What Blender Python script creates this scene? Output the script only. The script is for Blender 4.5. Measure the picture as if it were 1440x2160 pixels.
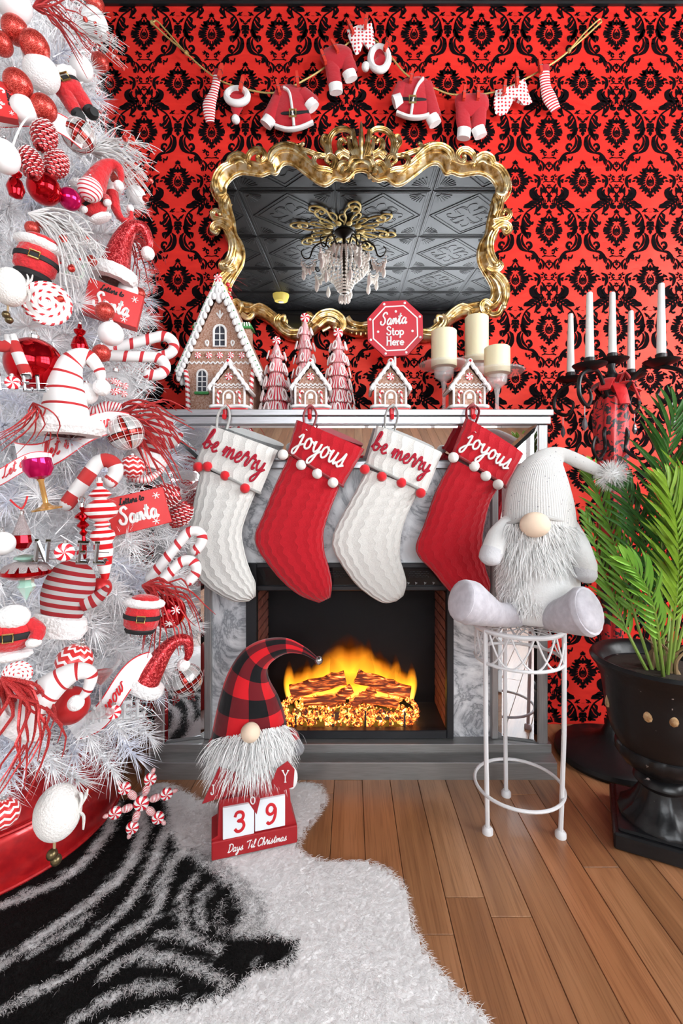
import bpy, math, random
import numpy as np
from mathutils import Vector, Matrix, Euler
for _o in list(bpy.data.objects): bpy.data.objects.remove(_o)
SC = bpy.context.scene
COL = SC.collection
V = Vector
PI = math.pi
random.seed(11)
# ---------------------------------------------------------------- camera
CAM_H, FPX, CX, CY = 0.81, 960.0, 740.0, 1050.0
cam_d = bpy.data.cameras.new('camera'); cam = bpy.data.objects.new('camera', cam_d); COL.objects.link(cam)
cam.location = (0, 0, CAM_H); cam.rotation_euler = (PI/2, 0, 0)
cam_d.sensor_fit = 'VERTICAL'; cam_d.sensor_height = 36; cam_d.sensor_width = 24
cam_d.lens = FPX/2160*36; cam_d.shift_x = (720-CX)/2160; cam_d.shift_y = (CY-1080)/2160
cam_d.clip_start = 0.02
SC.camera = cam
# ---------------------------------------------------------------- world, window light, exposure
W = bpy.data.worlds.new('sky'); SC.world = W; W.use_nodes = True
_bg = W.node_tree.nodes['Background']; _bg.inputs[0].default_value = (0.75, 0.87, 1, 1); _bg.inputs[1].default_value = 1.0
def area(name, loc, rot, sx, sy, power, col):
    l = bpy.data.lights.new(name, 'AREA'); l.shape = 'RECTANGLE'; l.size = sx; l.size_y = sy; l.energy = power; l.color = col
    o = bpy.data.objects.new(name, l); COL.objects.link(o); o.location = loc; o.rotation_euler = rot
    return o
area('rear_window_daylight', (0.55, -2.42, 1.60), (PI/2, 0, 0), 2.3, 1.4, 98, (0.93, 0.965, 1.0))
area('right_window_daylight', (2.22, 0.10, 1.70), (PI/2, 0, PI/2), 1.8, 1.4, 115, (0.97, 0.985, 1.0))
SC.view_settings.view_transform = 'Standard'; SC.view_settings.look = 'None'
SC.view_settings.exposure = 0.08; SC.view_settings.gamma = 1.0; SC.view_settings.use_curve_mapping = False
try: SC.cycles.max_bounces = 8; SC.cycles.transparent_max_bounces = 12
except Exception: pass

# ---------------------------------------------------------------- helpers
def P(px, py, Y):
    return V(((px-CX)*Y/FPX, Y, CAM_H-(py-CY)*Y/FPX))
def FL(px, py):                      # the point of the floor seen at a pixel
    Y = CAM_H*FPX/(py-CY)
    return V(((px-CX)*Y/FPX, Y, 0))
def lerp(a, b, t): return a+(b-a)*t
def smooth_path(pts, n=6, closed=False):
    """Catmull-Rom through the points"""
    pts = [V(p) if len(p) == 3 else V((p[0], p[1], 0)) for p in pts]
    out = []; N = len(pts)
    if N < 3: return [pts[0].lerp(pts[-1], i/n) for i in range(n+1)]
    rng = range(N if closed else N-1)
    for i in rng:
        if closed: p0, p1, p2, p3 = pts[i-1], pts[i], pts[(i+1) % N], pts[(i+2) % N]
        else: p0, p1, p2, p3 = pts[max(i-1, 0)], pts[i], pts[i+1], pts[min(i+2, N-1)]
        for k in range(n):
            t = k/n
            out.append(0.5*((2*p1)+(p2-p0)*t+(2*p0-5*p1+4*p2-p3)*t*t+(3*p1-p0-3*p2+p3)*t**3))
    if not closed: out.append(pts[-1].copy())
    return out
def interp(vals, n):
    vals = list(vals); m = len(vals)-1
    if m == 0: return [vals[0]]*n
    r = []
    for i in range(n):
        t = i/(n-1)*m if n > 1 else 0; k = min(int(t), m-1); r.append(lerp(vals[k], vals[k+1], t-k))
    return r

class MB:
    """collects shapes, builds one mesh"""
    def __init__(s): s.v = []; s.f = []; s.uv = []; s.m = []; s.cur = 0; s.has_uv = False
    def vert(s, p): s.v.append((p[0], p[1], p[2])); return len(s.v)-1
    def face(s, idx, uv=None):
        s.f.append(tuple(idx)); s.uv.append(uv); s.m.append(s.cur)
        if uv: s.has_uv = True
    def add(s, verts, faces, M=None):
        b = len(s.v)
        for p in verts:
            p = M @ V(p) if M else p
            s.v.append((p[0], p[1], p[2]))
        for f in faces: s.face([b+i for i in f])
        return s
    def box(s, x0, x1, y0, y1, z0, z1, M=None, bev=0.0):
        if bev <= 0:
            vs = [(x, y, z) for z in (z0, z1) for y in (y0, y1) for x in (x0, x1)]
            return s.add(vs, [(0,2,3,1),(4,5,7,6),(0,1,5,4),(2,6,7,3),(0,4,6,2),(1,3,7,5)], M)
        b = min(bev, (x1-x0)/2.01, (y1-y0)/2.01, (z1-z0)/2.01)
        vs = []; ix = {}
        for sx in (0, 1):
            for sy in (0, 1):
                for sz in (0, 1):
                    c = [(x0, x1)[sx], (y0, y1)[sy], (z0, z1)[sz]]; d = [b if q == 0 else -b for q in (sx, sy, sz)]
                    for ax in range(3):
                        p = [c[k]+(d[k] if k != ax else 0) for k in range(3)]
                        ix[(sx, sy, sz, ax)] = len(vs); vs.append(p)
        fs = []
        I = lambda a, b_, c, ax: ix[(a, b_, c, ax)]
        fs += [(I(0,0,0,0),I(0,0,1,0),I(0,1,1,0),I(0,1,0,0)), (I(1,0,0,0),I(1,1,0,0),I(1,1,1,0),I(1,0,1,0))]
        fs += [(I(0,0,0,1),I(1,0,0,1),I(1,0,1,1),I(0,0,1,1)), (I(0,1,0,1),I(0,1,1,1),I(1,1,1,1),I(1,1,0,1))]
        fs += [(I(0,0,0,2),I(0,1,0,2),I(1,1,0,2),I(1,0,0,2)), (I(0,0,1,2),I(1,0,1,2),I(1,1,1,2),I(0,1,1,2))]
        for a in (0, 1):
            for c in (0, 1):
                fs.append((I(0,a,c,1),I(1,a,c,1),I(1,a,c,2),I(0,a,c,2)))
                fs.append((I(a,0,c,0),I(a,1,c,0),I(a,1,c,2),I(a,0,c,2)))
                fs.append((I(a,c,0,0),I(a,c,1,0),I(a,c,1,1),I(a,c,0,1)))
        for a in (0, 1):
            for b_ in (0, 1):
                for c in (0, 1): fs.append((I(a,b_,c,0), I(a,b_,c,1), I(a,b_,c,2)))
        return s.add(vs, fs, M)
    def tube(s, path, rad, n=8, closed=False, caps=True, flat=1.0, up=None, uvscale=1.0, M=None):
        """swept round tube; rad a number or list; flat squashes the second axis"""
        path = [V(p) for p in path]; L = len(path)
        if L < 2: return s
        rad = [rad]*L if not hasattr(rad, '__len__') else (list(rad) if len(rad) == L else interp(rad, L))
        T = []
        for i in range(L):
            a = path[i-1] if (i > 0 or closed) else path[i]; b = path[(i+1) % L] if (i < L-1 or closed) else path[i]
            t = b-a; T.append(t.normalized() if t.length > 1e-9 else V((0, 0, 1)))
        ref = V(up) if up is not None else (V((0, 0, 1)) if abs(T[0].z) < 0.9 else V((1, 0, 0)))
        N = ref-T[0]*ref.dot(T[0]); N.normalize()
        b0 = len(s.v); acc = 0.0; us = []
        for i in range(L):
            if i:
                acc += (path[i]-path[i-1]).length
                if up is not None: N = ref
                N = N-T[i]*N.dot(T[i])
                if N.length < 1e-6: N = T[i].orthogonal()
                N.normalize()
            us.append(acc*uvscale); B = T[i].cross(N)
            for k in range(n):
                a = 2*PI*k/n; p = path[i]+N*(math.cos(a)*rad[i]*flat)+B*(math.sin(a)*rad[i])
                if M: p = M @ p
                s.v.append((p.x, p.y, p.z))
        rng = L if closed else L-1
        tot = acc*uvscale
        for i in range(rng):
            j = (i+1) % L; u0 = us[i]; u1 = us[j] if j else tot
            for k in range(n):
                q = (k+1) % n
                s.face((b0+i*n+k, b0+i*n+q, b0+j*n+q, b0+j*n+k), ((u0, k/n), (u0, (k+1)/n), (u1, (k+1)/n), (u1, k/n)))
        if caps and not closed:
            s.face([b0+k for k in range(n)][::-1], [(0, .5)]*n); s.face([b0+(L-1)*n+k for k in range(n)], [(tot, .5)]*n)
        return s
    def lathe(s, prof, n=24, M=None, a0=0.0, a1=2*PI, fn=None):
        """profile (r, z) about z; fn(angle, r, z)->r"""
        b0 = len(s.v); full = abs(a1-a0-2*PI) < 1e-6; cols = n if full else n+1
        for (r, z) in prof:
            for k in range(cols):
                a = a0+(a1-a0)*k/n; rr = fn(a, r, z) if fn else r
                p = V((rr*math.cos(a), rr*math.sin(a), z))
                if M: p = M @ p
                s.v.append((p.x, p.y, p.z))
        m = len(prof)
        for i in range(m-1):
            for k in range(n):
                q = (k+1) % cols
                s.face((b0+i*cols+k, b0+i*cols+q, b0+(i+1)*cols+q, b0+(i+1)*cols+k),
                       ((k/n, i/(m-1)), ((k+1)/n, i/(m-1)), ((k+1)/n, (i+1)/(m-1)), (k/n, (i+1)/(m-1))))
        return s
    def ball(s, c=(0,0,0), r=1.0, sx=1, sy=1, sz=1, n=20, m=12, M=None, fn=None):
        prof = [(max(1e-4, math.sin(PI*i/m)), -math.cos(PI*i/m)) for i in range(m+1)]
        T = Matrix.Translation(V(c)) @ Matrix.Diagonal((r*sx, r*sy, r*sz, 1))
        if M: T = M @ T
        return s.lathe(prof, n, T, fn=fn)
    def prism(s, poly, d0, d1, M=None, bev=0.0):
        """polygon in the xz plane, extruded along y from d0 to d1"""
        n = len(poly); b = len(s.v)
        for d in (d0, d1):
            for (x, z) in poly:
                p = V((x, d, z))
                if M: p = M @ p
                s.v.append((p.x, p.y, p.z))
        s.face([b+i for i in range(n)]); s.face([b+n+i for i in range(n)][::-1])
        for i in range(n):
            j = (i+1) % n; s.face((b+i, b+n+i, b+n+j, b+j))
        return s
    def stroke2(s, pts, wid, M=None, thick=0.0, n=4):
        """flat ribbon along xz points (leaf or scroll), widths along it; optional relief"""
        path = smooth_path([(p[0], 0, p[1]) for p in pts], n); L = len(path); w = interp(wid, L)
        b = len(s.v); k = 3 if thick else 2
        for i in range(L):
            t = path[min(i+1, L-1)]-path[max(i-1, 0)]
            d = V((-t.z, 0, t.x)); d = d.normalized() if d.length > 1e-9 else V((1, 0, 0))
            ps = [path[i]+d*w[i], path[i]-d*w[i]]
            if thick: ps = [ps[0], path[i]+V((0, -thick, 0)), ps[1]]
            for p in ps:
                if M: p = M @ p
                s.v.append((p.x, p.y, p.z))
        for i in range(L-1):
            for c in range(k-1):
                s.face((b+i*k+c, b+i*k+c+1, b+(i+1)*k+c+1, b+(i+1)*k+c))
        return s
    def mesh(s, name, smooth=True, angle=None):
        me = bpy.data.meshes.new(name); me.from_pydata(s.v, [], s.f)
        if s.has_uv:
            uvl = me.uv_layers.new(name='UVMap'); data = []
            for f, u in zip(s.f, s.uv): data.extend(u if u else [(0, 0)]*len(f))
            uvl.data.foreach_set('uv', np.array(data, dtype=np.float32).ravel())
        if max(s.m, default=0) > 0: me.polygons.foreach_set('material_index', s.m)
        if smooth:
            me.polygons.foreach_set('use_smooth', [True]*len(me.polygons))
            if angle: me.set_sharp_from_angle(angle=math.radians(angle))
        me.validate(); me.update()
        return me

def tag(o, label=None, cat=None, group=None, kind=None):
    if label: o['label'] = label
    if cat: o['category'] = cat
    if group: o['group'] = group
    if kind: o['kind'] = kind
    return o
def basis(o):
    m = o.matrix_basis.copy()
    return (basis(o.parent) @ o.matrix_parent_inverse @ m) if o.parent else m
def put(name, me, mat=None, parent=None, world=False):
    o = bpy.data.objects.new(name, me); COL.objects.link(o)
    if mat is not None:
        ms = mat if isinstance(mat, (list, tuple)) else [mat]
        if len(me.materials) == 0:
            for q in ms: me.materials.append(q)
    if parent:
        o.parent = parent
        if world: o.matrix_parent_inverse = basis(parent).inverted()
    return o
def ob(name, mb, mat, parent=None, smooth=True, angle=40, world=False, **kw):
    o = put(name, mb.mesh(name, smooth, angle if smooth else None), mat, parent, world)
    return tag(o, **kw) if kw else o
def empty(name, loc=(0,0,0), rot=(0,0,0), scale=1.0, **kw):
    o = bpy.data.objects.new(name, None); COL.objects.link(o); o.empty_display_size = 0.05
    o.location = loc; o.rotation_euler = rot
    o.scale = (scale,)*3 if not hasattr(scale, '__len__') else scale
    return tag(o, **kw)
def struct(name, mb, mat, parent=None, **k):
    o = ob(name, mb, mat, parent, **k)
    if not parent: o['kind'] = 'structure'
    return o
def copy_tree(o, parent=None):
    c = o.copy(); COL.objects.link(c); c.parent = parent
    for ch in list(o.children): copy_tree(ch, c)
    return c

# ---------------------------------------------------------------- materials
_mats = {}
def nt(name):
    m = bpy.data.materials.new(name); m.use_nodes = True; t = m.node_tree
    return m, t, t.nodes['Principled BSDF']
def N(t, kind, **kw):
    n = t.nodes.new(kind)
    for k, v in kw.items():
        if k.startswith('i_'):
            key = k[2:]; key = int(key) if key.isdigit() else key.replace('_', ' ')
            n.inputs[key].default_value = v
        else: setattr(n, k, v)
    return n
def L(t, a, b): t.links.new(a, b)
def c4(c): return (c[0], c[1], c[2], 1)
def ramp(t, fac, stops, interp_='LINEAR'):
    r = t.nodes.new('ShaderNodeValToRGB'); r.color_ramp.interpolation = interp_
    e = r.color_ramp.elements
    while len(e) < len(stops): e.new(0.5)
    for i, (p, c) in enumerate(stops): e[i].position = p; e[i].color = c4(c)
    L(t, fac, r.inputs[0]); return r.outputs[0]
def coords(t, kind='Object', scale=None):
    tc = t.nodes.new('ShaderNodeTexCoord'); o = tc.outputs[kind]
    if scale:
        mp = t.nodes.new('ShaderNodeMapping'); mp.inputs['Scale'].default_value = scale; L(t, o, mp.inputs[0]); o = mp.outputs[0]
    return o
def bump(t, b, h, strength=0.3, dist=0.002):
    n = t.nodes.new('ShaderNodeBump'); n.inputs['Strength'].default_value = strength; n.inputs['Distance'].default_value = dist
    L(t, h, n.inputs['Height']); L(t, n.outputs[0], b.inputs['Normal']); return n
def mat(name, col=(.8,.8,.8), rough=.5, metal=0., col2=None, nscale=20., bscale=None, bstr=.3, bdist=.002, sheen=0., coat=0., trans=0., ior=1.45, emit=None, estr=0., sss=0., stretch=None, alpha=1., spec=None):
    if name in _mats: return _mats[name]
    m, t, b = nt(name); I = b.inputs
    I['Base Color'].default_value = c4(col); I['Roughness'].default_value = rough; I['Metallic'].default_value = metal
    I['Sheen Weight'].default_value = sheen; I['Coat Weight'].default_value = coat; I['Transmission Weight'].default_value = trans; I['IOR'].default_value = ior
    I['Alpha'].default_value = alpha
    if spec is not None: I['Specular IOR Level'].default_value = spec
    if sss: I['Subsurface Weight'].default_value = sss; I['Subsurface Radius'].default_value = (.02, .012, .008)
    if emit: I['Emission Color'].default_value = c4(emit); I['Emission Strength'].default_value = estr
    if col2:
        n = N(t, 'ShaderNodeTexNoise', i_Scale=nscale, i_Detail=4.0); L(t, coords(t, 'Object', stretch), n.inputs['Vector'])
        L(t, ramp(t, n.outputs['Fac'], [(.35, col), (.65, col2)]), I['Base Color'])
    if bscale:
        n = N(t, 'ShaderNodeTexNoise', i_Scale=bscale, i_Detail=3.0); L(t, coords(t, 'Object', stretch), n.inputs['Vector'])
        bump(t, b, n.outputs['Fac'], bstr, bdist)
    _mats[name] = m; return m
def glitter(name, col, col2, scale=420., metal=.55, rough=.35):
    if name in _mats: return _mats[name]
    m, t, b = nt(name); I = b.inputs
    vo = N(t, 'ShaderNodeTexVoronoi', i_Scale=scale); L(t, coords(t), vo.inputs['Vector'])
    sp = N(t, 'ShaderNodeSeparateColor'); L(t, vo.outputs['Color'], sp.inputs[0])
    L(t, ramp(t, sp.outputs[0], [(.0, col), (.6, col2), (.93, [min(1, c*1.7+.12) for c in col2])]), I['Base Color'])
    I['Metallic'].default_value = metal; I['Roughness'].default_value = rough
    nm = N(t, 'ShaderNodeBump', i_Strength=.9, i_Distance=.004); L(t, sp.outputs[1], nm.inputs['Height']); L(t, nm.outputs[0], I['Normal'])
    _mats[name] = m; return m
def striped(name, ca, cb, nu, nv, duty=.5, rough=.45, wave=0., wfreq=6., metal=0., bumpy=0., third=None, off=0., glit=False):
    """stripes painted along the UVs: fract(u*nu + v*nv + wave*tri(v*wfreq))"""
    if name in _mats: return _mats[name]
    m, t, b = nt(name); I = b.inputs
    tc = t.nodes.new('ShaderNodeTexCoord'); sx = t.nodes.new('ShaderNodeSeparateXYZ'); L(t, tc.outputs['UV'], sx.inputs[0])
    def mth(op, a, bb=None):
        n = t.nodes.new('ShaderNodeMath'); n.operation = op
        for i, q in enumerate((a, bb)):
            if q is None: continue
            if isinstance(q, (int, float)): n.inputs[i].default_value = q
            else: L(t, q, n.inputs[i])
        return n.outputs[0]
    val = mth('ADD', mth('MULTIPLY', sx.outputs[0], float(nu)), mth('MULTIPLY', sx.outputs[1], float(nv)))
    if wave:
        tri = mth('PINGPONG', mth('MULTIPLY', sx.outputs[0], float(wfreq)), .5); val = mth('ADD', val, mth('MULTIPLY', tri, float(wave)))
    if off: val = mth('ADD', val, off)
    fr = mth('FRACT', val)
    st = [(0, ca), (duty, cb)]
    if third: st = [(0, ca), (duty, cb), (third[0], third[1]), (third[2], cb)]
    col = ramp(t, fr, st, 'CONSTANT'); L(t, col, I['Base Color'])
    I['Roughness'].default_value = rough; I['Metallic'].default_value = metal
    if bumpy:
        tb = mth('LESS_THAN', fr, duty); nz = N(t, 'ShaderNodeTexNoise', i_Scale=500.); L(t, coords(t), nz.inputs['Vector'])
        bump(t, b, mth('ADD', tb, mth('MULTIPLY', nz.outputs['Fac'], .8)), bumpy, .002)
    _mats[name] = m; return m

# ---------------------------------------------------------------- one-stroke lettering (x height 1, baseline 0)
GL = {
 'b': (.95, [[(0,.2),(.3,.9),(.5,1.7),(.42,2.0),(.27,1.8),(.2,.9),(.2,.3),(.38,0),(.65,.15),(.72,.55),(.5,.8),(.35,.6),(.6,.65),(.95,.55)]]),
 'e': (.75, [[(0,.25),(.3,.4),(.52,.75),(.4,1.0),(.2,.75),(.18,.3),(.4,0),(.75,.25)]]),
 'm': (1.2, [[(0,.3),(.14,.95),(.2,.6),(.2,0)],[(.2,.1),(.3,.7),(.48,.95),(.58,.6),(.58,0)],[(.58,.1),(.7,.7),(.88,.95),(.97,.55),(1.0,.1),(1.2,.2)]]),
 'n': (.85, [[(0,.3),(.14,.95),(.2,.6),(.2,0)],[(.2,.1),(.3,.7),(.48,.95),(.58,.55),(.62,.1),(.85,.2)]]),
 'r': (.75, [[(0,.3),(.15,1.0),(.28,1.25),(.38,1.05),(.24,.92),(.55,.85),(.5,.3),(.6,.02),(.75,.25)]]),
 'y': (.95, [[(0,.6),(.12,.95),(.15,.4),(.35,.1),(.6,.4),(.68,.95),(.66,.2),(.5,-.7),(.25,-.95),(.15,-.65),(.5,-.1),(.95,.4)]]),
 'j': (.75, [[(.05,.6),(.35,1),(.35,.1),(.25,-.7),(.02,-.9),(-.08,-.6),(.3,-.05),(.75,.3)],[(.38,1.45),(.4,1.5)]]),
 'o': (.85, [[(.35,.98),(.1,.7),(.1,.2),(.33,0),(.58,.25),(.58,.7),(.35,.98),(.5,.8),(.85,.75)]]),
 'u': (.9, [[(0,.5),(.12,.95),(.12,.3),(.3,0),(.52,.25),(.6,.95)],[(.6,.95),(.6,.3),(.72,0),(.9,.25)]]),
 's': (.75, [[(0,.1),(.28,.6),(.4,1.1),(.46,.6),(.5,.2),(.3,-.03),(.1,.12)],[(.3,-.03),(.75,.25)]]),
 'S': (1.05, [[(.95,1.65),(.75,2.0),(.4,1.92),(.28,1.5),(.6,1.02),(.72,.5),(.48,.04),(.12,.12),(.0,.5),(.15,.62)]]),
 'a': (.9, [[(.6,.85),(.35,1),(.1,.6),(.15,.1),(.4,.05),(.6,.5),(.63,.95)],[(.63,.95),(.6,.3),(.72,.0),(.9,.25)]]),
 't': (.65, [[(0,.3),(.25,1.1),(.32,1.75)],[(.32,1.75),(.27,.3),(.42,0),(.65,.25)],[(.02,1.2),(.62,1.3)]]),
 'i': (.5, [[(0,.3),(.18,.95),(.18,.25),(.3,0),(.5,.25)],[(.2,1.4),(.22,1.45)]]),
 'l': (.55, [[(0,.25),(.3,1.0),(.42,1.75),(.3,2.0),(.18,1.6),(.18,.3),(.32,0),(.55,.25)]]),
 'h': (.95, [[(0,.25),(.3,1.0),(.42,1.75),(.3,2.0),(.18,1.6),(.18,0)],[(.18,.1),(.3,.75),(.5,.95),(.62,.6),(.66,.1),(.95,.25)]]),
 'w': (1.1, [[(0,.6),(.1,.95),(.1,.3),(.25,0),(.45,.3),(.5,.9)],[(.5,.9),(.5,.3),(.65,0),(.85,.3),(.85,.9),(1.1,.8)]]),
 'p': (.9, [[(.05,.7),(.2,1.0),(.2,-.9)],[(.2,.7),(.45,1.0),(.72,.75),(.7,.25),(.45,0),(.2,.25)]]),
 'L': (1.0, [[(.5,1.6),(.75,1.95),(.6,2.05),(.42,1.6),(.35,.6),(.1,.08),(.0,.25),(.3,.22),(.6,0),(1.0,.25)]]),
 'D': (1.25, [[(.3,1.95),(.28,.05)],[(.05,1.8),(.5,2.0),(1.0,1.7),(1.15,1.0),(.9,.3),(.4,0),(.05,.12)]]),
 'T': (1.0, [[(.0,1.75),(.3,1.95),(.9,1.9)],[(.5,1.92),(.48,.3),(.35,0)]]),
 'C': (1.1, [[(.95,1.6),(.75,1.98),(.35,1.8),(.1,1.1),(.2,.3),(.55,0),(.95,.35)]]),
 'J': (1.0, [[(.55,1.9),(.6,.5),(.4,0),(.12,.1),(.1,.45)],[(.3,1.9),(.85,1.9)]]),
 'O': (1.4, [[(.7,2.0),(.25,1.65),(.12,1.0),(.28,.3),(.7,0),(1.1,.3),(1.25,1.0),(1.12,1.65),(.7,2.0)]]),
 'Y': (1.2, [[(.1,1.95),(.55,1.0)],[(1.05,1.95),(.55,1.0)],[(.55,1.0),(.55,0)],[(-.05,1.95),(.28,1.95)],[(.88,1.95),(1.2,1.95)],[(.38,0),(.74,0)]]),
 'H': (1.45, [[(.22,2.0),(.22,0)],[(1.1,2.0),(1.1,0)],[(.22,1.02),(1.1,1.02)],[(.02,2),(.42,2)],[(.9,2),(1.3,2)],[(.02,0),(.42,0)],[(.9,0),(1.3,0)]]),
 'N': (1.5, [[(.22,0),(.22,2.0)],[(.22,2.0),(1.1,0)],[(1.1,0),(1.1,2.0)],[(.0,2),(.3,2)],[(.9,2),(1.32,2)],[(.0,0),(.42,0)]]),
 'E': (1.25, [[(.25,2),(.25,0)],[(.05,2),(1.0,2),(1.0,1.65)],[(.25,1.03),(.8,1.03)],[(.05,0),(1.05,0),(1.05,.4)]]),
 'Q': (1.25, [[(.25,2),(.25,0)],[(.03,2),(.48,2)],[(.03,0),(1.05,0),(1.08,.5)]]),   # a serif capital L
 '3': (1.2, [[(.1,1.55),(.3,1.95),(.75,1.95),(.95,1.6),(.8,1.2),(.42,1.08),(.85,.95),(1.0,.5),(.75,.08),(.35,.0),(.08,.3)]]),
 '9': (1.2, [[(1.0,1.3),(.85,1.8),(.5,2.0),(.18,1.75),(.15,1.25),(.45,.95),(.8,1.1),(1.0,1.5),(.98,.8),(.75,.2),(.35,.0),(.12,.2)]]),
 "'": (.35, [[(.15,1.9),(.1,1.6)]]), ' ': (.55, []),
}
PRINT = {   # slab lettering of the stop sign
 't': (.85, [[(.35,1.6),(.35,.2),(.5,0),(.75,.08)],[(.05,1.0),(.7,1.0)]]),
 'o': (1.05, [[(.5,1.0),(.12,.8),(.1,.25),(.5,0),(.88,.25),(.88,.75),(.5,1.0)]]),
 'p': (1.1, [[(.22,1.0),(.22,-.6)],[(.0,1.0),(.22,1.0)],[(.0,-.6),(.45,-.6)],[(.22,.75),(.55,1.0),(.92,.75),(.92,.25),(.55,0),(.22,.2)]]),
 'e': (1.0, [[(.1,.52),(.85,.52),(.78,.85),(.48,1.0),(.15,.8),(.1,.25),(.45,0),(.85,.15)]]),
 'r': (.85, [[(.22,1.0),(.22,0)],[(.0,1.0),(.22,1.0)],[(.0,0),(.48,0)],[(.22,.7),(.45,.98),(.75,.9)]]),
 'S': (1.2, [[(1.0,1.6),(.75,1.98),(.3,1.95),(.15,1.5),(.5,1.1),(.95,.8),(.95,.25),(.55,0),(.15,.2),(.1,.5)]]),
}
def text_mb(txt, size, rad, slant=0.0, font=None, n=5, k=6, flat=.6, fn=None, lift=0.0):
    """strokes as tubes in the local xz plane (x right, z up), centred on x; fn(x,z)->(x,y,z) bends them"""
    mb = MB(); x = 0.0; items = []
    for ch in txt:
        adv, st = (font or {}).get(ch) or GL.get(ch, (.6, []))
        for s_ in st: items.append([(x+p[0]+slant*p[1], p[1]) for p in s_])
        x += adv
    w = x
    for s_ in items:
        straight = len(s_) <= 3 and font is not None or len(s_) == 2
        pts = [((p[0]-w/2)*size, p[1]*size) for p in s_]
        path = [V((p[0], 0, p[1])) for p in pts] if straight else smooth_path([(p[0], 0, p[1]) for p in pts], k)
        if fn: path = [V(fn(p.x, p.z)) for p in path]
        mb.tube(path, rad, n, flat=flat, up=(0, 1, 0))
    return mb
# ================================================================ the room
WY, ZC, XL, XR, YB = 1.63, 2.61, -1.75, 2.1, -2.3       # damask wall, ceiling, sides, wall behind the camera
def cloth_mat():
    m, t, b = nt('red_satin'); I = b.inputs; co = coords(t)
    n1 = N(t, 'ShaderNodeTexNoise', i_Scale=1.3, i_Detail=3.0, i_Distortion=.4); mp = N(t, 'ShaderNodeMapping'); mp.inputs['Scale'].default_value = (1.6, 1, .55)
    L(t, co, mp.inputs[0]); L(t, mp.outputs[0], n1.inputs['Vector'])
    n2 = N(t, 'ShaderNodeTexNoise', i_Scale=26.0, i_Detail=3.0, i_Distortion=.8); mp2 = N(t, 'ShaderNodeMapping'); mp2.inputs['Scale'].default_value = (.3, 1, 1.0)
    L(t, co, mp2.inputs[0]); L(t, mp2.outputs[0], n2.inputs['Vector'])
    L(t, ramp(t, n2.outputs['Fac'], [(.3, (.64, .018, .016)), (.7, (.76, .030, .022))]), I['Base Color'])
    I['Roughness'].default_value = .42; I['Sheen Weight'].default_value = .25; I['Sheen Tint'].default_value = (1, .35, .2, 1)
    I['Specular IOR Level'].default_value = .6; I['Specular Tint'].default_value = (1, .35, .22, 1)
    ad = N(t, 'ShaderNodeMath', operation='ADD'); mu = N(t, 'ShaderNodeMath', operation='MULTIPLY'); mu.inputs[1].default_value = .07
    L(t, n2.outputs['Fac'], mu.inputs[0]); L(t, n1.outputs['Fac'], ad.inputs[0]); L(t, mu.outputs[0], ad.inputs[1])
    bump(t, b, ad.outputs[0], .55, .035)
    return m
SATIN = cloth_mat()
FLOCK = mat('black_flock', (.005, .003, .004), .95, spec=.08)
BLACK_TRIM = mat('black_gloss_paint', (.012, .012, .013), .28, coat=.3)
PLAIN = mat('pale_wall_paint', (.72, .70, .67), .85)
mb = MB(); nx, nz = 60, 40
for j in range(nz+1):
    for i in range(nx+1):
        x = lerp(XL, XR, i/nx); z = lerp(0, ZC, j/nz)
        mb.vert((x, WY, z))
for j in range(nz):
    for i in range(nx):
        a = j*(nx+1)+i; mb.face((a, a+1, a+nx+2, a+nx+1))
mb.box(XL-.1, XR+.1, WY+.004, WY+.1, 0, ZC)
wall = struct('wall_back', mb, SATIN)
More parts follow.
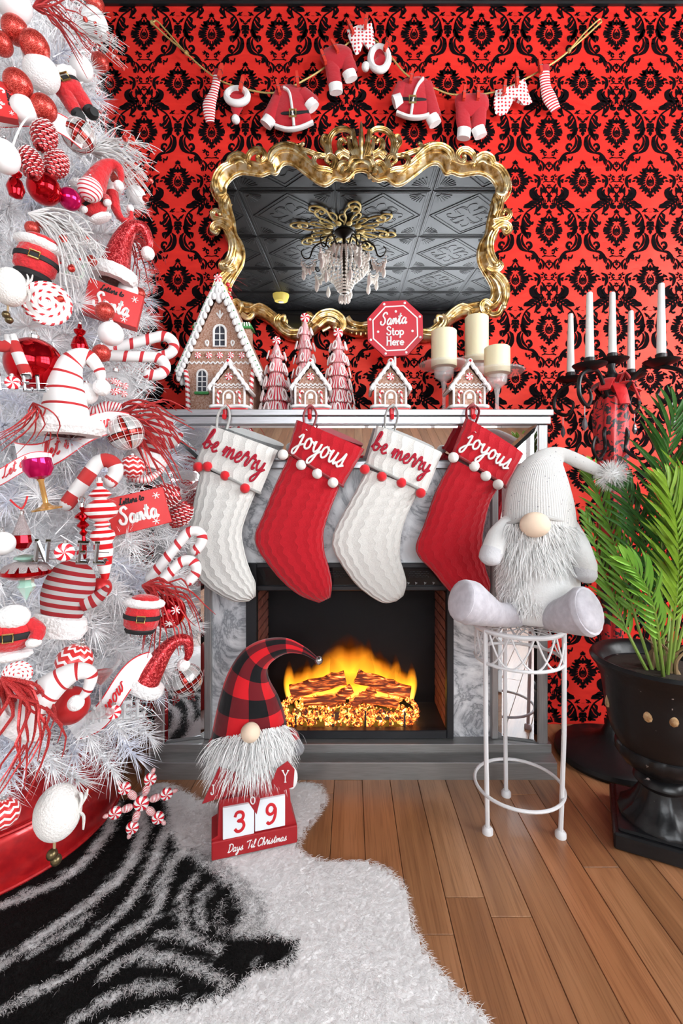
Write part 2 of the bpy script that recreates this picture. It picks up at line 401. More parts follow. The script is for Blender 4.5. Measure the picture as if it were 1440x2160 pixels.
# ---- the damask print: flocked velvet, one repeat shared by all copies
TW, TH = .2415, .3515
def damask():
    k = TW/853.0; mb = MB(); S_ = []
    med = [ # medallion half: points, widths
     ([(0,-232),(0,-275)],[13,1]),([(2,-235),(20,-262)],[10,1]),([(4,-232),(36,-248)],[9,1]),([(0,-226),(34,-224)],[5,3]),
     ([(12,-212),(34,-190),(38,-150)],[4,5,2]),([(28,-160),(62,-138),(104,-160)],[20,24,4]),([(60,-130),(100,-142)],[14,6]),([(0,-185),(0,-140),(0,-108)],[4,15,2]),([(12,-150),(26,-118)],[9,3]),
     ([(30,-86),(78,-92),(136,-126)],[3,14,2]),([(50,-98),(90,-112),(120,-108)],[2,10,3]),([(42,-62),(95,-62),(150,-84)],[3,12,3]),([(60,-36),(110,-32),(158,-44)],[3,11,6]),
     ([(62,-12),(115,-6),(168,-8)],[3,13,16]),([(62,12),(110,28),(160,32)],[3,14,5]),([(56,36),(98,68),(140,92)],[3,15,3]),([(44,58),(74,98),(108,128)],[3,15,3]),
     ([(30,74),(50,118),(66,158)],[3,13,2]),([(13,84),(20,122),(24,152)],[2,8,2]),([(0,120),(0,165),(0,210)],[9,14,3]),([(6,172),(30,176),(42,164)],[10,10,3]),
     ([(0,-34),(0,0),(0,28)],[2,18,2]),([(0,56),(28,46),(42,16),(36,-22),(14,-66)],[4,4,4,4,3]),([(0,40),(20,30),(27,6),(20,-24)],[3,3,3,2])]
    fr = [
     ([(108,-372),(190,-300),(282,-235),(330,-155),(348,-70)],[7,6,6,5,3]),
     ([(110,-352),(165,-388),(212,-398)],[4,15,3]),([(140,-340),(215,-360),(268,-338)],[3,17,3]),([(170,-318),(250,-330),(312,-318)],[3,17,6]),([(200,-296),(270,-300),(322,-300)],[3,12,8]),
     ([(130,-345),(115,-300),(140,-245)],[4,15,2]),([(160,-318),(150,-265),(186,-205)],[4,15,3]),([(110,-215),(140,-205),(172,-228)],[6,9,3]),([(90,-372),(84,-420),(110,-460)],[6,6,3]),
     ([(322,-238),(352,-256),(392,-284)],[2,9,2]),([(345,-250),(352,-280)],[6,1]),([(352,-240),(388,-244)],[7,1]),([(352,-206),(384,-172),(416,-154)],[2,10,2]),([(372,-186),(378,-150)],[6,1]),
     ([(290,-225),(256,-190),(250,-140)],[3,14,3]),([(312,-196),(262,-120),(214,-88),(204,-118)],[3,15,10,5]),([(330,-160),(300,-80),(252,-58),(240,-84)],[3,16,9,3]),([(338,-120),(318,-40),(262,-20)],[3,14,4]),
     ([(346,-74),(322,10),(272,52)],[5,22,3]),([(336,-30),(300,40),(262,104)],[4,18,2]),([(290,20),(246,40),(248,92)],[3,16,3]),([(350,-60),(360,-20)],[9,2]),
     ([(352,30),(384,78),(384,150),(350,222),(272,262)],[4,14,20,17,4]),([(330,50),(344,110),(320,180),(272,232)],[3,9,10,3]),([(382,60),(404,64)],[9,1]),([(392,110),(412,128)],[8,1]),
     ([(274,248),(226,200),(238,152),(276,150),(286,178)],[8,12,10,8,5]),([(250,210),(262,190)],[12,4]),
     ([(270,262),(212,268),(160,330),(148,404)],[5,12,16,5]),([(150,330),(120,360),(140,420)],[3,5,2]),([(214,300),(196,340),(226,352)],[8,16,8]),([(236,330),(280,344),(296,300)],[5,8,4]),([(246,350),(250,388)],[8,2]),
     ([(108,352),(66,410),(80,486)],[3,11,3]),([(116,400),(104,440),(108,492)],[3,12,2]),([(128,440),(124,490)],[9,2]),
     ([(0,390),(0,362)],[7,1]),([(2,392),(28,372)],[7,1]),([(0,412),(26,396),(44,418),(32,452),(0,478)],[5,5,5,6,4]),([(0,430),(14,424)],[8,5]),([(0,470),(0,498)],[11,1]),([(30,450),(46,462)],[7,2]),
     ([(34,262),(52,238),(68,268),(50,292),(34,276)],[5,6,6,5,5]),([(78,226),(96,206)],[9,1]),([(80,236),(120,222)],[9,1]),([(84,244),(112,254)],[8,1]),([(60,238),(80,232)],[4,8]),
     ([(0,322),(50,318),(90,328)],[2,3,5]),([(50,318),(66,306)],[7,2]),
     ([(196,532),(132,568),(126,640),(150,700)],[3,12,14,4]),([(184,590),(162,610),(178,634)],[4,14,4]),([(200,612),(212,620)],[10,4]),
     ([(26,572),(44,550),(58,580),(40,602),(26,588)],[5,6,6,5,5]),([(66,548),(84,520)],[8,1]),([(72,556),(112,548)],[8,1]),([(86,580),(92,610)],[7,1]),([(0,624),(40,616),(76,630)],[3,4,3]),
     ([(92,650),(62,700),(72,762)],[3,10,4]),([(104,690),(94,730),(100,790)],[3,14,3]),([(0,672),(0,650)],[7,1]),([(2,676),(28,658)],[7,1]),([(0,706),(22,688),(42,712),(30,746),(0,772)],[5,5,5,6,4]),([(30,720),(54,740),(40,770)],[4,8,3]),([(0,770),(0,850),(0,872)],[13,14,2]),([(14,800),(40,812)],[10,4]),
     ([(166,690),(216,740),(202,800),(140,842),(60,838)],[3,22,26,15,4]),([(150,720),(172,760),(140,806),(84,812)],[3,15,11,3]),
     ([(104,842),(92,900),(108,930)],[4,7,3]),([(70,842),(66,880),(66,916)],[3,4,3]),([(50,846),(46,880)],[3,3]),([(16,862),(20,884)],[6,3]),
     ([(28,896),(60,904),(62,930),(30,940),(16,918)],[5,12,18,18,6])]
    ped = [([(0,-236),(0,-234),(0,-232)],[14,14,14]),([(0,-150),(0,-120)],[3,5]),([(4,-132),(30,-146)],[8,2]),([(0,-116),(0,-40)],[7,5]),([(2,-100),(30,-100),(38,-80)],[9,13,5]),([(4,-62),(30,-70),(50,-50)],[5,12,3]),([(4,-44),(24,-30),(36,-6)],[6,13,3]),([(0,-30),(0,10),(0,46)],[8,13,2]),([(6,10),(24,22)],[9,2])]
    leafB = [([(140,-30),(180,-50),(214,-38)],[3,12,3]),([(170,-56),(168,-76)],[7,1]),([(196,-18),(212,6)],[9,2]),([(150,-6),(176,10)],[3,8])]
    def emit(lst, ox, oy):
        for pts, w in lst:
            for sg in ((1, -1)):
                if sg == -1 and max(abs(p[0]) for p in pts) < 1.0: continue
                q = [((ox+sg*p[0])*k, -(oy+p[1])*k) for p in pts]
                mb.stroke2(q, [(a*1.38+1.6)*k for a in w], n=3)
    emit(med, 0, 0); emit(med, 426.5, 620); emit(leafB, 426.5, 620); emit(fr, 0, 0); emit(ped, 426.5, 0)
    return mb.mesh('damask_motif', smooth=False)
dm = damask(); dm.materials.append(FLOCK)
x0 = (1157.5-CX)*WY/FPX; z0 = CAM_H-(280-CY)*WY/FPX
for j in range(-2, 8):
    for i in range(-10, 7):
        X = x0+i*TW; Z = z0-j*TH
        if XL+.1 < X < XR-.25 and Z > -.2 and Z < 2.75:
            if Z-935*TW/853 < 0.0 or Z+470*TW/853 > ZC-.02:
                # keep the print inside the cloth: trim the repeat that runs over its edge
                me = bpy.data.meshes.new('damask_motif')
                vs = np.array([v.co[:] for v in dm.vertices]); keep = (vs[:, 2]+Z > 0.004) & (vs[:, 2]+Z < ZC-.01)
                fs = [tuple(p.vertices) for p in dm.polygons if all(keep[q] for q in p.vertices)]
                if not fs: continue
                used = sorted({q for f in fs for q in f}); mp_ = {q: n_ for n_, q in enumerate(used)}
                me.from_pydata(vs[used].tolist(), [], [tuple(mp_[q] for q in f) for f in fs]); me.materials.append(FLOCK)
            else: me = dm
            o = put('damask_motif', me, None, wall); o.location = (X, WY-.0012, Z)
# ---- crown moulding
def moulding(name, prof, a, b, inward):
    a, b = V(a), V(b); mb = MB(); base = len(mb.v); n = len(prof); iw = V(inward)
    for p in (a, b):
        for (d, z) in prof: mb.vert(p+iw*d+V((0, 0, z)))
    for i in range(n):
        j = (i+1) % n; mb.face((i, j, n+j, n+i))
    mb.face(list(range(n))); mb.face(list(range(n, 2*n))[::-1])
    return mb
cz = .81+1036*WY/FPX
crown = [(0, cz), (.008, cz), (.010, cz+.008), (.016, cz+.010), (.018, cz+.02), (.03, cz+.024), (.034, cz+.034), (.05, cz+.048), (.055, ZC), (0, ZC)]
struct('trim_1', moulding('c', crown, (XL, WY-.002, 0), (XR, WY-.002, 0), (0, -1, 0)), BLACK_TRIM, angle=30)
struct('trim_2', moulding('c', [(0, 2.30), (.05, 2.30), (.05, 2.33), (.04, 2.34), (.04, cz-.01), (.07, cz)]+crown[3:-1]+[(0, ZC)], (XL, YB+.002, 0), (XR, YB+.002, 0), (0, 1, 0)), BLACK_TRIM, angle=30)
struct('trim_3', moulding('c', crown, (XR-.002, YB, 0), (XR-.002, WY, 0), (-1, 0, 0)), BLACK_TRIM, angle=30)
struct('trim_4', moulding('c', crown, (XL+.002, YB, 0), (XL+.002, WY, 0), (1, 0, 0)), BLACK_TRIM, angle=30)
# ---- other walls with window openings
def holed(axis, pos, out, a0, a1, h0, h1, mat_, name):
    mb = MB(); lo, hi = (XL-.1, XR+.1) if axis == 'x' else (YB, WY)
    def bx(p0, p1, z0, z1):
        y0, y1 = sorted((pos, pos+out*.1))
        if axis == 'x': mb.box(p0, p1, y0, y1, z0, z1)
        else: mb.box(y0, y1, p0, p1, z0, z1)
    bx(lo, a0, 0, ZC); bx(a1, hi, 0, ZC); bx(a0, a1, 0, h0); bx(a0, a1, h1, ZC)
    return struct(name, mb, mat_, smooth=False)
holed('x', YB, -1, -.6, 1.7, .9, 2.3, PLAIN, 'wall_rear')
holed('y', XR, 1, -.8, 1.0, 1.0, 2.4, PLAIN, 'wall_right')
mb = MB(); mb.box(XL-.1, XL, YB, WY, 0, ZC); struct('wall_left', mb, PLAIN, smooth=False)
WHITE_P = mat('white_paint', (.8, .8, .8), .4)
GLASS_W = mat('window_glass', (1, 1, 1), .0, trans=1.0, ior=1.0, alpha=.12)
def window(name, axis, pos, a0, a1, h0, h1):
    mb = MB()
    def bx(m, p0, p1, z0, z1, d=.03):
        if axis == 'x': m.box(p0, p1, pos-d, pos+d, z0, z1)
        else: m.box(pos-d, pos+d, p0, p1, z0, z1)
    for z in (h0, (h0+h1)/2-.025, h1-.05): bx(mb, a0, a1, z, z+.05)
    for k in range(4):
        p = lerp(a0, a1-.05, k/3); bx(mb, p, p+.05, h0, h1)
    w = struct(name, mb, WHITE_P, smooth=False)
    for k in range(3):
        for q in range(2):
            g = MB(); bx(g, lerp(a0, a1-.05, k/3)+.05, lerp(a0, a1-.05, (k+1)/3), h0+.05+q*((h1-h0)/2-.025), (h0+h1)/2-.025 if q == 0 else h1-.05, .002)
            ob('pane', g, GLASS_W, w, smooth=False)
window('window_1', 'x', YB-.05, -.6, 1.7, .9, 2.3)
window('window_2', 'y', XR+.05, -.8, 1.0, 1.0, 2.4)
# ---- ceiling of black pressed panels
TIN = mat('black_pressed_tin', (.007, .0075, .0085), .40, spec=.22, bscale=30, bstr=.05, bdist=.002)
mb = MB(); mb.box(XL-.1, XR+.1, YB-.1, WY+.1, ZC, ZC+.05); ceil = struct('ceiling', mb, TIN, smooth=False)
def tin_panel():
    s = .61; mb = MB(); h = s/2-.004
    mb.box(-h, h, -h, h, -.006, 0, bev=.004)
    Z = -.006
    def rib(pts, r=.005, k=5): mb.tube(smooth_path([(x, y, Z) for x, y in pts], k) if len(pts) > 2 else [V((x, y, Z)) for x, y in pts], r, 5, flat=.7)
    for e in (.012, .026):
        q = h-e; mb.tube([V((-q, -q, Z)), V((q, -q, Z)), V((q, q, Z)), V((-q, q, Z))], .0028, 5, closed=True)
    for d in (0, .035): # lozenge inside the square
        q = h-.03-d; mb.tube([V((0, -q, Z)), V((q, 0, Z)), V((0, q, Z)), V((-q, 0, Z))], .0045 if d == 0 else .003, 5, closed=True)
    for a in range(4):
        c, s_ = math.cos(a*PI/2), math.sin(a*PI/2)
        R = lambda x, y: (x*c-y*s_, x*s_+y*c)
        rib([R(.03, .0), R(.09, .03), R(.14, .02), R(.15, -.015), R(.125, -.025)], .005)
        rib([R(.06, .02), R(.10, .07), R(.07, .11), R(.04, .10)], .0045)
        rib([R(.06, -.02), R(.10, -.07), R(.07, -.11), R(.04, -.10)], .0045)
        for i in range(6): # corner shells
            t = (i-2.5)/2.5*.55+PI/4
            p0 = (h-.03, h-.03); rib([R(p0[0]-.03*math.cos(t), p0[1]-.03*math.sin(t)), R(p0[0]-.07*math.cos(t), p0[1]-.07*math.sin(t)), R(p0[0]-.105*math.cos(t), p0[1]-.105*math.sin(t))], [.003, .009, .003][0:1]*1 and .0055)
    return mb.mesh('ceiling_panel', True, 40)
tp = tin_panel(); tp.materials.append(TIN)
for i in range(-2, 4):
    for j in range(-4, 3):
        cx_, cy_ = -.10+.305+i*.61, -.39+.305+j*.61
        if XL+.2 < cx_ < XR-.2 and YB+.2 < cy_ < WY-.2:
            o = put('ceiling_panel', tp, None, ceil); o.location = (cx_, cy_, ZC)
# ---- oak floor, board by board
def wood_mat():
    m, t, b = nt('oak_boards'); I = b.inputs
    oi = N(t, 'ShaderNodeObjectInfo'); co = coords(t)
    sc = N(t, 'ShaderNodeVectorMath', operation='MULTIPLY_ADD'); mu = N(t, 'ShaderNodeVectorMath', operation='SCALE'); mu.inputs[0].default_value = (37, 91, 11)
    L(t, oi.outputs['Random'], mu.inputs['Scale']); sc.inputs[1].default_value = (26, 1.6, 26); L(t, co, sc.inputs[0]); L(t, mu.outputs[0], sc.inputs[2])
    n1 = N(t, 'ShaderNodeTexNoise', i_Scale=1.0, i_Detail=3.0, i_Distortion=.9); L(t, sc.outputs[0], n1.inputs['Vector'])
    sc2 = N(t, 'ShaderNodeVectorMath', operation='MULTIPLY_ADD'); sc2.inputs[1].default_value = (340, 9, 200); L(t, co, sc2.inputs[0]); L(t, mu.outputs[0], sc2.inputs[2])
    n2 = N(t, 'ShaderNodeTexNoise', i_Scale=1.0, i_Detail=2.0); L(t, sc2.outputs[0], n2.inputs['Vector'])
    base = ramp(t, n1.outputs['Fac'], [(.3, (.22, .105, .050)), (.55, (.31, .155, .075)), (.75, (.38, .20, .105))])
    tint = ramp(t, oi.outputs['Random'], [(0, (.78, .66, .55)), (.35, (1, .92, .84)), (.6, (1.05, .86, .74)), (1, (1.12, 1.12, 1.1))])
    mx = N(t, 'ShaderNodeMix', data_type='RGBA', blend_type='MULTIPLY'); mx.inputs[0].default_value = 1.0
    L(t, base, mx.inputs[6]); L(t, tint, mx.inputs[7])
    gr = ramp(t, n2.outputs['Fac'], [(.36, (.62, .56, .5)), (.5, (1, 1, 1))])
    mx2 = N(t, 'ShaderNodeMix', data_type='RGBA', blend_type='MULTIPLY'); mx2.inputs[0].default_value = .55
    L(t, mx.outputs[2], mx2.inputs[6]); L(t, gr, mx2.inputs[7]); L(t, mx2.outputs[2], I['Base Color'])
    I['Roughness'].default_value = .33; I['Coat Weight'].default_value = .25; I['Coat Roughness'].default_value = .25
    bump(t, b, n2.outputs['Fac'], .12, .0006)
    return m
OAK = wood_mat()
mb = MB(); mb.box(XL-.1, XR+.1, YB-.1, WY+.1, -.06, -.014)
floor = struct('floor', mb, mat('dark_subfloor', (.03, .015, .008), .8), smooth=False)
JX = {1: .844, 3: .880, 6: .998, 5: 1.242, -1: 1.305}
def board(x0_, x1_, y0_, y1_):
    mb = MB(); w, l = (x1_-x0_)/2-.0006, (y1_-y0_)/2-.0006
    mb.box(-w, w, -l, l, -.014, 0, bev=.0009); o = ob('floor_board', mb, OAK, floor, smooth=False); o.location = ((x0_+x1_)/2, (y0_+y1_)/2, 0)
rr = random.Random(5); PW = .0795; i0 = int((XL-.03)/PW)-1
for i in range(i0, int((XR-.03)/PW)+1):
    xa, xb = max(XL, .032+i*PW), min(XR, .032+(i+1)*PW)
    if xb-xa < .01: continue
    cuts = [JX[i]] if i in JX else [rr.uniform(-.3, 1.5)]
    y = cuts[0]
    while y > YB+.9: y -= rr.uniform(.85, 1.5); cuts.append(y)
    y = cuts[0]
    while y < WY-.9: y += rr.uniform(.85, 1.5); cuts.append(y)
    cs = sorted([c for c in cuts if YB+.25 < c < WY-.02]); cs = [YB]+cs+[WY]
    for a, b_ in zip(cs[:-1], cs[1:]): board(xa, xb, a, b_)
# ================================================================ electric fireplace with mirrored mantel
def brushed(name, col, rough=.38, metal=.75, stretch=(3, 60, 60)):
    m, t, b = nt(name); I = b.inputs
    n = N(t, 'ShaderNodeTexNoise', i_Scale=6.0, i_Detail=3.0); L(t, coords(t, 'Object', stretch), n.inputs['Vector'])
    L(t, ramp(t, n.outputs['Fac'], [(.3, [c*.78 for c in col]), (.7, col)]), I['Base Color'])
    I['Metallic'].default_value = metal; I['Roughness'].default_value = rough; bump(t, b, n.outputs['Fac'], .08, .001)
    return m
SILVER = brushed('brushed_silver_leaf', (.50, .50, .52)); PEWTER = brushed('brushed_pewter', (.30, .295, .29), .42, .7)
SILVER_V = brushed('brushed_silver_upright', (.42, .42, .42), .38, .75, (60, 60, 3))
def marble():
    m, t, b = nt('grey_veined_marble'); I = b.inputs; co = coords(t)
    n0 = N(t, 'ShaderNodeTexNoise', i_Scale=7.0, i_Detail=6.0, i_Distortion=1.2); L(t, co, n0.inputs['Vector'])
    n1 = N(t, 'ShaderNodeTexNoise', i_Scale=3.5, i_Detail=8.0, i_Roughness=.65, i_Distortion=2.0); L(t, co, n1.inputs['Vector'])
    ab = N(t, 'ShaderNodeMath', operation='SUBTRACT'); ab.inputs[1].default_value = .5; L(t, n1.outputs['Fac'], ab.inputs[0])
    a2 = N(t, 'ShaderNodeMath', operation='ABSOLUTE'); L(t, ab.outputs[0], a2.inputs[0])
    vein = ramp(t, a2.outputs[0], [(0, (.24, .25, .27)), (.025, (.55, .56, .58)), (.09, (.80, .81, .82))])
    cl = ramp(t, n0.outputs['Fac'], [(.3, (.72, .73, .75)), (.6, (1, 1, 1))])
    mx = N(t, 'ShaderNodeMix', data_type='RGBA', blend_type='MULTIPLY'); mx.inputs[0].default_value = 1.0
    L(t, vein, mx.inputs[6]); L(t, cl, mx.inputs[7]); L(t, mx.outputs[2], I['Base Color']); I['Roughness'].default_value = .3
    return m
MARBLE = marble()
MIRROR = mat('silver_mirror', (.80, .82, .84), .015, metal=1.0)
FBLACK = mat('black_satin_metal', (.014, .015, .018), .35)
FB = empty('electric_fireplace', (0, 1.47, 0), label='electric fireplace with mirrored mantel, grey marble surround and glowing logs', cat='fireplace')
def part(name, mb, m, parent=FB, **k): return ob(name, mb, m, parent, world=True, **k)
XB = .582
# plinth: low board, sloping ledge, riser
mb = MB(); n0 = [(1.307, 0), (1.307, .048), (1.340, .0575), (1.345, .0575), (1.345, .0815), (1.62, .0815), (1.62, 0)]
b0 = len(mb.v)
for x in (-.592, .592):
    for (y, z) in n0: mb.vert((x, y, z))
q = len(n0)
for i in range(q): mb.face((i, (i+1) % q, q+(i+1) % q, q+i))
mb.face(list(range(q))[::-1]); mb.face(list(range(q, 2*q)))
part('plinth', mb, PEWTER, smooth=False)
mb = MB(); mb.box(-.592, .592, 1.3062, 1.309, .0475, .0490); mb.box(-.590, .590, 1.3435, 1.3465, .0805, .0825); part('plinth_edge', mb, SILVER, smooth=False)
# marble slabs around the insert
IX0, IX1, IZ0, IZ1 = P(520, 0, 1.385).x, P(955, 0, 1.385).x, .0815, P(0, 1187, 1.385).z
mx0, mx1 = P(445, 0, 1.375).x, P(1036, 0, 1.375).x; mz1 = P(0, 978, 1.375).z
for (a, b_, c, d) in ((mx0, IX0, .0815, mz1), (IX1, mx1, .0815, mz1), (IX0, IX1, IZ1, mz1)):
    mb = MB(); mb.box(a, b_, 1.389, 1.42, c, d); part('marble_panel', mb, MARBLE, smooth=False)
# body shell behind
mb = MB(); mb.box(-XB, mx0-.002, 1.40, 1.615, .0815, 1.0); mb.box(mx1+.002, XB, 1.40, 1.615, .0815, 1.0); mb.box(mx0-.002, mx1+.002, 1.422, 1.615, IZ1+.03, 1.0)
part('carcass', mb, PEWTER, smooth=False)
# mantel shelf
mb = MB(); mz_t = P(0, 863, 1.33).z; mz_m = P(0, 877, 1.33).z; mz_b = P(0, 894, 1.335).z
mb.box(-.593, .593, 1.330, 1.615, mz_m+.001, mz_t, bev=.002); part('mantel_shelf', mb, SILVER, smooth=False)
mb = MB(); mb.box(-.587, .587, 1.336, 1.61, mz_b, mz_m-.0005, bev=.0015); part('mantel_moulding', mb, SILVER, smooth=False)
# silver frames round the mirrors
def col_x(px): return (px-CX)*1.352/FPX
fz = P(0, 980, 1.375).z
for (a, b_) in ((-XB, col_x(347)), (mx0-.020, mx0), (mx1, mx1+.020), (col_x(1133), XB)):
    mb = MB(); f = 1.345 if abs(a) > .5 or abs(b_) > .5 else 1.372
    mb.box(a, b_, f, 1.402, .0815, mz_b if f < 1.36 else fz, bev=.0025); part('mirror_frame', mb, SILVER_V, smooth=False)
mb = MB(); mb.box(mx0-.020, mx1+.020, 1.370, 1.402, fz-.012, fz+.010, bev=.002); part('frieze_rail', mb, SILVER, smooth=False)
# mirror panes: slanted in towards the marble, each with a bevelled border
def pane(cor, w=.011, lift=.0035):
    """four corners counter-clockwise seen from the front"""
    c = [V(p) for p in cor]; mid = sum(c, V())/4; nrm = (c[1]-c[0]).cross(c[2]-c[0]).normalized()
    if nrm.y > 0: nrm = -nrm
    inn = []
    for i in range(4):
        a, b_, d = c[i-1], c[i], c[(i+1) % 4]
        e1 = (a-b_).normalized(); e2 = (d-b_).normalized(); s_ = e1.cross(e2).length
        inn.append(b_+(e1+e2)*(w/max(s_, .3))+nrm*lift)
    mb = MB(); mb.add(c+inn+[p-nrm*.006 for p in c], [(4,5,6,7)]+[(i, (i+1) % 4, 4+(i+1) % 4, 4+i) for i in range(4)]+[(i, 8+i, 8+(i+1) % 4, (i+1) % 4) for i in range(4)]+[(11,10,9,8)])
    return mb
OX = col_x(1133); IXn = mx1+.020; ft = mz_b+.002; fb = fz+.010
yo, yi = 1.350, 1.376
for s in (-1, 1):
    o_, i_ = (s*OX if s > 0 else col_x(347)), (IXn if s > 0 else mx0-.020)
    cor = [(o_, yo, .0825), (o_, yo, ft), (i_, yi, fb), (i_, yi, .0825)]
    part('mirror_pane', pane(cor if s > 0 else cor[::-1]), MIRROR, smooth=False)
part('mirror_pane', pane([(col_x(347), yo, ft), (OX, yo, ft), (IXn, yi, fb), (mx0-.020, yi, fb)][::-1]), MIRROR, smooth=False)
# ---- the black firebox insert
ix0, ix1 = P(541, 0, 1.375).x, P(942, 0, 1.375).x; iz1 = P(0, 1246, 1.375).z; iz0 = P(0, 1541, 1.375).z; iz0 = max(iz0, .0815+.018)
mb = MB(); mb.box(IX0, ix0, 1.374, 1.40, .082, IZ1, bev=.002); mb.box(ix1, IX1, 1.374, 1.40, .082, IZ1, bev=.002)
mb.box(ix0, ix1, 1.374, 1.40, .082, iz0, bev=.002); mb.box(ix0, ix1, 1.372, 1.40, iz1, iz1+.016, bev=.003); mb.box(ix0, ix1, 1.374, 1.40, IZ1-.014, IZ1, bev=.002)
ins = part('firebox_frame', mb, FBLACK, smooth=False)
mb = MB(); mb.box(ix0, ix1, 1.379, 1.40, iz1+.015, IZ1-.013); ctl = part('control_panel', mb, mat('gloss_black_plastic', (.008, .008, .009), .12), smooth=False)
GRV = mat('vent_mesh_grey', (.12, .13, .15), .4, metal=.6)
for (pa, pb) in ((690, 735), (862, 905)):
    mb = MB()
    for r in range(4):
        for k in range(14):
            p = P(lerp(pa, pb, (k+.5*(r % 2))/14), 1206+r*3.6, 1.3775); mb.ball(p, .0011, n=5, m=3)
    ob('vent_grille', mb, GRV, ctl, world=True)
mb = MB()
for px in (861, 877, 896, 914):
    p = P(px, 1230, 1.378)
    for a in range(3): mb.tube([p+V((math.cos(a*2.1)*.004, 0, math.sin(a*2.1)*.004)), p+V((math.cos(a*2.1+2.4)*.004, 0, math.sin(a*2.1+2.4)*.004))], .0006, 4)
ob('button_icons', mb, mat('pale_icon_print', (.45, .45, .45), .6), ctl, world=True)
# firebox interior
yb = 1.585
mb = MB(); mb.box(ix0-.004, ix1+.004, yb, yb+.01, .085, IZ1-.01); mb.box(ix0-.012, ix1+.012, 1.40, yb, iz1+.004, iz1+.014)
mb.box(ix0-.012, ix0-.006, 1.40, yb, .085, iz1+.01); mb.box(ix1+.006, ix1+.012, 1.40, yb, .085, iz1+.01)
part('firebox_lining', mb, mat('matt_black_lining', (.005, .005, .006), .5, spec=.25), smooth=False)
BRICK = mat('pink_firebrick', (.20, .07, .055), .85, col2=(.28, .11, .085), nscale=40, bscale=120, bstr=.5)
bw, bh = .072, .030; ny = 3
for s in (-1, 1):
    x = ix0-.006 if s < 0 else ix1+.006; z = .10; row = 0
    while z < iz1-.005:
        y = 1.402-(bw/2 if row % 2 else 0)
        while y < yb-.005:
            ya, yb_ = max(1.402, y), min(yb-.002, y+bw-.004)
            if yb_-ya > .008:
                mb = MB(); xa, xb = sorted((x, x-s*.0045)); mb.box(xa, xb, ya, yb_, z, min(z+bh-.004, iz1+.003), bev=.0012); part('brick', mb, BRICK, smooth=False)
            y += bw
        z += bh; row += 1
mb = MB(); mb.box(ix0-.006, ix1+.006, 1.40, yb, .085, .0985); part('hearth_tray', mb, mat('dark_tray', (.03, .03, .034), .35), smooth=False)
# flames thrown on the back of the box: tongues of light
def flame_mat():
    m, t, b = nt('flame_light'); I = b.inputs
    sx = N(t, 'ShaderNodeSeparateXYZ'); tc = N(t, 'ShaderNodeTexCoord'); L(t, tc.outputs['UV'], sx.inputs[0])
    n = N(t, 'ShaderNodeTexNoise', i_Scale=14.0, i_Detail=2.0); L(t, coords(t, 'Object', (1, 1, .3)), n.inputs['Vector'])
    ad = N(t, 'ShaderNodeMath', operation='MULTIPLY_ADD'); L(t, n.outputs['Fac'], ad.inputs[0]); ad.inputs[1].default_value = .35; L(t, sx.outputs[1], ad.inputs[2])
    col = ramp(t, ad.outputs[0], [(.1, (1, .60, .08)), (.55, (1, .42, .02)), (.9, (.8, .20, .01)), (1.0, (.4, .07, .0))])
    st = ramp(t, ad.outputs[0], [(.1, (1, 1, 1)), (.55, (.8, .8, .8)), (.9, (.3, .3, .3)), (1.0, (.1, .1, .1))])
    em = N(t, 'ShaderNodeEmission'); L(t, col, em.inputs[0]); mu = N(t, 'ShaderNodeMath', operation='MULTIPLY'); mu.inputs[1].default_value = 3.0
    L(t, st, mu.inputs[0]); L(t, mu.outputs[0], em.inputs[1])
    tr = N(t, 'ShaderNodeBsdfTransparent'); ms = N(t, 'ShaderNodeMixShader')
    # soft edge across the tongue
    ed = N(t, 'ShaderNodeMath', operation='PINGPONG'); ed.inputs[1].default_value = .5; L(t, sx.outputs[0], ed.inputs[0])
    e2 = ramp(t, ed.outputs[0], [(0, (0, 0, 0)), (.22, (.75, .75, .75)), (.5, (1, 1, 1))]); top = ramp(t, sx.outputs[1], [(.55, (1, 1, 1)), (1.0, (0, 0, 0))])
    m3 = N(t, 'ShaderNodeMath', operation='MULTIPLY'); L(t, e2, m3.inputs[0]); L(t, top, m3.inputs[1])
    L(t, m3.outputs[0], ms.inputs[0]); L(t, tr.outputs[0], ms.inputs[1]); L(t, em.outputs[0], ms.inputs[2])
    L(t, ms.outputs[0], t.nodes['Material Output'].inputs[0])
    return m
FLAME = flame_mat()
def flame(px, w, top, sway, Y):
    bot = 1475; mb = MB(); n = 14; B = len(mb.v); cols = 6
    for i in range(n+1):
        t = i/n; hw = w*(.55+.6*math.sin(min(1, t*1.6)*PI*.62))*(1-t**2.2)**.75 if t < 1 else .3
        cx_ = px+sway*math.sin(t*2.6)*t; py = lerp(bot, top, t)
        for c in range(cols+1):
            u = c/cols; p = P(cx_+(u-.5)*2*max(hw, .3), py, Y); p.y += .004*math.cos((u-.5)*PI); mb.vert(p)
    for i in range(n):
        for c in range(cols):
            a = B+i*(cols+1)+c; mb.face((a, a+1, a+cols+2, a+cols+1), ((c/cols, i/n), ((c+1)/cols, i/n), ((c+1)/cols, (i+1)/n), (c/cols, (i+1)/n)))
    part('flame', mb, FLAME)
for i, (px, w, top, sw) in enumerate([(611,13,1392,-2),(628,9,1425,3),(645,15,1388,4),(664,11,1400,-4),(682,20,1380,5),(702,16,1366,-4),(722,22,1352,3),(742,20,1338,-3),(760,22,1352,4),(780,18,1345,-5),(798,20,1368,4),(815,16,1384,-3),(832,15,1378,4),(848,12,1404,-4),(866,13,1396,3),(735,75,1335,0),(690,50,1380,0),(790,55,1372,0),(640,36,1402,0),(840,34,1404,0),(735,120,1418,0)]):
    flame(px, w, top, sw, 1.578-.0012*i)
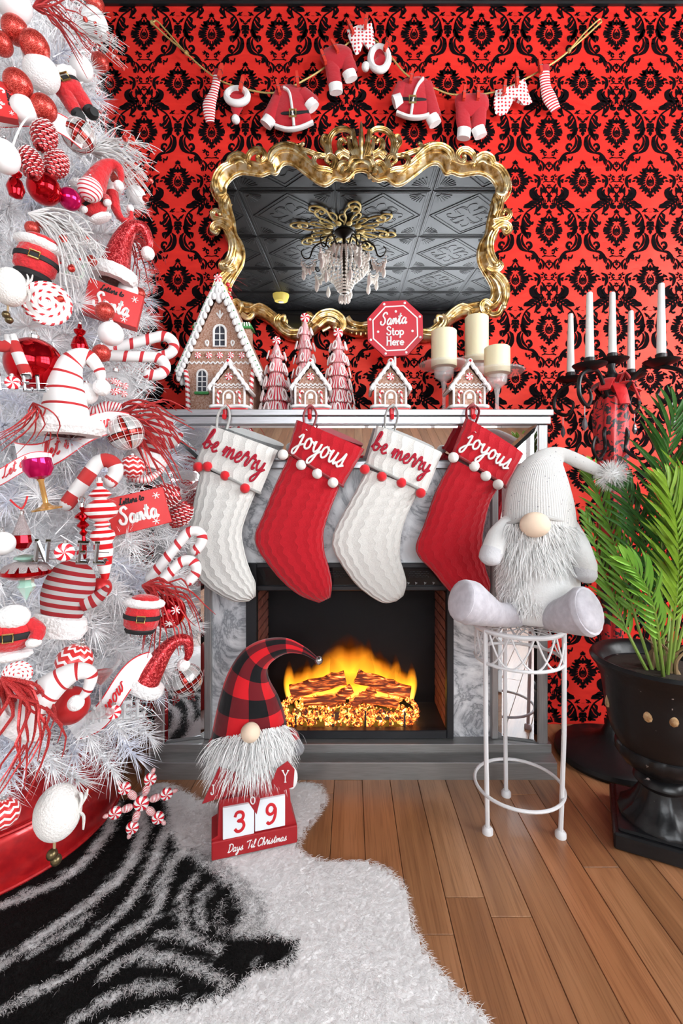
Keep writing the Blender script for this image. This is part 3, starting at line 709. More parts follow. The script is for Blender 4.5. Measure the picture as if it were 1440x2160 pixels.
# glowing ember bed and logs
def ember(name, k, dark):
    m, t, b = nt(name); I = b.inputs; co = coords(t, 'Object', (1, 1, 1))
    n = N(t, 'ShaderNodeTexNoise', i_Scale=85.0, i_Detail=3.0, i_Distortion=1.2); L(t, co, n.inputs['Vector'])
    I['Base Color'].default_value = c4(dark); I['Roughness'].default_value = .8
    L(t, ramp(t, n.outputs['Fac'], [(.40, (.18, .015, .0)), (.52, (1, .16, .015)), (.62, (1, .42, .07)), (.75, (1, .8, .35))]), I['Emission Color'])
    s = ramp(t, n.outputs['Fac'], [(.38, (.0, .0, .0)), (.50, (.28, .28, .28)), (.60, (.6, .6, .6)), (.72, (1, 1, 1))]); mu = N(t, 'ShaderNodeMath', operation='MULTIPLY'); mu.inputs[1].default_value = k
    L(t, s, mu.inputs[0]); L(t, mu.outputs[0], I['Emission Strength']); bump(t, b, n.outputs['Fac'], .8, .006)
    return m
EMB = ember('glowing_embers', 6.0, (.10, .04, .03))
def logmat():
    m, t, b = nt('charred_glowing_bark'); I = b.inputs
    tc = N(t, 'ShaderNodeTexCoord'); mp = N(t, 'ShaderNodeMapping'); mp.inputs['Scale'].default_value = (22, 60, 160); L(t, tc.outputs['Object'], mp.inputs[0])
    n = N(t, 'ShaderNodeTexNoise', i_Scale=1.0, i_Detail=3.0, i_Distortion=.6); L(t, mp.outputs[0], n.inputs['Vector'])
    I['Base Color'].default_value = (.11, .035, .02, 1); I['Roughness'].default_value = .8
    L(t, ramp(t, n.outputs['Fac'], [(.45, (.35, .03, .0)), (.58, (1, .17, .02)), (.74, (1, .48, .14))]), I['Emission Color'])
    s = ramp(t, n.outputs['Fac'], [(.44, (.10, .10, .10)), (.56, (.30, .30, .30)), (.72, (1, 1, 1))]); mu = N(t, 'ShaderNodeMath', operation='MULTIPLY'); mu.inputs[1].default_value = 2.6
    L(t, s, mu.inputs[0]); L(t, mu.outputs[0], I['Emission Strength']); bump(t, b, n.outputs['Fac'], 1.0, .006)
    return m
LOGM = logmat(); rl = random.Random(3)
def log(a, b_, r):
    a, b_ = V(a), V(b_); mb = MB(); n = 9; path = [a.lerp(b_, i/n)+V((0, 0, rl.uniform(-.002, .002))) for i in range(n+1)]
    mb.tube(path, [r*rl.uniform(.88, 1.08) for _ in path], 12)
    for i, v in enumerate(mb.v):
        d = V(v); t_ = rl.uniform(-.0018, .0018); mb.v[i] = (d.x, d.y+t_, d.z+t_)
    o = bpy.data.objects.new('log', mb.mesh('log', True, 60)); COL.objects.link(o); o.data.materials.append(LOGM); o.parent = FB; o.matrix_parent_inverse = basis(FB).inverted()
log(P(614, 1460, 1.46), P(728, 1428, 1.475), .0225)
log(P(752, 1426, 1.475), P(864, 1462, 1.46), .0225)
log(P(640, 1480, 1.445), P(728, 1474, 1.455), .014)
log(P(756, 1470, 1.455), P(838, 1486, 1.445), .014)
log(P(690, 1488, 1.45), P(742, 1452, 1.46), .016)
log(P(742, 1485, 1.452), P(790, 1452, 1.46), .015)
mb = MB()    # heap of embers under and around the logs
for i in range(420):
    a = rl.random()
    if a < .5: px, py, Y = rl.uniform(600, 872), rl.uniform(1498, 1528), rl.uniform(1.408, 1.425)
    elif a < .75: s = rl.choice((-1, 1)); an = rl.uniform(-1.3, 1.3); px, py, Y = 736+s*(112+30*math.cos(an)), 1500+26*math.sin(an), rl.uniform(1.415, 1.45)
    else: px, py, Y = rl.uniform(622, 852), rl.uniform(1468, 1494), rl.uniform(1.455, 1.47)
    M_ = Matrix.Translation(P(px, py, Y)) @ Euler((rl.uniform(0, 6), rl.uniform(0, 6), rl.uniform(0, 6))).to_matrix().to_4x4()
    mb.ball((0, 0, 0), rl.uniform(.005, .010), sx=rl.uniform(.9, 2.2), sz=rl.uniform(.4, .8), n=6, m=4, M=M_)
part('ember_bed', mb, EMB, kind='stuff')
mb = MB(); mb.box(P(612,0,1.43).x, P(860,0,1.43).x, 1.428, 1.445, .112, .135, bev=.003)
for px in (622, 700, 768, 850): mb.box(P(px,0,1.42).x, P(px,0,1.42).x+.006, 1.406, 1.43, .098, .15, bev=.001)
part('fire_grate', mb, mat('dark_grate', (.05, .05, .055), .4))
mb = MB(); mb.box(ix0-.002, ix1+.002, 1.388, 1.390, iz0-.004, iz1+.004)
part('glass_pane', mb, mat('clear_glass_pane', (1, 1, 1), .0, trans=1.0, ior=1.0 + .0, alpha=.10, spec=.3), smooth=False)
l = bpy.data.lights.new('ember_glow', 'AREA'); l.shape = 'RECTANGLE'; l.size = .36; l.size_y = .05; l.energy = 1.6; l.color = (1, .38, .08)
lo = bpy.data.objects.new('ember_glow', l); COL.objects.link(lo); lo.location = (0, 1.455, .19); lo.rotation_euler = (math.radians(62), 0, 0)
# ================================================================ baroque mirror
def gold_mat():
    m, t, b = nt('antique_gold_leaf'); I = b.inputs
    n = N(t, 'ShaderNodeTexNoise', i_Scale=55.0, i_Detail=4.0); L(t, coords(t), n.inputs['Vector'])
    L(t, ramp(t, n.outputs['Fac'], [(.30, (.20, .11, .03)), (.46, (.55, .34, .11)), (.60, (.70, .58, .36))]), I['Base Color'])
    I['Metallic'].default_value = .9; I['Roughness'].default_value = .33; bump(t, b, n.outputs['Fac'], .4, .003)
    return m
GOLD = gold_mat()
MX, MYP, MDEP = 761.0, 490.0, 1.588; MS = MDEP/FPX
mir = empty('wall_mirror', P(MX, MYP, MDEP), (math.radians(2.9), 0, 0), label='baroque gilt framed mirror leaning from the damask wall above the mantel', cat='mirror')
def ml(px, py, d=0.0): return V(((px-MX)*MS, -d, -(py-MYP)*MS))
half = [(761,367),(748,370),(741,377),(733,384),(724,388),(714,385),(706,385),(697,392),(686,397),(672,393),(656,382),(641,371),(628,361),(615,354),(602,353),(593,360),(587,371),(580,374),(571,371),(553,377),(530,374),(511,373),(493,381),(480,396),(478,410),(485,424),(489,445),(495,468),(499,495),(510,513),(515.5,536),(511,560),(495,586),(485,605),(485,622),(492,632),(508,635),(534,640),(558,646),(577,657),(593,671),(610,687),(624,692),(638,690),(652,678),(668,667),(690,662),(711,665),(728,674),(745,680),(761,681)]
cont = half+[(2*MX-x, y) for x, y in half[-2:0:-1]]
cp = [V((p.x, 0, p.y)) for p in smooth_path([((x-MX)*MS, -(y-MYP)*MS) for x, y in cont], 3, closed=True)]
nC = len(cp); nrm = []
for i in range(nC):
    t_ = cp[(i+2) % nC]-cp[i-2]; nn = V((-t_.z, 0, t_.x)).normalized(); nrm.append(nn)
area_ = sum(cp[i].x*cp[(i+1) % nC].z-cp[(i+1) % nC].x*cp[i].z for i in range(nC))
if area_ > 0: nrm = [-q for q in nrm]
for _ in range(3): nrm = [(nrm[i-1]+nrm[i]*2+nrm[(i+1) % nC]).normalized() for i in range(nC)]
prof = [(-2, -.002), (-2, .006), (0, .010), (3, .010), (4, .006), (7, .012), (11, .021), (14, .026), (16, .024), (18, .027), (22, .022), (25, .012), (26, -.006), (-2, -.006)]
mb = MB(); npf = len(prof)
for i in range(nC):
    for (o_, h) in prof:
        p = cp[i]+nrm[i]*(o_*MS); mb.vert((p.x, -h, p.z))
for i in range(nC):
    j = (i+1) % nC
    for k in range(npf-1): mb.face((i*npf+k, i*npf+k+1, j*npf+k+1, j*npf+k))
frm = ob('frame', mb, GOLD, mir, angle=70)
mb = MB(); c0 = mb.vert((0, -.004, 0)); ring = [mb.vert((p.x, -.004, p.z)) for p in cp]
for i in range(nC): mb.face((c0, ring[i], ring[(i+1) % nC]))
ob('mirror_glass', mb, mat('dark_mirror_glass', (.86, .87, .88), .008, metal=1.0), mir, smooth=False)
SCR = [ # carved scrolls and leaves of the left half: points, radii in pixels, height
 ([(697,338),(694,312),(707,293),(727,288),(741,295),(741,305),(733,305)],[6,6.5,6,5.5,4.5,4,3],.024),
 ([(737,338),(722,331),(716,316),(722,308),(729,314)],[5,7,6,4,3],.022),
 ([(693,340),(687,324),(680,313),(684,302),(691,304),(688,312)],[6,5,4.5,4.5,4,3],.022),
 ([(692,341),(672,340),(652,333),(640,328),(635,320),(641,316)],[4,6,6,4.5,3.5,3],.022),
 ([(702,374),(690,371),(672,368),(663,356),(666,345),(676,342)],[5,7,7,6,5,4],.026),
 ([(703,370),(707,352),(696,343),(689,352),(697,359)],[6.5,6.5,5.5,4.5,3],.028),
 ([(710,374),(717,361),(728,358),(731,368),(722,373)],[5,6,5.5,4.5,3],.030),
 ([(713,350),(723,341),(737,348)],[5,7,4],.028),([(735,362),(742,350),(756,348)],[4,6,4],.030),([(708,340),(716,333),(726,336)],[4,5.5,3],.026),
 ([(741,374),(746,360),(761,354)],[5,5.5,5.5],.030),
 ([(720,380),(724,366)],[6,5],.030),([(733,380),(734,368)],[5.5,4.5],.030),
 ([(752,350),(740,330),(734,304)],[5,6,2],.026),([(756,348),(748,318),(745,290)],[5,6.5,2],.030),
 ([(570,356),(578,337),(598,326),(622,329),(645,346),(666,364)],[6,9,9.5,8,6,3],.026),
 ([(584,330),(604,320),(628,324),(648,340)],[3,4,4,2],.026),([(640,340),(636,324),(640,318)],[4,4,3],.024),
 ([(526,356),(530,342),(543,333),(557,335),(563,346),(556,355),(547,351),(549,344)],[5,6,7,7,6,5,4,4],.030),
 ([(486,366),(492,351),(507,344),(522,350),(529,362)],[5,9,10,8,4],.026),([(500,360),(510,354),(520,358)],[4,5,3],.032),
 ([(496,358),(476,368),(464,384),(459,402),(463,416)],[5,8.5,9.5,9,5],.026),
 ([(461,410),(468,421),(478,417),(477,407)],[5,5.5,4.5,3],.030),
 ([(480,420),(471,434),(474,452),(482,462)],[5,7,7,4],.024),([(486,428),(481,444),(486,462)],[3,4,3],.028),
 ([(487,476),(470,473),(457,469),(452,459),(461,452),(467,460)],[6.5,7,6,5.5,4.5,3.5],.028),
 ([(488,492),(472,482),(457,483),(452,493),(460,499),(465,492)],[8,8.5,7,6,5,3.5],.030),
 ([(480,490),(491,508),(493,532),(485,552),(474,560)],[7,9,9.5,8,5],.026),([(486,500),(497,520),(499,540),(492,556)],[3,4,4,2],.028),
 ([(498,568),(486,574),(474,573),(468,564),(475,557),(480,564)],[6,7,6,5,4,3.5],.030),
 ([(486,576),(469,591),(459,608),(457,628),(462,650)],[7,10,10,8,5],.026),([(490,584),(476,600),(470,622)],[3,4,3],.030),
 ([(464,646),(472,662),(488,664),(494,652)],[5,7,6,4],.026),
 ([(488,646),(500,638),(509,646),(505,660),(495,662),(496,653)],[6,6.5,6,5,4,3],.030),
 ([(510,664),(523,672),(533,664),(527,652)],[6,7,6,4],.028),
 ([(528,656),(548,649),(569,660),(586,676)],[6,9,8,4],.026),([(540,650),(556,656),(572,670)],[3,4,3],.032),
 ([(592,666),(584,678),(594,694),(612,705),(636,702)],[5,8,9,8,4],.028),([(590,670),(600,668),(600,680)],[4,4,3],.032),([(600,690),(614,698),(630,697)],[3,4,3],.034),
 ([(640,694),(643,676),(650,664),(660,669)],[5,6,6,4],.028),([(651,667),(652,668)],[8,8],.034),
 ([(658,682),(676,666),(700,662),(720,674),(724,692),(712,700),(706,692)],[5,9,10,9,7,5,4],.028),([(672,690),(690,676),(708,680)],[4,6,4],.032),([(680,698),(696,690)],[4,4],.028),
 ([(733,670),(742,682),(761,687)],[5,6,6],.030),([(726,690),(734,694)],[4,4],.028),
 ([(761,694),(761,708)],[4,2],.028),([(752,693),(751,706)],[3.6,2],.028),([(743,691),(741,703)],[3.6,2],.027),([(735,689),(732,699)],[3.4,2],.026)]
for s in (1, -1):
    for (pts, rad, h) in SCR:
        pts = [(x if s > 0 else 2*MX-x, y) for x, y in pts]
        if s < 0 and all(abs(x-MX) < 2 for x, y in pts): continue
        mb = MB(); path = [ml(x, y, h-.008) for x, y in pts]
        sp = smooth_path(path, 5) if len(path) > 2 else path; rr_ = interp([r*MS for r in rad], len(sp))
        mb.tube(sp, rr_, 8, flat=.75, up=(0, 1, 0))
        if max(rad) >= 6 and len(sp) > 6:      # raised veins along the leaf
            for off in (-.62, 0, .62):
                q = []
                for i in range(len(sp)):
                    t_ = sp[min(i+1, len(sp)-1)]-sp[max(i-1, 0)]; nn = V((-t_.z, 0, t_.x)).normalized()
                    q.append(sp[i]+nn*(off*rr_[i])+V((0, -rr_[i]*.75*math.sqrt(1-off*off)*.97, 0)))
                mb.tube(q, [r*.24 for r in rr_], 5)
        for e in (0, -1):
            if rad[e] >= 3 and len(pts) > 4 and e == -1: mb.ball(sp[e], rr_[e]*1.35, n=8, m=6)
        ob('carved_scroll', mb, GOLD, frm)
mb = MB(); mb.tube(smooth_path([ml(761,352,.02), ml(761,312,.026), ml(761,276,.022)], 6), [.008, .014, .003], 8, flat=.7); ob('carved_scroll', mb, GOLD, frm)
mb = MB()     # pearl beading on the shoulders
for s in (1, -1):
    for pts in ([(486,350),(467,362),(454,382),(449,402),(453,420),(462,432)], [(583,327),(598,316),(614,314),(630,319)]):
        sp = smooth_path([ml(x if s > 0 else 2*MX-x, y, .016) for x, y in pts], 6)
        for i in range(0, len(sp)): mb.ball(sp[i], .0032, n=6, m=4)
ob('pearl_beading', mb, GOLD, frm, kind='stuff')
# ================================================================ chandelier above, seen in the mirror
IRON = mat('dark_bronze', (.03, .022, .016), .35, metal=.8)
OLDGOLD = mat('flat_old_gold_paint', (.48, .36, .12), .5, metal=.35)
CRYS = mat('crystal', (.88, .85, .78), .12, spec=.9, coat=.6)
ch = empty('chandelier', (-.05, -.27, ZC-.006), label='crystal basket chandelier with gold scroll ceiling medallion on black ceiling', cat='chandelier')
mb = MB()
for k in range(16):
    M_ = Matrix.Rotation(2*PI*k/16, 4, 'Z'); s = 1 if k % 2 else -1; f = 1.0 if k % 2 else .86
    def sc(pts, r): mb.tube([M_ @ V((x*f, y*s*1.0, -.012)) for x, y, _ in smooth_path([(a, b) for a, b in pts], 6)], r, 6, flat=.8)
    sc([(.10,.0),(.20,.015),(.29,.005),(.36,.03),(.385,.075),(.345,.105),(.31,.085),(.315,.055),(.34,.06)], .0075)
    sc([(.14,.0),(.20,-.03),(.25,-.025),(.262,.0),(.24,.012),(.228,-.002)], .006)
ob('medallion', mb, OLDGOLD, ch)
mb = MB()
for k in range(10): 
    a = 2*PI*k/10; M_ = Matrix.Rotation(a, 4, 'Z'); mb.ball((0, 0, 0), 1, n=8, m=6, M=M_ @ Matrix.Translation((.125, 0, -.022)) @ Matrix.Diagonal((.03, .022, .012, 1)))
ob('leaf_rosette', mb, OLDGOLD, ch)
mb = MB(); mb.lathe([(.0, -.02), (.07, -.02), (.075, -.035), (.03, -.06), (.012, -.07), (.012, -.13), (.03, -.14), (.115, -.148), (.125, -.158), (.115, -.168), (.02, -.165), (.012, -.2), (.012, -.44), (.03, -.455), (.0, -.47)], 20)
ob('stem', mb, IRON, ch)
bk = MB(); fr_ = MB()
for k in range(30):
    a = 2*PI*k/30; ca, sa = math.cos(a), math.sin(a)
    for i in range(17):
        t = i/16; r = lerp(.118, .03, max(0, t-.4)/.6)+.06*math.sin(min(1, t/.75)*PI*.95) if t < .95 else .03; z = lerp(-.165, -.455, t)
        bk.ball((ca*r, sa*r, z), .0115*(1-.35*t), n=6, m=4)
ob('bead_basket', bk, CRYS, ch)
mb = MB(); cr = MB(); bc = MB()
def drop(mbx, p, s): mbx.lathe([(.0005, 0), (.32, -.35), (.5, -.9), (.38, -1.25), (.0005, -1.5)], 6, Matrix.Translation(p) @ Matrix.Diagonal((s*.6, s*.35, s, 1)))
for k in range(7):
    M_ = Matrix.Rotation(2*PI*k/7+.3, 4, 'Z')
    mb.tube([M_ @ p for p in smooth_path([(.1, 0, -.155), (.16, 0, -.11), (.225, 0, -.15), (.255, 0, -.22), (.295, 0, -.225), (.315, 0, -.185), (.295, 0, -.16)], 6)], [.006, .006, .006, .005, .005, .004, .003], 6)
    for i in range(9):
        t = i/8; p = M_ @ V((lerp(.215, .315, t), .0, -.235-.045*math.sin(t*PI)))
        bc.ball(p, .0065, n=6, m=4); drop(cr, p-V((0, 0, .01)), .026+.012*(i % 2))
    drop(cr, M_ @ V((.30, 0, -.30)), .055); drop(cr, M_ @ V((.2, .03, -.35)), .06); drop(cr, M_ @ V((.18, -.02, -.17)), .05)
    for i in range(8):
        t = i/7; p = M_ @ V((lerp(.12, .24, t), 0, lerp(-.13, -.24, t)-.03*math.sin(t*PI))); bc.ball(p, .0065, n=6, m=4)
for k in range(9):
    a = 2*PI*k/9; drop(cr, (.035*math.cos(a), .035*math.sin(a), -.47), .04)
ob('arm', mb, IRON, ch); ob('crystal_drops', cr, CRYS, ch, smooth=False); ob('bead_chains', bc, CRYS, ch)
sp = empty('ceiling_spotlight', (-.73, -1.68, ZC-.006), label='small yellow drum spotlight fixed to the black ceiling', cat='ceiling light')
mb = MB(); mb.lathe([(.0, 0), (.085, 0), (.085, -.02), (.065, -.07), (.0, -.075)], 20); ob('shade', mb, mat('yellow_lacquer', (.75, .6, .12), .4, emit=(.9, .7, .15), estr=.25), sp)
mb = MB(); mb.lathe([(.0, -.0755), (.03, -.0755), (.03, -.079), (0, -.08)], 14); ob('lens', mb, WHITE_P, sp)
# ================================================================ things on the mantel shelf
SHZ = mz_t
ICE = mat('white_royal_icing', (.82, .81, .80), .55, bscale=160, bstr=.25); GINGER = mat('sugared_gingerbread', (.30, .125, .065), .8, col2=(.52, .36, .29), nscale=260, bscale=300, bstr=.4)
CRED = mat('candy_red', (.62, .012, .02), .35); CWHITE = mat('candy_white', (.82, .81, .80), .4); GREEN = mat('icing_green', (.05, .30, .08), .6)
CANE = striped('candy_cane_stripe', (.62, .02, .03), (.84, .83, .82), 60, 1, .45, .4)
MINT = striped('peppermint_swirl', (.66, .015, .03), (.88, .87, .86), 6, .6, .5, .25)
PANE = mat('dark_window_sugar', (.05, .055, .07), .2)
def mint(mb, c, r, th, M=None, nrm='y'):
    T = Matrix.Translation(V(c)) @ Matrix.Rotation(PI/2, 4, 'X')
    if M: T = M @ T
    mb.lathe([(.001, th), (r*.6, th*.95), (r*.9, th*.6), (r, 0), (r*.9, -th*.6), (.001, -th)], 18, T)
def wavy(mb, a, b, n, amp, r):
    a, b = V(a), V(b); pts = [a.lerp(b, i/(n*2))+V((0, 0, amp*(1 if i % 2 else -1))) for i in range(n*2+1)]
    mb.tube(smooth_path(pts, 4), r, 5)
def arch(x, z, w, h, n=8):
    return [(x-w, z), (x-w, z+h-w)]+[(x-w*math.cos(PI*i/n), z+h-w+w*math.sin(PI*i/n)) for i in range(1, n)]+[(x+w, z+h-w), (x+w, z)]
def small_house(loc, rot, label):
    h = empty('gingerbread_stocking_holder', loc, (0, 0, rot), label=label, cat='stocking holder', group='small gingerbread stocking holders')
    W2, D, H = .046, .036, .075
    mb = MB(); mb.box(-.056, .056, -.044, .044, 0, .012, bev=.004); ob('base', mb, CRED, h, smooth=False)
    mb = MB(); mb.tube(smooth_path([(x, y, .013+.0015*(i % 2)) for i, (x, y) in enumerate([(-.054,-.042),(-.03,-.045),(0,-.042),(.03,-.045),(.054,-.042),(.055,0),(.05,.04),(0,.042),(-.05,.04),(-.055,0)])], 4, True), .0055, 6, closed=True); ob('snow_edge', mb, ICE, h)
    mb = MB(); mb.prism([(-W2,.012),(W2,.012),(W2,H),(0,.132),(-W2,H)], -D, D); ob('body', mb, GINGER, h, smooth=False)
    for s in (-1, 1):
        mb = MB(); a, b_ = V((s*.058, 0, H-.010)), V((0, 0, .143)); d = (b_-a).normalized(); nn = V((-d.z*1, 0, d.x)); nn = nn if nn.z > 0 else -nn
        vs = [p+nn*o+V((0, y, 0)) for y in (-.046, .046) for p in (a, b_) for o in (0, .007)]
        mb.add(vs, [(0,1,3,2),(4,6,7,5),(0,4,5,1),(2,3,7,6),(1,5,7,3),(0,2,6,4)]); r_ = ob('roof_slab', mb, GINGER, h, smooth=False)
        mb = MB(); pts = [a.lerp(b_, i/10)+V((0, -.047, .003*(i % 2))) for i in range(11)]; mb.tube(smooth_path(pts, 3), .006, 6)
        for i in range(0, 10, 2): mb.ball(a.lerp(b_, (i+.5)/10)+V((0, -.049, -.005)), .0045, n=7, m=5)
        mb.tube([a+V((0,-.047,0)), a+V((0,.047,0))], .0055, 6); ob('icing_eave', mb, ICE, h)
    mb = MB(); mb.ball((0, -.04, .147), .010, sy=1.3, n=10, m=7); mb.tube([V((0,-.04,.145)), V((0,.044,.145))], .007, 6); ob('ridge_icing', mb, ICE, h)
    mb = MB(); mb.ball((0, -.051, .147), .0042, n=8, m=6); ob('red_candy', mb, CRED, h)
    mb = MB(); mint(mb, (0, -D-.003, .103), .0115, .003); ob('peppermint', mb, MINT, h)
    mb = MB(); wavy(mb, (-W2, -D-.002, H+.004), (W2, -D-.002, H+.004), 7, .0028, .0023); wavy(mb, (-W2, -D-.002, H-.004), (W2, -D-.002, H-.004), 7, .002, .0016)
    for s in (-1, 1): mb.tube([V((s*W2,-D,.012)), V((s*W2,-D,H))], .0035, 6)
    ob('icing_trim', mb, ICE, h)
    mb = MB(); mb.prism(arch(0, .014, .015, .045), -D-.004, -D+.002); dr = ob('door', mb, GINGER, h, smooth=False)
    mb = MB(); mb.tube([V((x,-D-.004,z)) for x, z in arch(0, .014, .0165, .047)], .0028, 6); mb.prism(arch(0, .036, .007, .016), -D-.006, -D-.003); ob('door_icing', mb, ICE, dr)
    for s in (-1, 1):
        mb = MB(); mb.tube(smooth_path([(s*.032,-D-.004,.014),(s*.032,-D-.004,.05),(s*.030,-D-.004,.058),(s*.024,-D-.004,.058),(s*.022,-D-.004,.052)], 5), .0036, 7); ob('candy_cane', mb, CANE, h)
    mb = MB(); mb.tube(smooth_path([(0,-.04,.006),(0,-.066,.010),(0,-.078,.002),(0,-.080,-.022),(0,-.087,-.03),(0,-.094,-.02)], 5), [.006,.007,.007,.006,.006,.005], 8, flat=.7); ob('hook', mb, CRED, h)
    return h
HY = 1.398
hold = [(484, 'small gingerbread stocking holder in front of the tall gingerbread house'), (655, 'small gingerbread stocking holder between the peppermint ribbon trees'), (823, 'small gingerbread stocking holder standing under the octagonal sign'), (988, 'small gingerbread stocking holder under the glass candle plates')]
for i, (px, lb) in enumerate(hold):
    small_house((P(px, 0, HY-.03).x, HY, SHZ), (0, .02, 0, .0)[i], lb)
# ---- the tall gingerbread house
TY = 1.505
th = empty('gingerbread_house', (P(474, 0, TY).x, TY, SHZ), label='tall steep gingerbread house with icing windows and candy cane posts', cat='gingerbread house')
k_ = TY/FPX*.985
def tz(py): return (CY-py)*TY/FPX+CAM_H-SHZ
wall_p = [(-.108,0),(.108,0),(.108,tz(790)),(.078,tz(735)),(.0,tz(632)),(-.078,tz(735)),(-.108,tz(790))]
D = .055
mb = MB(); mb.prism(wall_p, -D, D); ob('body', mb, GINGER, th, smooth=False)
for s in (-1, 1):
    pts = smooth_path([(s*.128,0,tz(800)),(s*.105,0,tz(768)),(s*.070,0,tz(718)),(s*.036,0,tz(665)),(0,0,tz(620))], 4)
    mb = MB(); n = len(pts); B = len(mb.v)
    for p in pts:
        for y in (-D-.014, D+.014): mb.vert((p.x, y, p.z)); mb.vert((p.x+s*.008, y, p.z+.006))
    for i in range(n-1):
        a, b_ = B+i*4, B+(i+1)*4
        for c in ((0,1),(1,3),(3,2),(2,0)): mb.face((a+c[0], a+c[1], b_+c[1], b_+c[0]))
    ob('roof_slab', mb, GINGER, th)
    mb = MB(); mb.tube([p+V((s*.003,-D-.015,.003)) for p in pts], .009, 7)
    for i in range(1, n):
        mb.ball(pts[i]+V((-s*.002,-D-.019,-.010)), .0082, sz=1.3, n=8, m=6)
    mb.tube([pts[0]+V((0,-D-.014,0)), pts[0]+V((0,D+.014,0))], .009, 6)
    for i in range(5): mb.ball(pts[0]+V((0,-D-.012+i*.028,-.012-.006*(i % 2))), .007, sz=1.9, n=7, m=5)
    ob('icing_eave', mb, ICE, th)
    mb = MB()
    for i in range(1, n-1, 1): mb.ball(pts[i]+V((s*.005,-D-.0235,.004)), .0022, n=6, m=4)
    ob('gumdrop', mb, GREEN, th)
    mb = MB(); mb.tube(smooth_path([(s*.098,-D-.008,.0),(s*.101,-D-.008,tz(820)),(s*.108,-D-.008,tz(792))], 5), .0075, 8); ob('candy_post', mb, CANE, th)
    mb = MB(); wx = s*.056; mb.prism(arch(wx, tz(835), .0145, .068), -D-.003, -D+.001); wn = ob('window', mb, PANE, th, smooth=False)
    mb = MB(); mb.tube([V((x,-D-.004,z)) for x, z in arch(wx, tz(835), .0155, .07)], .0032, 6, closed=True)
    for q in range(1, 4): mb.tube([V((wx-.014,-D-.004,tz(835)+.016*q)), V((wx+.014,-D-.004,tz(835)+.016*q))], .0017, 5)
    mb.tube([V((wx,-D-.004,tz(835))), V((wx,-D-.004,tz(835)+.066))], .0017, 5); ob('window_icing', mb, ICE, wn)
    mb = MB()
    for q in range(9): mb.ball((wx-.019+q*.0047, -D-.007, tz(838)), .0052, n=7, m=5)
    ob('window_hedge', mb, GREEN, th)
    mb = MB(); q = V((s*.072, 0, tz(712))); mb.box(q.x-.016, q.x+.016, -.026, .02, tz(735), tz(695)); dm_ = ob('dormer', mb, GINGER, th, smooth=False)
    mb = MB(); mb.prism([(q.x-.024, tz(697)), (q.x+.024, tz(697)), (q.x+.018, tz(688)), (q.x-.018, tz(688))], -.032, .026); mb.tube([V((q.x-.024,-.03,tz(697))), V((q.x+.024,-.03,tz(697)))], .005, 6); ob('dormer_roof', mb, GREEN, dm_, smooth=False)
    mb = MB(); 
    for e in range(5): mb.tube([V((q.x-.018+e*.009,-.0335,tz(696))), V((q.x-.014+e*.007,-.0335,tz(688)))], .0022, 5)
    ob('dormer_icing', mb, ICE, dm_)
mb = MB(); mb.prism(arch(0, tz(743), .0175, .066), -D-.003, -D+.001); wn = ob('window', mb, PANE, th, smooth=False)
mb = MB(); mb.tube([V((x,-D-.004,z)) for x, z in arch(0, tz(743), .019, .068)], .0038, 6, closed=True)
for q in range(1, 3): mb.tube([V((-.017,-D-.004,tz(743)+.02*q)), V((.017,-D-.004,tz(743)+.02*q))], .0019, 5)
mb.tube([V((0,-D-.004,tz(743))), V((0,-D-.004,tz(743)+.066))], .0019, 5); ob('window_icing', mb, ICE, wn)
for i in range(5):
    mb = MB(); mint(mb, (-.07+i*.035, -D-.003, tz(761)), .0105, .003); ob('peppermint', mb, MINT, th)
mb = MB(); mb.tube([V((-.088,-D-.001,tz(750))), V((.088,-D-.001,tz(750)))], .0026, 5); wavy(mb, (-.104,-D-.002,tz(776)), (.104,-D-.002,tz(776)), 14, .003, .0025)
for s in (-1, 1): mb.tube(smooth_path([(s*.04,-D-.002,tz(742)),(s*.046,-D-.002,tz(734)),(s*.04,-D-.002,tz(731)),(s*.036,-D-.002,tz(734))], 4, True), .0026, 5, closed=True)
mb.tube(smooth_path([(0,-D-.002,tz(686)),(0,-D-.002,tz(670))], 2), .003, 5); mb.tube(smooth_path([(-.01,-D-.002,tz(675)),(0,-D-.002,tz(683)),(.01,-D-.002,tz(675))], 4), .0028, 5)
for i in range(12): mb.box(-.1+i*.0172, -.09+i*.0172, -D-.003, -D+.001, .006+(i % 2)*.007, .012+(i % 2)*.007)
ob('icing_trim', mb, ICE, th)
mb = MB(); mb.ball((0,-D-.01,tz(640)), .014, sz=2.0, n=12, m=8); mb.ball((0,-D-.006,tz(625)), .012, sz=1.6, n=10, m=8); ob('icing_peak', mb, ICE, th)
mb = MB(); mint(mb, (-.001,-D-.02,tz(610)), .0135, .005); ob('peppermint_finial', mb, MINT, th)
mb = MB()
for (x, py) in ((.026,618),(.033,628),(.028,638),(.035,645)): mb.ball((x,-D-.004,tz(py)), .0068, n=9, m=6)
ob('berries', mb, mat('shiny_red_berry', (.55, .01, .015), .15, coat=.5), th)
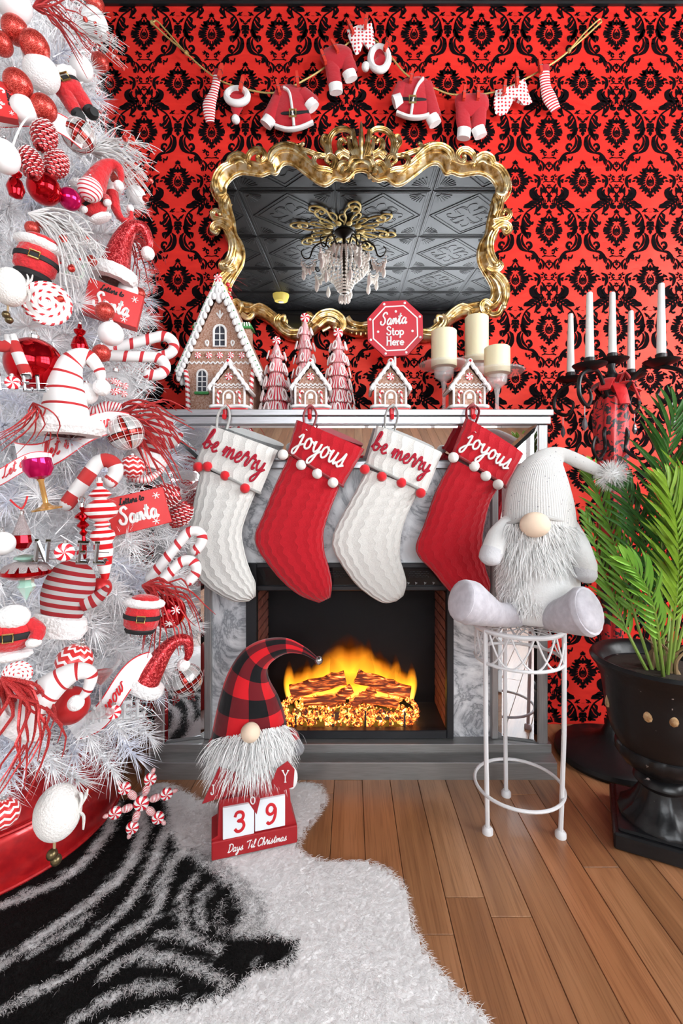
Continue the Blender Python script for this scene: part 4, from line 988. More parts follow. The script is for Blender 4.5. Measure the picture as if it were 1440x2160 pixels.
# ---- peppermint ribbon trees
RIB = striped('ribbon_candy_stripe', (.68, .03, .06), (.86, .80, .79), 26, 0, .5, .45)
LOOPS = {}
def candy_tree(px, Y, ptop, label, tiers, seed):
    H = (CY-ptop)*Y/FPX+CAM_H-SHZ; r0 = .050
    t_ = empty('peppermint_tree', (P(px, 0, Y).x, Y, SHZ), (0, 0, seed), label=label, cat='tabletop tree')
    rd = random.Random(int(seed*10)); hb = H-.018
    for i in range(tiers):
        z1 = hb*(1-i/tiers*.97); zb = hb*(i/tiers)**1.0; zt = min(hb, hb*((i+1.45)/tiers)); k = 1-i/tiers
        rb = r0*(.30+.70*k); rt = max(.007, r0*(.30+.70*(1-(i+1.45)/tiers))*.55)
        mb = MB(); nn = 13+int(13*k)
        fn = lambda a, r, z, nn=nn: r*(1+.05*abs(math.sin(a*nn/2)))
        mb.lathe([(rt*.9, zt), (lerp(rt, rb, .30), lerp(zt, zb, .35)), (lerp(rt, rb, .62), lerp(zt, zb, .68)), (rb*.97, zb+.010), (rb, zb+.003), (rb*.90, zb), (rb*.55, zb+.004)], 52, fn=fn)
        tr = ob('ribbon_tier', mb, RIB, t_)
        nl = max(4, int(6*k)+3)
        for q in range(nl):
            a = 2*PI*(q+.5*(i % 2))/nl+rd.uniform(-.1, .1); s_ = .0185*(.6+.45*k)
            if (i, nl) not in LOOPS:
                mb = MB(); loop = [V((math.sin(u)*s_*.55*(1-.4*(math.cos(u)*.5+.5)), -(.002+(.5-.5*math.cos(u))*.007), math.cos(u)*s_)) for u in [2*PI*e/12 for e in range(12)]]
                mb.tube(loop, .0026, 5, closed=True); LOOPS[(i, nl)] = mb.mesh('ribbon_loop'); LOOPS[(i, nl)].materials.append(mat('pale_ribbon_candy', (.84, .74, .73), .4))
            o = put('ribbon_loop', LOOPS[(i, nl)], None, tr); o.location = (math.sin(a)*rb, -math.cos(a)*rb, zb+s_*.95); o.rotation_euler = (0, 0, a)
    mb = MB(); mint(mb, (0, 0, H-.004), .0165 if tiers > 5 else .014, .008, Matrix.Rotation(-seed, 4, 'Z')); ob('peppermint_top', mb, MINT, t_)
candy_tree(583, 1.46, 716, 'short peppermint ribbon tree beside the tall gingerbread house', 5, .3)
candy_tree(643, 1.53, 668, 'tallest peppermint ribbon tree standing behind a gingerbread stocking holder', 7, 1.1)
candy_tree(713, 1.47, 700, 'peppermint ribbon tree standing farthest from the tall gingerbread house', 6, 2.0)
# ---- octagonal sign
sgY = 1.47; sg = empty('octagon_sign', (P(833, 0, sgY).x, sgY, SHZ), (0, 0, math.radians(-4)), label='red octagonal sign with white lettering on a thin stick', cat='sign')
zc_ = CAM_H+(CY-694)*sgY/FPX-SHZ; Ro = 62.5*sgY/FPX
def octa(r, n=8): return [(r*math.cos(PI/8+PI/4*i+.03), r*math.sin(PI/8+PI/4*i+.03)) for i in range(n)]
TS = Matrix.Translation((0, 0, zc_))
mb = MB(); mb.prism(octa(Ro), -.006, .006, TS); bd = ob('board', mb, mat('sign_red', (.52, .015, .03), .4), sg, smooth=False)
mb = MB(); mb.tube([TS @ V((x, -.0068, z)) for x, z in octa(Ro*.80)], .0022, 4, closed=True, flat=.3, up=(0,1,0))
ob('white_border', mb, CWHITE, bd)
dots_ = [(Ro*.9*math.cos(PI/8+PI/4*i+.03), Ro*.9*math.sin(PI/8+PI/4*i+.03)) for i in range(8)]+[(.002, .054), (-.055, -.010), (.055, -.010)]
for (x, z) in dots_:
    mb = MB(); mb.ball(TS @ V((x, -.0065, z)), .0041, sy=.35, n=10, m=6); ob('white_dot', mb, CWHITE, bd)
def place_text(mbt, M): 
    for i, v in enumerate(mbt.v): mbt.v[i] = tuple(M @ V(v))
    return mbt
mb = place_text(text_mb('Santa', .0195, .0027, .22), TS @ Matrix.Translation((-.006,-.007,.013)) @ Matrix.Rotation(-.06, 4, 'Y'))
ob('lettering', mb, CWHITE, bd)
mb = place_text(text_mb('Stop', .0132, .0024, 0, PRINT), TS @ Matrix.Translation((0,-.007,-.021))); ob('lettering', mb, CWHITE, bd)
mb = place_text(text_mb('Here', .0132, .0024, 0, PRINT), TS @ Matrix.Translation((0,-.007,-.054))); ob('lettering', mb, CWHITE, bd)
mb = MB(); mb.tube([V((0,.004,0)), V((0,.004,zc_-Ro*.8))], .004, 8); mb.box(-.02,.02,-.012,.02,0,.004, bev=.001); ob('stick', mb, CWHITE, sg)
# ---- ivory pillar candles on glass pedestals
IVORY = mat('ivory_wax', (.80, .73, .50), .5, sss=.15); GLS = mat('clear_glass', (.9, .9, .9), .03, trans=.3, ior=1.3, alpha=.30, spec=.9)
for (px, Y, pt, pb, hw, pw, lb) in ((936,1.44,698,772,26.5,53,'mid-height ivory pillar candle'),(1005,1.55,669,764,24.5,50,'tallest ivory pillar candle'),(1048,1.43,733,786,26.5,56,'shortest ivory pillar candle')):
    s_ = Y/FPX; x = (px-CX)*s_; zp = CAM_H+(CY-pb)*s_; zt = CAM_H+(CY-pt)*s_
    g = empty('candle_pedestal', (x, Y, SHZ), label='clear glass pedestal plate under the '+lb, cat='candle holder', group='glass candle pedestals'); H = zp-SHZ; R = pw*s_
    mb = MB(); mb.lathe([(.0, H-.004), (R*.7, H-.003), (R*.96, H+.003), (R, H+.004), (R*.97, H-.001), (R*.7, H-.008), (.001, H-.010)], 40); ob('plate', mb, GLS, g)
    mb = MB(); mb.lathe([(.032, H-.010), (.030, H-.034), (.010, H-.05), (.006, H-.075), (.0055, .03), (.010, .012), (.034, .004), (.036, .0), (.0005, .0), (.0005, H-.05), (.026, H-.034), (.029, H-.011)] if H > .09 else [(.03, H-.01), (.006, H-.04), (.0055, .02), (.034, .004), (.036, 0), (.0005, 0)], 28); ob('stem', mb, GLS, g)
    c = empty('pillar_candle', (x, Y, zp), label=lb+' on a glass pedestal plate', cat='candle', group='ivory pillar candles'); h = zt-zp+.0
    r = hw*s_; mb = MB(); mb.lathe([(.0005, -.004), (r, -.004), (r, h-.003), (r-.003, h), (r-.008, h-.001), (.0005, h-.004)], 32); ob('wax', mb, IVORY, c)
    mb = MB(); mb.tube([V((0,0,h-.005)), V((.001,0,h+.006))], .0012, 5); ob('wick', mb, mat('wick_black', (.02,.02,.02), .9), c)
# ================================================================ stockings
def knit(name, col, cs=9.0, depth=.9):
    m, t, b = nt(name); I = b.inputs
    tc = N(t, 'ShaderNodeTexCoord'); sx = N(t, 'ShaderNodeSeparateXYZ'); L(t, tc.outputs['UV'], sx.inputs[0])
    def mth(op, a, bb=None):
        n = t.nodes.new('ShaderNodeMath'); n.operation = op
        for i, q in enumerate((a, bb)):
            if q is None: continue
            if isinstance(q, (int, float)): n.inputs[i].default_value = q
            else: L(t, q, n.inputs[i])
        return n.outputs[0]
    v0 = mth('MULTIPLY', sx.outputs[0], 210.0)
    u = mth('ADD', mth('MULTIPLY', sx.outputs[1], cs*2), mth('MULTIPLY', mth('SINE', v0), .09)); fu = mth('PINGPONG', u, .5)            # columns round the leg
    v = mth('MULTIPLY', sx.outputs[0], 30.0)
    br = mth('COSINE', v0)
    rib = mth('POWER', mth('MULTIPLY', fu, 2.0), .6)
    st = N(t, 'ShaderNodeTexNoise', i_Scale=420.0); L(t, coords(t), st.inputs['Vector'])
    h = mth('ADD', mth('MULTIPLY', rib, mth('ADD', 1.0, mth('MULTIPLY', br, .2))), mth('MULTIPLY', st.outputs['Fac'], .35))
    L(t, ramp(t, st.outputs['Fac'], [(.3, [c*.88 for c in col]), (.7, col)]), I['Base Color'])
    I['Roughness'].default_value = .9; I['Sheen Weight'].default_value = .3; I['Specular IOR Level'].default_value = .2
    bump(t, b, h, depth, .0032)
    return m
KW = knit('white_cable_knit', (.76, .75, .71)); KR = knit('red_cable_knit', (.50, .008, .018))
FELT_R = mat('red_felt_ball', (.66, .012, .02), .95, sheen=.3, bscale=300, bstr=.4); FELT_W = mat('white_felt_ball', (.80, .78, .74), .95, sheen=.3, bscale=300, bstr=.4)
EMB_R = mat('red_chain_stitch', (.42, .01, .03), .9, bscale=900, bstr=.6); EMB_W = mat('white_chain_stitch', (.86, .85, .82), .9, bscale=900, bstr=.6)
SY = 1.306
def stocking(cuff, left, right, poms, word, red, label, loop, tpos, tsize):
    TLp, TRp, BRp, BLp = [P(x, y, SY) for x, y in cuff]
    root = empty('christmas_stocking', (TLp+TRp)/2, label=label, cat='stocking', group='stockings hanging from the mantel')
    km, pm, em = (KR, FELT_W, EMB_W) if red else (KW, FELT_R, EMB_R)
    l_ = smooth_path([P(x, y, SY) for x, y in left], 4); r_ = smooth_path([P(x, y, SY) for x, y in right], 4)
    mb = MB(); n = 20; rows = len(l_); acc = 0; us = []
    for i in range(rows):
        c = (l_[i]+r_[i])/2; w = (r_[i]-l_[i])/2; d = .020*min(1, (rows-1-i)/4+.18)
        if i: acc += ((l_[i]+r_[i])/2-(l_[i-1]+r_[i-1])/2).length
        us.append(acc)
        for k in range(n):
            a = 2*PI*k/n; ca, sa = math.cos(a), math.sin(a)
            e = abs(ca)**.8*(1 if ca > 0 else -1)
            mb.vert(c+w*e+V((0, d*sa, 0)))
    for i in range(rows-1):
        for k in range(n):
            q = (k+1) % n; mb.face((i*n+k, i*n+q, (i+1)*n+q, (i+1)*n+k), ((us[i], k/n), (us[i], (k+1)/n), (us[i+1], (k+1)/n), (us[i+1], k/n)))
    mb.face([(rows-1)*n+k for k in range(n)]); ob('leg', mb, km, root, angle=80, world=True)
    # cuff
    def S(a, b, d=.026, lift=0.0):
        L_ = TLp.lerp(BLp, b); R_ = TRp.lerp(BRp, b); c = (L_+R_)/2; w = (R_-L_)/2
        return c+w*math.sin(a*PI/2)+V((0, -(d*math.cos(a*PI/2)**.7 if abs(a) < 1 else 0)-lift, 0))
    mb = MB(); nb = 7; n = 28
    for b in range(nb+1):
        bb = b/nb; puff = 1+.10*math.sin(bb*PI)
        for k in range(n):
            a = 2*PI*k/n; L_ = TLp.lerp(BLp, bb); R_ = TRp.lerp(BRp, bb); c = (L_+R_)/2; w = (R_-L_)/2
            sa = math.sin(a); mb.vert(c+w*math.cos(a)+V((0, (abs(sa)**.7)*(1 if sa > 0 else -1)*.026*puff, 0)))
    for b in range(nb):
        for k in range(n):
            q = (k+1) % n; mb.face((b*n+k, b*n+q, (b+1)*n+q, (b+1)*n+k), ((b*.012, k/n), (b*.012, (k+1)/n), (b*.012+.012, (k+1)/n), (b*.012+.012, k/n)))
    mb.face(list(range(n))[::-1]); mb.face([nb*n+k for k in range(n)]); cf = ob('cuff', mb, km, root, angle=60, world=True)
    mb = MB(); mb.tube([S(-1+2*i/24, 1.0, .026, 0) for i in range(25)], .004, 6); ob('cuff_hem', mb, km, cf, world=True)
    w0 = (TRp-TLp).length/2; h0 = (BLp-TLp).length
    def bend(x, z):
        a = max(-.98, min(.98, (x+tpos[0])/w0)); a = math.asin(a)*2/PI
        return S(a, tpos[1]-z/h0, .026*1.08, .003)
    ob('lettering', text_mb(word, tsize, .0033, .12, fn=bend, k=5, flat=.8), em, cf, world=True)
    for (x, y) in poms:
        mb = MB(); mb.ball(P(x, y, SY-.022), .0150 if red else .0143, n=14, m=10); ob('pompom', mb, pm, cf, world=True)
    mb = MB(); pts = smooth_path([P(x, y, SY-.004+.003*i) for i, (x, y) in enumerate(loop)], 6)
    mb.tube(pts, .0085, 8, flat=.35, up=(1, 0, 0)); ob('hanging_loop', mb, km, root, world=True)
    return root
stocking([(445,897),(586,950),(549,1040),(414,971)], [(424,985),(408,1060),(398,1115),(393,1150),(398,1180),(412,1214),(445,1245),(490,1268),(524,1269)], [(541,1035),(528,1066),(516,1098),(510,1124),(513,1150),(520,1180),(530,1208),(539,1230),(539,1258)],
         [(418,985),(438,984),(475,1003),(516.5,1030)], 'be merry', False, 'white knit stocking with red lettering, nearest the white tree', [(457,905),(459,878),(468,862),(480,860),(484,880),(478,905)], (-.004, .60), .0285)
stocking([(625,886),(768,948),(723,1026),(606,953)], [(610,960),(580,1023),(555,1084),(538,1124),(540,1152),(558,1182),(592,1224),(630,1255),(672,1272)], [(716,1026),(704,1056),(693,1084),(683,1118),(682,1142),(685,1168),(693,1195),(700,1230),(697,1260)],
         [(596.5,959),(635,980.6),(669,999),(702,1018)], 'joyous', True, 'red knit stocking with white lettering, hung between the two white ones', [(642,900),(640,876),(648,860),(660,859),(667,876),(660,902)], (-.004, .66), .0315)
stocking([(793,898),(932,956),(899,1040),(770,979)], [(774,990),(741,1051),(714,1100),(700,1139),(707,1170),(741,1222),(770,1250),(805,1271),(834,1269)], [(889,1035),(872,1058),(858,1088),(848,1118),(844,1146),(844,1178),(851,1203),(857,1230),(851,1256)],
         [(769,990),(805,1005),(846.5,1018),(887,1040)], 'be merry', False, 'white knit stocking with red lettering, hung between the two red ones', [(812,908),(812,880),(820,860),(833,858),(839,876),(832,908)], (-.008, .60), .0275)
stocking([(981,883),(1103,959),(1065,1028),(952,956)], [(954,968),(918,1038),(894,1106),(877,1150),(884,1176),(912,1205),(945,1245),(975,1262),(1005,1268)], [(1054,1026),(1040,1046),(1030,1070),(1020,1115),(1017,1145),(1018,1172),(1026,1206),(1034,1232),(1029,1258)],
         [(956,965),(1000,983.6),(1024,1004),(1050,1022)], 'joyous', True, 'red knit stocking with white lettering, hung beside the white plush gnome', [(988,896),(983,872),(988,858),(1002,856),(1010,868),(1003,892)], (-.003, .64), .0295)
# ================================================================ fur helper
def fur(mb, roots, length, wid, droop=.6, seg=4, seed=1, spread=.35, curl=0.0, down=V((0, 0, -1))):
    """roots: (point, direction); thin tapering locks that bend with their weight"""
    r = random.Random(seed)
    for (p, d) in roots:
        l = length*r.uniform(.7, 1.2); d = (V(d).normalized()+V((r.gauss(0, 1), r.gauss(0, 1), r.gauss(0, 1)))*spread*.4).normalized()
        side = d.cross(V((r.gauss(0, 1), r.gauss(0, 1), r.gauss(0, 1)))).normalized(); q = V(p); b = len(mb.v); w = wid*r.uniform(.7, 1.3); ph = r.uniform(0, 6)
        for i in range(seg+1):
            t = i/seg; ww = w*(1-t)**.7 if i < seg else 0
            if i < seg: mb.vert(q+side*ww); mb.vert(q-side*ww)
            else: mb.vert(q)
            d = (d+down*(droop/seg)+side.cross(d)*curl*math.sin(ph+t*7)).normalized(); q = q+d*(l/seg)
        for i in range(seg-1): mb.face((b+2*i, b+2*i+1, b+2*i+3, b+2*i+2))
        mb.face((b+2*(seg-1), b+2*(seg-1)+1, b+2*seg))
def edge_tube(mb, left, right, dep, n=20, k=4, uvs=(1.0, 1.0), cap=True, power=1.0):
    """a body given by its two silhouette edges; dep scales its depth"""
    l_ = smooth_path(left, k); r_ = smooth_path(right, k); rows = len(l_); acc = 0; us = []; B = len(mb.v)
    dp = interp(dep, rows) if hasattr(dep, '__len__') else [dep]*rows
    for i in range(rows):
        c = (l_[i]+r_[i])/2; w = (r_[i]-l_[i])/2
        if i: acc += (c-(l_[i-1]+r_[i-1])/2).length
        us.append(acc*uvs[0])
        for q in range(n):
            a = 2*PI*q/n; sa = math.sin(a); mb.vert(c+w*math.cos(a)+V((0, w.length*dp[i]*(abs(sa)**power)*(1 if sa > 0 else -1), 0)))
    for i in range(rows-1):
        for q in range(n):
            e = (q+1) % n; mb.face((B+i*n+q, B+i*n+e, B+(i+1)*n+e, B+(i+1)*n+q), ((us[i], q/n), (us[i], (q+1)/n), (us[i+1], (q+1)/n), (us[i+1], q/n)))
    if cap: mb.face([B+q for q in range(n)][::-1]); mb.face([B+(rows-1)*n+q for q in range(n)])
WFUR = mat('white_fur', (.86, .86, .85), .8, sheen=.3, spec=.2)
NOSE = mat('beige_felt_nose', (.74, .58, .44), .8)
# ================================================================ white wire plant stand
WIRE = mat('white_enamelled_wire', (.70, .70, .71), .4, bscale=60, bstr=.08)
SX_, SYc, STZ = .420, 1.142, .497
st = empty('plant_stand', (SX_, SYc, 0), label='round white wire plant stand with lattice skirt on the oak floor', cat='plant stand')
def ring(r, z, rad, n=48): 
    mb = MB(); mb.tube([V((r*math.cos(2*PI*i/n), r*math.sin(2*PI*i/n), z)) for i in range(n)], rad, 8, closed=True); return mb
ob('top_rim', ring(.105, STZ-.008, .006), WIRE, st); ob('skirt_ring', ring(.105, .412, .0042), WIRE, st); ob('foot_ring', ring(.106, .094, .0042), WIRE, st)
mb = MB()
for k in range(16):
    for s in (-1, 1):
        a0 = 2*PI*k/16; mb.tube([V((lerp(.012, .104, t)*math.cos(a0+s*.75*math.sin(t*PI/2)), lerp(.012, .104, t)*math.sin(a0+s*.75*math.sin(t*PI/2)), STZ-.004)) for t in [i/8 for i in range(9)]], .0026, 5, flat=.5)
ob('lattice_top', mb, WIRE, st)
for k in range(12):
    mb = MB(); a0 = 2*PI*k/12; pts = []
    for i in range(17):
        t = i/16; a = a0+(t-.5)*1.02; z = lerp(.490, .413, 1-(2*t-1)**2); pts.append(V((.105*math.cos(a), .105*math.sin(a), z)))
    mb.tube(pts, .0024, 6); ob('skirt_arch', mb, WIRE, st)
for (fx, fy) in ((.330, 1.100), (.5007, 1.0875), (.4217, 1.238)):
    d = V((fx-SX_, fy-SYc, 0)); top = d.normalized()*.1055
    mb = MB(); mb.tube([top+V((0, 0, STZ-.004)), d.normalized()*.105+V((0, 0, .25)), d+V((0, 0, .008))], .0058, 8); lg = ob('leg', mb, WIRE, st)
    mb = MB(); mb.lathe([(.0005, .016), (.008, .016), (.013, .010), (.013, 0), (.0005, 0)], 14, Matrix.Translation(d)); ob('foot', mb, WIRE, lg)
# ================================================================ white plush gnome
GY = 1.10
gn = empty('plush_gnome', (.458, 1.125, STZ), label='white plush gnome with knitted hat and fur beard sitting on the plant stand', cat='plush gnome')
def gp(name, mb, m, parent=gn, **k): return ob(name, mb, m, parent, world=True, **k)
FURB = mat('white_plush', (.68, .68, .67), .95, sheen=.4, bscale=220, bstr=.5)
def ribknit(name, col, scale=84.):
    m, t, b = nt(name); I = b.inputs; tc = N(t, 'ShaderNodeTexCoord'); sx = N(t, 'ShaderNodeSeparateXYZ'); L(t, tc.outputs['UV'], sx.inputs[0])
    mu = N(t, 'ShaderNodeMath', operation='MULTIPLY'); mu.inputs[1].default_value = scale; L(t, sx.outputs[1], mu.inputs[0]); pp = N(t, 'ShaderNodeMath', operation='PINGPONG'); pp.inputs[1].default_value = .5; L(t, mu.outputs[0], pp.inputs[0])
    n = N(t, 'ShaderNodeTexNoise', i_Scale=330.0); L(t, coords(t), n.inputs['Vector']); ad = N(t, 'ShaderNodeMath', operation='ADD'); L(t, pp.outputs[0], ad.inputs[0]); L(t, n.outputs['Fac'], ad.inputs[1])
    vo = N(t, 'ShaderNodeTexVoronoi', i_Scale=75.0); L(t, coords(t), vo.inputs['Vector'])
    spk = ramp(t, vo.outputs['Distance'], [(.0, (.25, .25, .27)), (.10, (.3, .3, .32)), (.13, col)]); mxk = N(t, 'ShaderNodeMix', data_type='RGBA', blend_type='MULTIPLY'); mxk.inputs[0].default_value = 1.0; L(t, spk, mxk.inputs[6]); L(t, ramp(t, pp.outputs[0], [(.0, (.62, .62, .63)), (.22, (1, 1, 1))]), mxk.inputs[7]); L(t, mxk.outputs[2], I['Base Color'])  # grooves between ribs darkened in the colour, painted in place of their shade
    I['Roughness'].default_value = .85; I['Sheen Weight'].default_value = .3; bump(t, b, ad.outputs[0], .5, .003)
    return m
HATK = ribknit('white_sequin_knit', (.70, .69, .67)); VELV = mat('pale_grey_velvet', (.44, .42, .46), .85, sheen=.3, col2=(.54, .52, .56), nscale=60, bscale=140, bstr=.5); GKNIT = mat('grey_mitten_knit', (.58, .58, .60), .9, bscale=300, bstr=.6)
mb = MB(); edge_tube(mb, [P(x, y, GY+.02) for x, y in [(1100,1312),(1068,1306),(1052,1270),(1048,1225),(1056,1170),(1068,1110),(1090,1080)]], [P(x, y, GY+.02) for x, y in [(1170,1312),(1200,1306),(1215,1270),(1218,1225),(1212,1170),(1202,1110),(1182,1080)]], .8, n=28)
bod = gp('body', mb, FURB)
mb = MB(); rd = random.Random(4); roots = []
for i in range(2600):
    a = rd.uniform(-2.0, 2.0); t = rd.random(); py = lerp(1118, 1300, t); hw = 82*(1-.16*(2*t-1)**2)
    p = P(1133+hw*math.sin(a)*.98, py, GY+.02-.072*math.cos(a)*(.85+.15*t)); roots.append((p, V((math.sin(a), -math.cos(a)*1.0, -.9))))
fur(mb, roots, .020, .0013, 1.0, 3, 5, .8); gp('body_fur', mb, WFUR, bod, kind='stuff')
mb = MB(); roots = []
for i in range(2600):
    a = rd.uniform(-1.45, 1.45); t = rd.random()**1.2; py = lerp(1105, 1195, t); hw = lerp(74, 62, t)
    roots.append((P(1133+hw*math.sin(a), py, GY-.058*math.cos(a)-.012), V((math.sin(a)*.9, -.7, -1))))
fur(mb, roots, .046, .0010, 1.0, 4, 6, .85, .2); gp('beard', mb, WFUR, kind='stuff')
mb = MB(); hl = [(1064,1102),(1068,1050),(1082,1005),(1106,970),(1142,948),(1180,943),(1222,958),(1262,980),(1282,996)]; hr = [(1212,1112),(1206,1062),(1196,1018),(1188,990),(1186,980),(1190,975),(1212,986),(1252,1002),(1276,1010)]
edge_tube(mb, [P(x, y, GY+.01) for x, y in hl], [P(x, y, GY+.01) for x, y in hr], [.82, .8, .75, .7, .6, .7, .9, .9, .9], n=32)
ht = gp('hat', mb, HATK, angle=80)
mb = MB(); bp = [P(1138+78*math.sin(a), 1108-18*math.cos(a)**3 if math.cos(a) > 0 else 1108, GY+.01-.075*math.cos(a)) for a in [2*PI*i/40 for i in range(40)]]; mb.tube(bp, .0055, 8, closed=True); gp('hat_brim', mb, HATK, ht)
pc = P(1290, 1003, GY-.005); mb = MB(); mb.ball(pc, .022, n=12, m=8); pm = gp('pompom', mb, WFUR)
mb = MB(); roots = []
for i in range(700):
    d = V((rd.gauss(0, 1), rd.gauss(0, 1), rd.gauss(0, 1))).normalized(); roots.append((pc+d*.018, d))
fur(mb, roots, .026, .0009, .25, 3, 7, .4); gp('pompom_fur', mb, WFUR, pm, kind='stuff')
mb = MB(); mb.ball(P(1128, 1107, GY-.085), .034, sx=1, sz=.84, sy=.7, n=20, m=14); gp('nose', mb, NOSE)
for (pts, rad, mt) in (([(1078,1098,.02),(1052,1130,-.03),(1038,1165,-.05),(1033,1180,-.055)], [.020,.026,.026,.021], [(1038,1160,-.05),(1031,1182,-.058),(1028,1192,-.06)]), ([(1198,1105,.02),(1218,1150,-.025),(1232,1195,-.045),(1236,1210,-.05)], [.020,.026,.028,.022], [(1230,1195,-.045),(1236,1218,-.052),(1236,1230,-.055)])):
    mb = MB(); mb.tube(smooth_path([P(x, y, GY+d) for x, y, d in pts], 5), rad, 14); ar = gp('arm', mb, FURB)
    mb = MB(); sp_ = smooth_path([P(x, y, GY+d) for x, y, d in mt], 5); mb.tube(sp_, [.0255, .026, .024, .016, .006], 14); gp('mitten', mb, GKNIT, ar)
for (pts, rad, sole) in (([(1090,1296,.0),(1050,1296,-.05),(1018,1284,-.075),(992,1272,-.09),(972,1266,-.10)], [.026,.024,.034,.043,.040], None), ([(1150,1302,-.01),(1175,1300,-.06),(1205,1296,-.10),(1232,1290,-.125),(1243,1288,-.135)], [.024,.030,.038,.047,.044], None)):
    mb = MB(); sp_ = smooth_path([P(x, y, GY+d) for x, y, d in pts], 5); mb.tube(sp_, rad, 18, flat=1.15); ft = gp('boot', mb, VELV)
    d = (sp_[-1]-sp_[-4]).normalized(); mb = MB(); M_ = Matrix.Translation(sp_[-1]) @ d.to_track_quat('Z', 'Y').to_matrix().to_4x4()
    mb.ball((0, 0, 0), 1, n=18, m=10, M=M_ @ Matrix.Diagonal((.043, .046, .012, 1))); so = gp('sole', mb, VELV, ft)
# ================================================================ red countdown gnome
RZ = .012; cg = empty('countdown_gnome', (-.227, 1.066, RZ), (0, 0, math.radians(16.6)), label='red countdown block with buffalo plaid hatted gnome standing on the zebra rug', cat='countdown gnome')
BRED = mat('painted_red_wood', (.34, .010, .014), .5, bscale=50, bstr=.1, stretch=(2, 20, 20)); TILE = mat('white_number_tile', (.78, .82, .85), .5); NRED = mat('number_red', (.55, .012, .02), .5)
mb = MB(); mb.prism([(-.095,0),(.095,0),(.095,.036),(.082,.075),(.078,.126),(-.078,.126),(-.082,.048),(-.095,.042)], -.034, .04); mb.box(-.095, .095, -.0425, .0425, 0, .040, bev=.002); ob('block', mb, BRED, cg, smooth=False)
for (x, z, ch_) in ((-.037, .075, '3'), (.033, .0785, '9')):
    mb = MB(); mb.box(x-.034, x+.034, -.040, -.033, z-.035, z+.035, bev=.001); tl = ob('number_tile', mb, TILE, cg, smooth=False)
    mb = place_text(text_mb(ch_, .0215, .0036, 0, n=6, k=6, flat=.4), Matrix.Translation((x+.003, -.0405, z-.022))); ob('numeral', mb, NRED, tl)
mb = place_text(text_mb("Days 'Til Christmas", .0088, .0011, .25, k=4), Matrix.Translation((.004, -.043, .012))); ob('lettering', mb, CWHITE, cg)
def cp_(name, mb, m, parent=cg, **k): return ob(name, mb, m, parent, world=True, **k)
CYG = 1.055
FELTR = mat('dark_red_felt', (.36, .010, .016), .9, sheen=.2, bscale=260, bstr=.3); WOOL = mat('grey_wool', (.20, .20, .21), .95, bscale=400, bstr=.7)
mb = MB(); edge_tube(mb, [P(x, y, CYG+.01) for x, y in [(484,1676),(466,1650),(457,1606),(466,1560),(490,1520)]], [P(x, y, CYG+.01) for x, y in [(596,1660),(610,1632),(608,1595),(598,1550),(580,1515)]], .42, n=24); cp_('body', mb, FELTR)
for (sh, mi) in (([(478,1552,.0),(458,1562,-.02),(447,1580,-.03)], [(449,1578,-.03),(440,1596,-.035),(434,1612,-.035)]), ([(590,1545,.0),(612,1552,-.02),(622,1566,-.03)], [(620,1564,-.03),(628,1580,-.035),(630,1590,-.035)])):
    mb = MB(); mb.tube(smooth_path([P(x, y, CYG+d) for x, y, d in sh], 4), [.016, .016, .013], 12); ar = cp_('arm', mb, FELTR)
    mb = MB(); mb.tube(smooth_path([P(x, y, CYG+d) for x, y, d in mi], 4), [.013, .016, .008], 12); cp_('mitten', mb, WOOL, ar)
def pennant(poly, Yc, lt, lc, lsz):
    mb = MB(); c = [P(x, y, Yc) for x, y in poly]; n = len(c)
    mb.add(c+[p+V((0, .0025, 0)) for p in c], [tuple(range(n)), tuple(range(2*n-1, n-1, -1))]+[(i, n+i, n+(i+1) % n, (i+1) % n) for i in range(n)])
    pn = cp_('pennant', mb, FELTR, smooth=False)
    cp_('letter', place_text(text_mb(lt, lsz, .0013, 0), Matrix.Translation(P(lc[0], lc[1], Yc-.002))), CWHITE, pn)
    return pn
pennant([(462,1618),(506,1632),(498,1672),(426,1696)], .972, 'J', (449,1676), .0105)
pennant([(518,1684),(550,1680),(541,1718)], .985, 'O', (533,1696), .0078)
pennant([(584,1622),(606,1606),(621,1624),(618,1660),(592,1670),(574,1650)], .958, 'Y', (602,1650), .0125)
mb = MB(); c = P(614, 1640, 1.012); mb.ball(c, .026, sx=.55, sy=.25, sz=1.0, n=16, m=10); cp_('white_trim', mb, CWHITE)
def plaid():
    m, t, b = nt('buffalo_plaid'); I = b.inputs; tc = N(t, 'ShaderNodeTexCoord'); sx = N(t, 'ShaderNodeSeparateXYZ'); L(t, tc.outputs['UV'], sx.inputs[0])
    def chk(o, f, off=0.):
        mu = N(t, 'ShaderNodeMath', operation='MULTIPLY_ADD'); mu.inputs[1].default_value = f; mu.inputs[2].default_value = off; L(t, o, mu.inputs[0]); fr = N(t, 'ShaderNodeMath', operation='FRACT'); L(t, mu.outputs[0], fr.inputs[0])
        lt = N(t, 'ShaderNodeMath', operation='LESS_THAN'); lt.inputs[1].default_value = .5; L(t, fr.outputs[0], lt.inputs[0]); return lt.outputs[0]
    ad = N(t, 'ShaderNodeMath', operation='ADD'); L(t, chk(sx.outputs[0], 13.0, .2), ad.inputs[0]); L(t, chk(sx.outputs[1], 5.0, .13), ad.inputs[1]); dv = N(t, 'ShaderNodeMath', operation='MULTIPLY'); dv.inputs[1].default_value = .5; L(t, ad.outputs[0], dv.inputs[0])
    L(t, ramp(t, dv.outputs[0], [(0, (.56, .012, .018)), (.3, (.13, .010, .014)), (.8, (.008, .008, .009))], 'CONSTANT'), I['Base Color']); I['Roughness'].default_value = .95; I['Sheen Weight'].default_value = .2; I['Specular IOR Level'].default_value = .1
    n = N(t, 'ShaderNodeTexNoise', i_Scale=25.0); L(t, coords(t), n.inputs['Vector']); bump(t, b, n.outputs['Fac'], .5, .008); return m
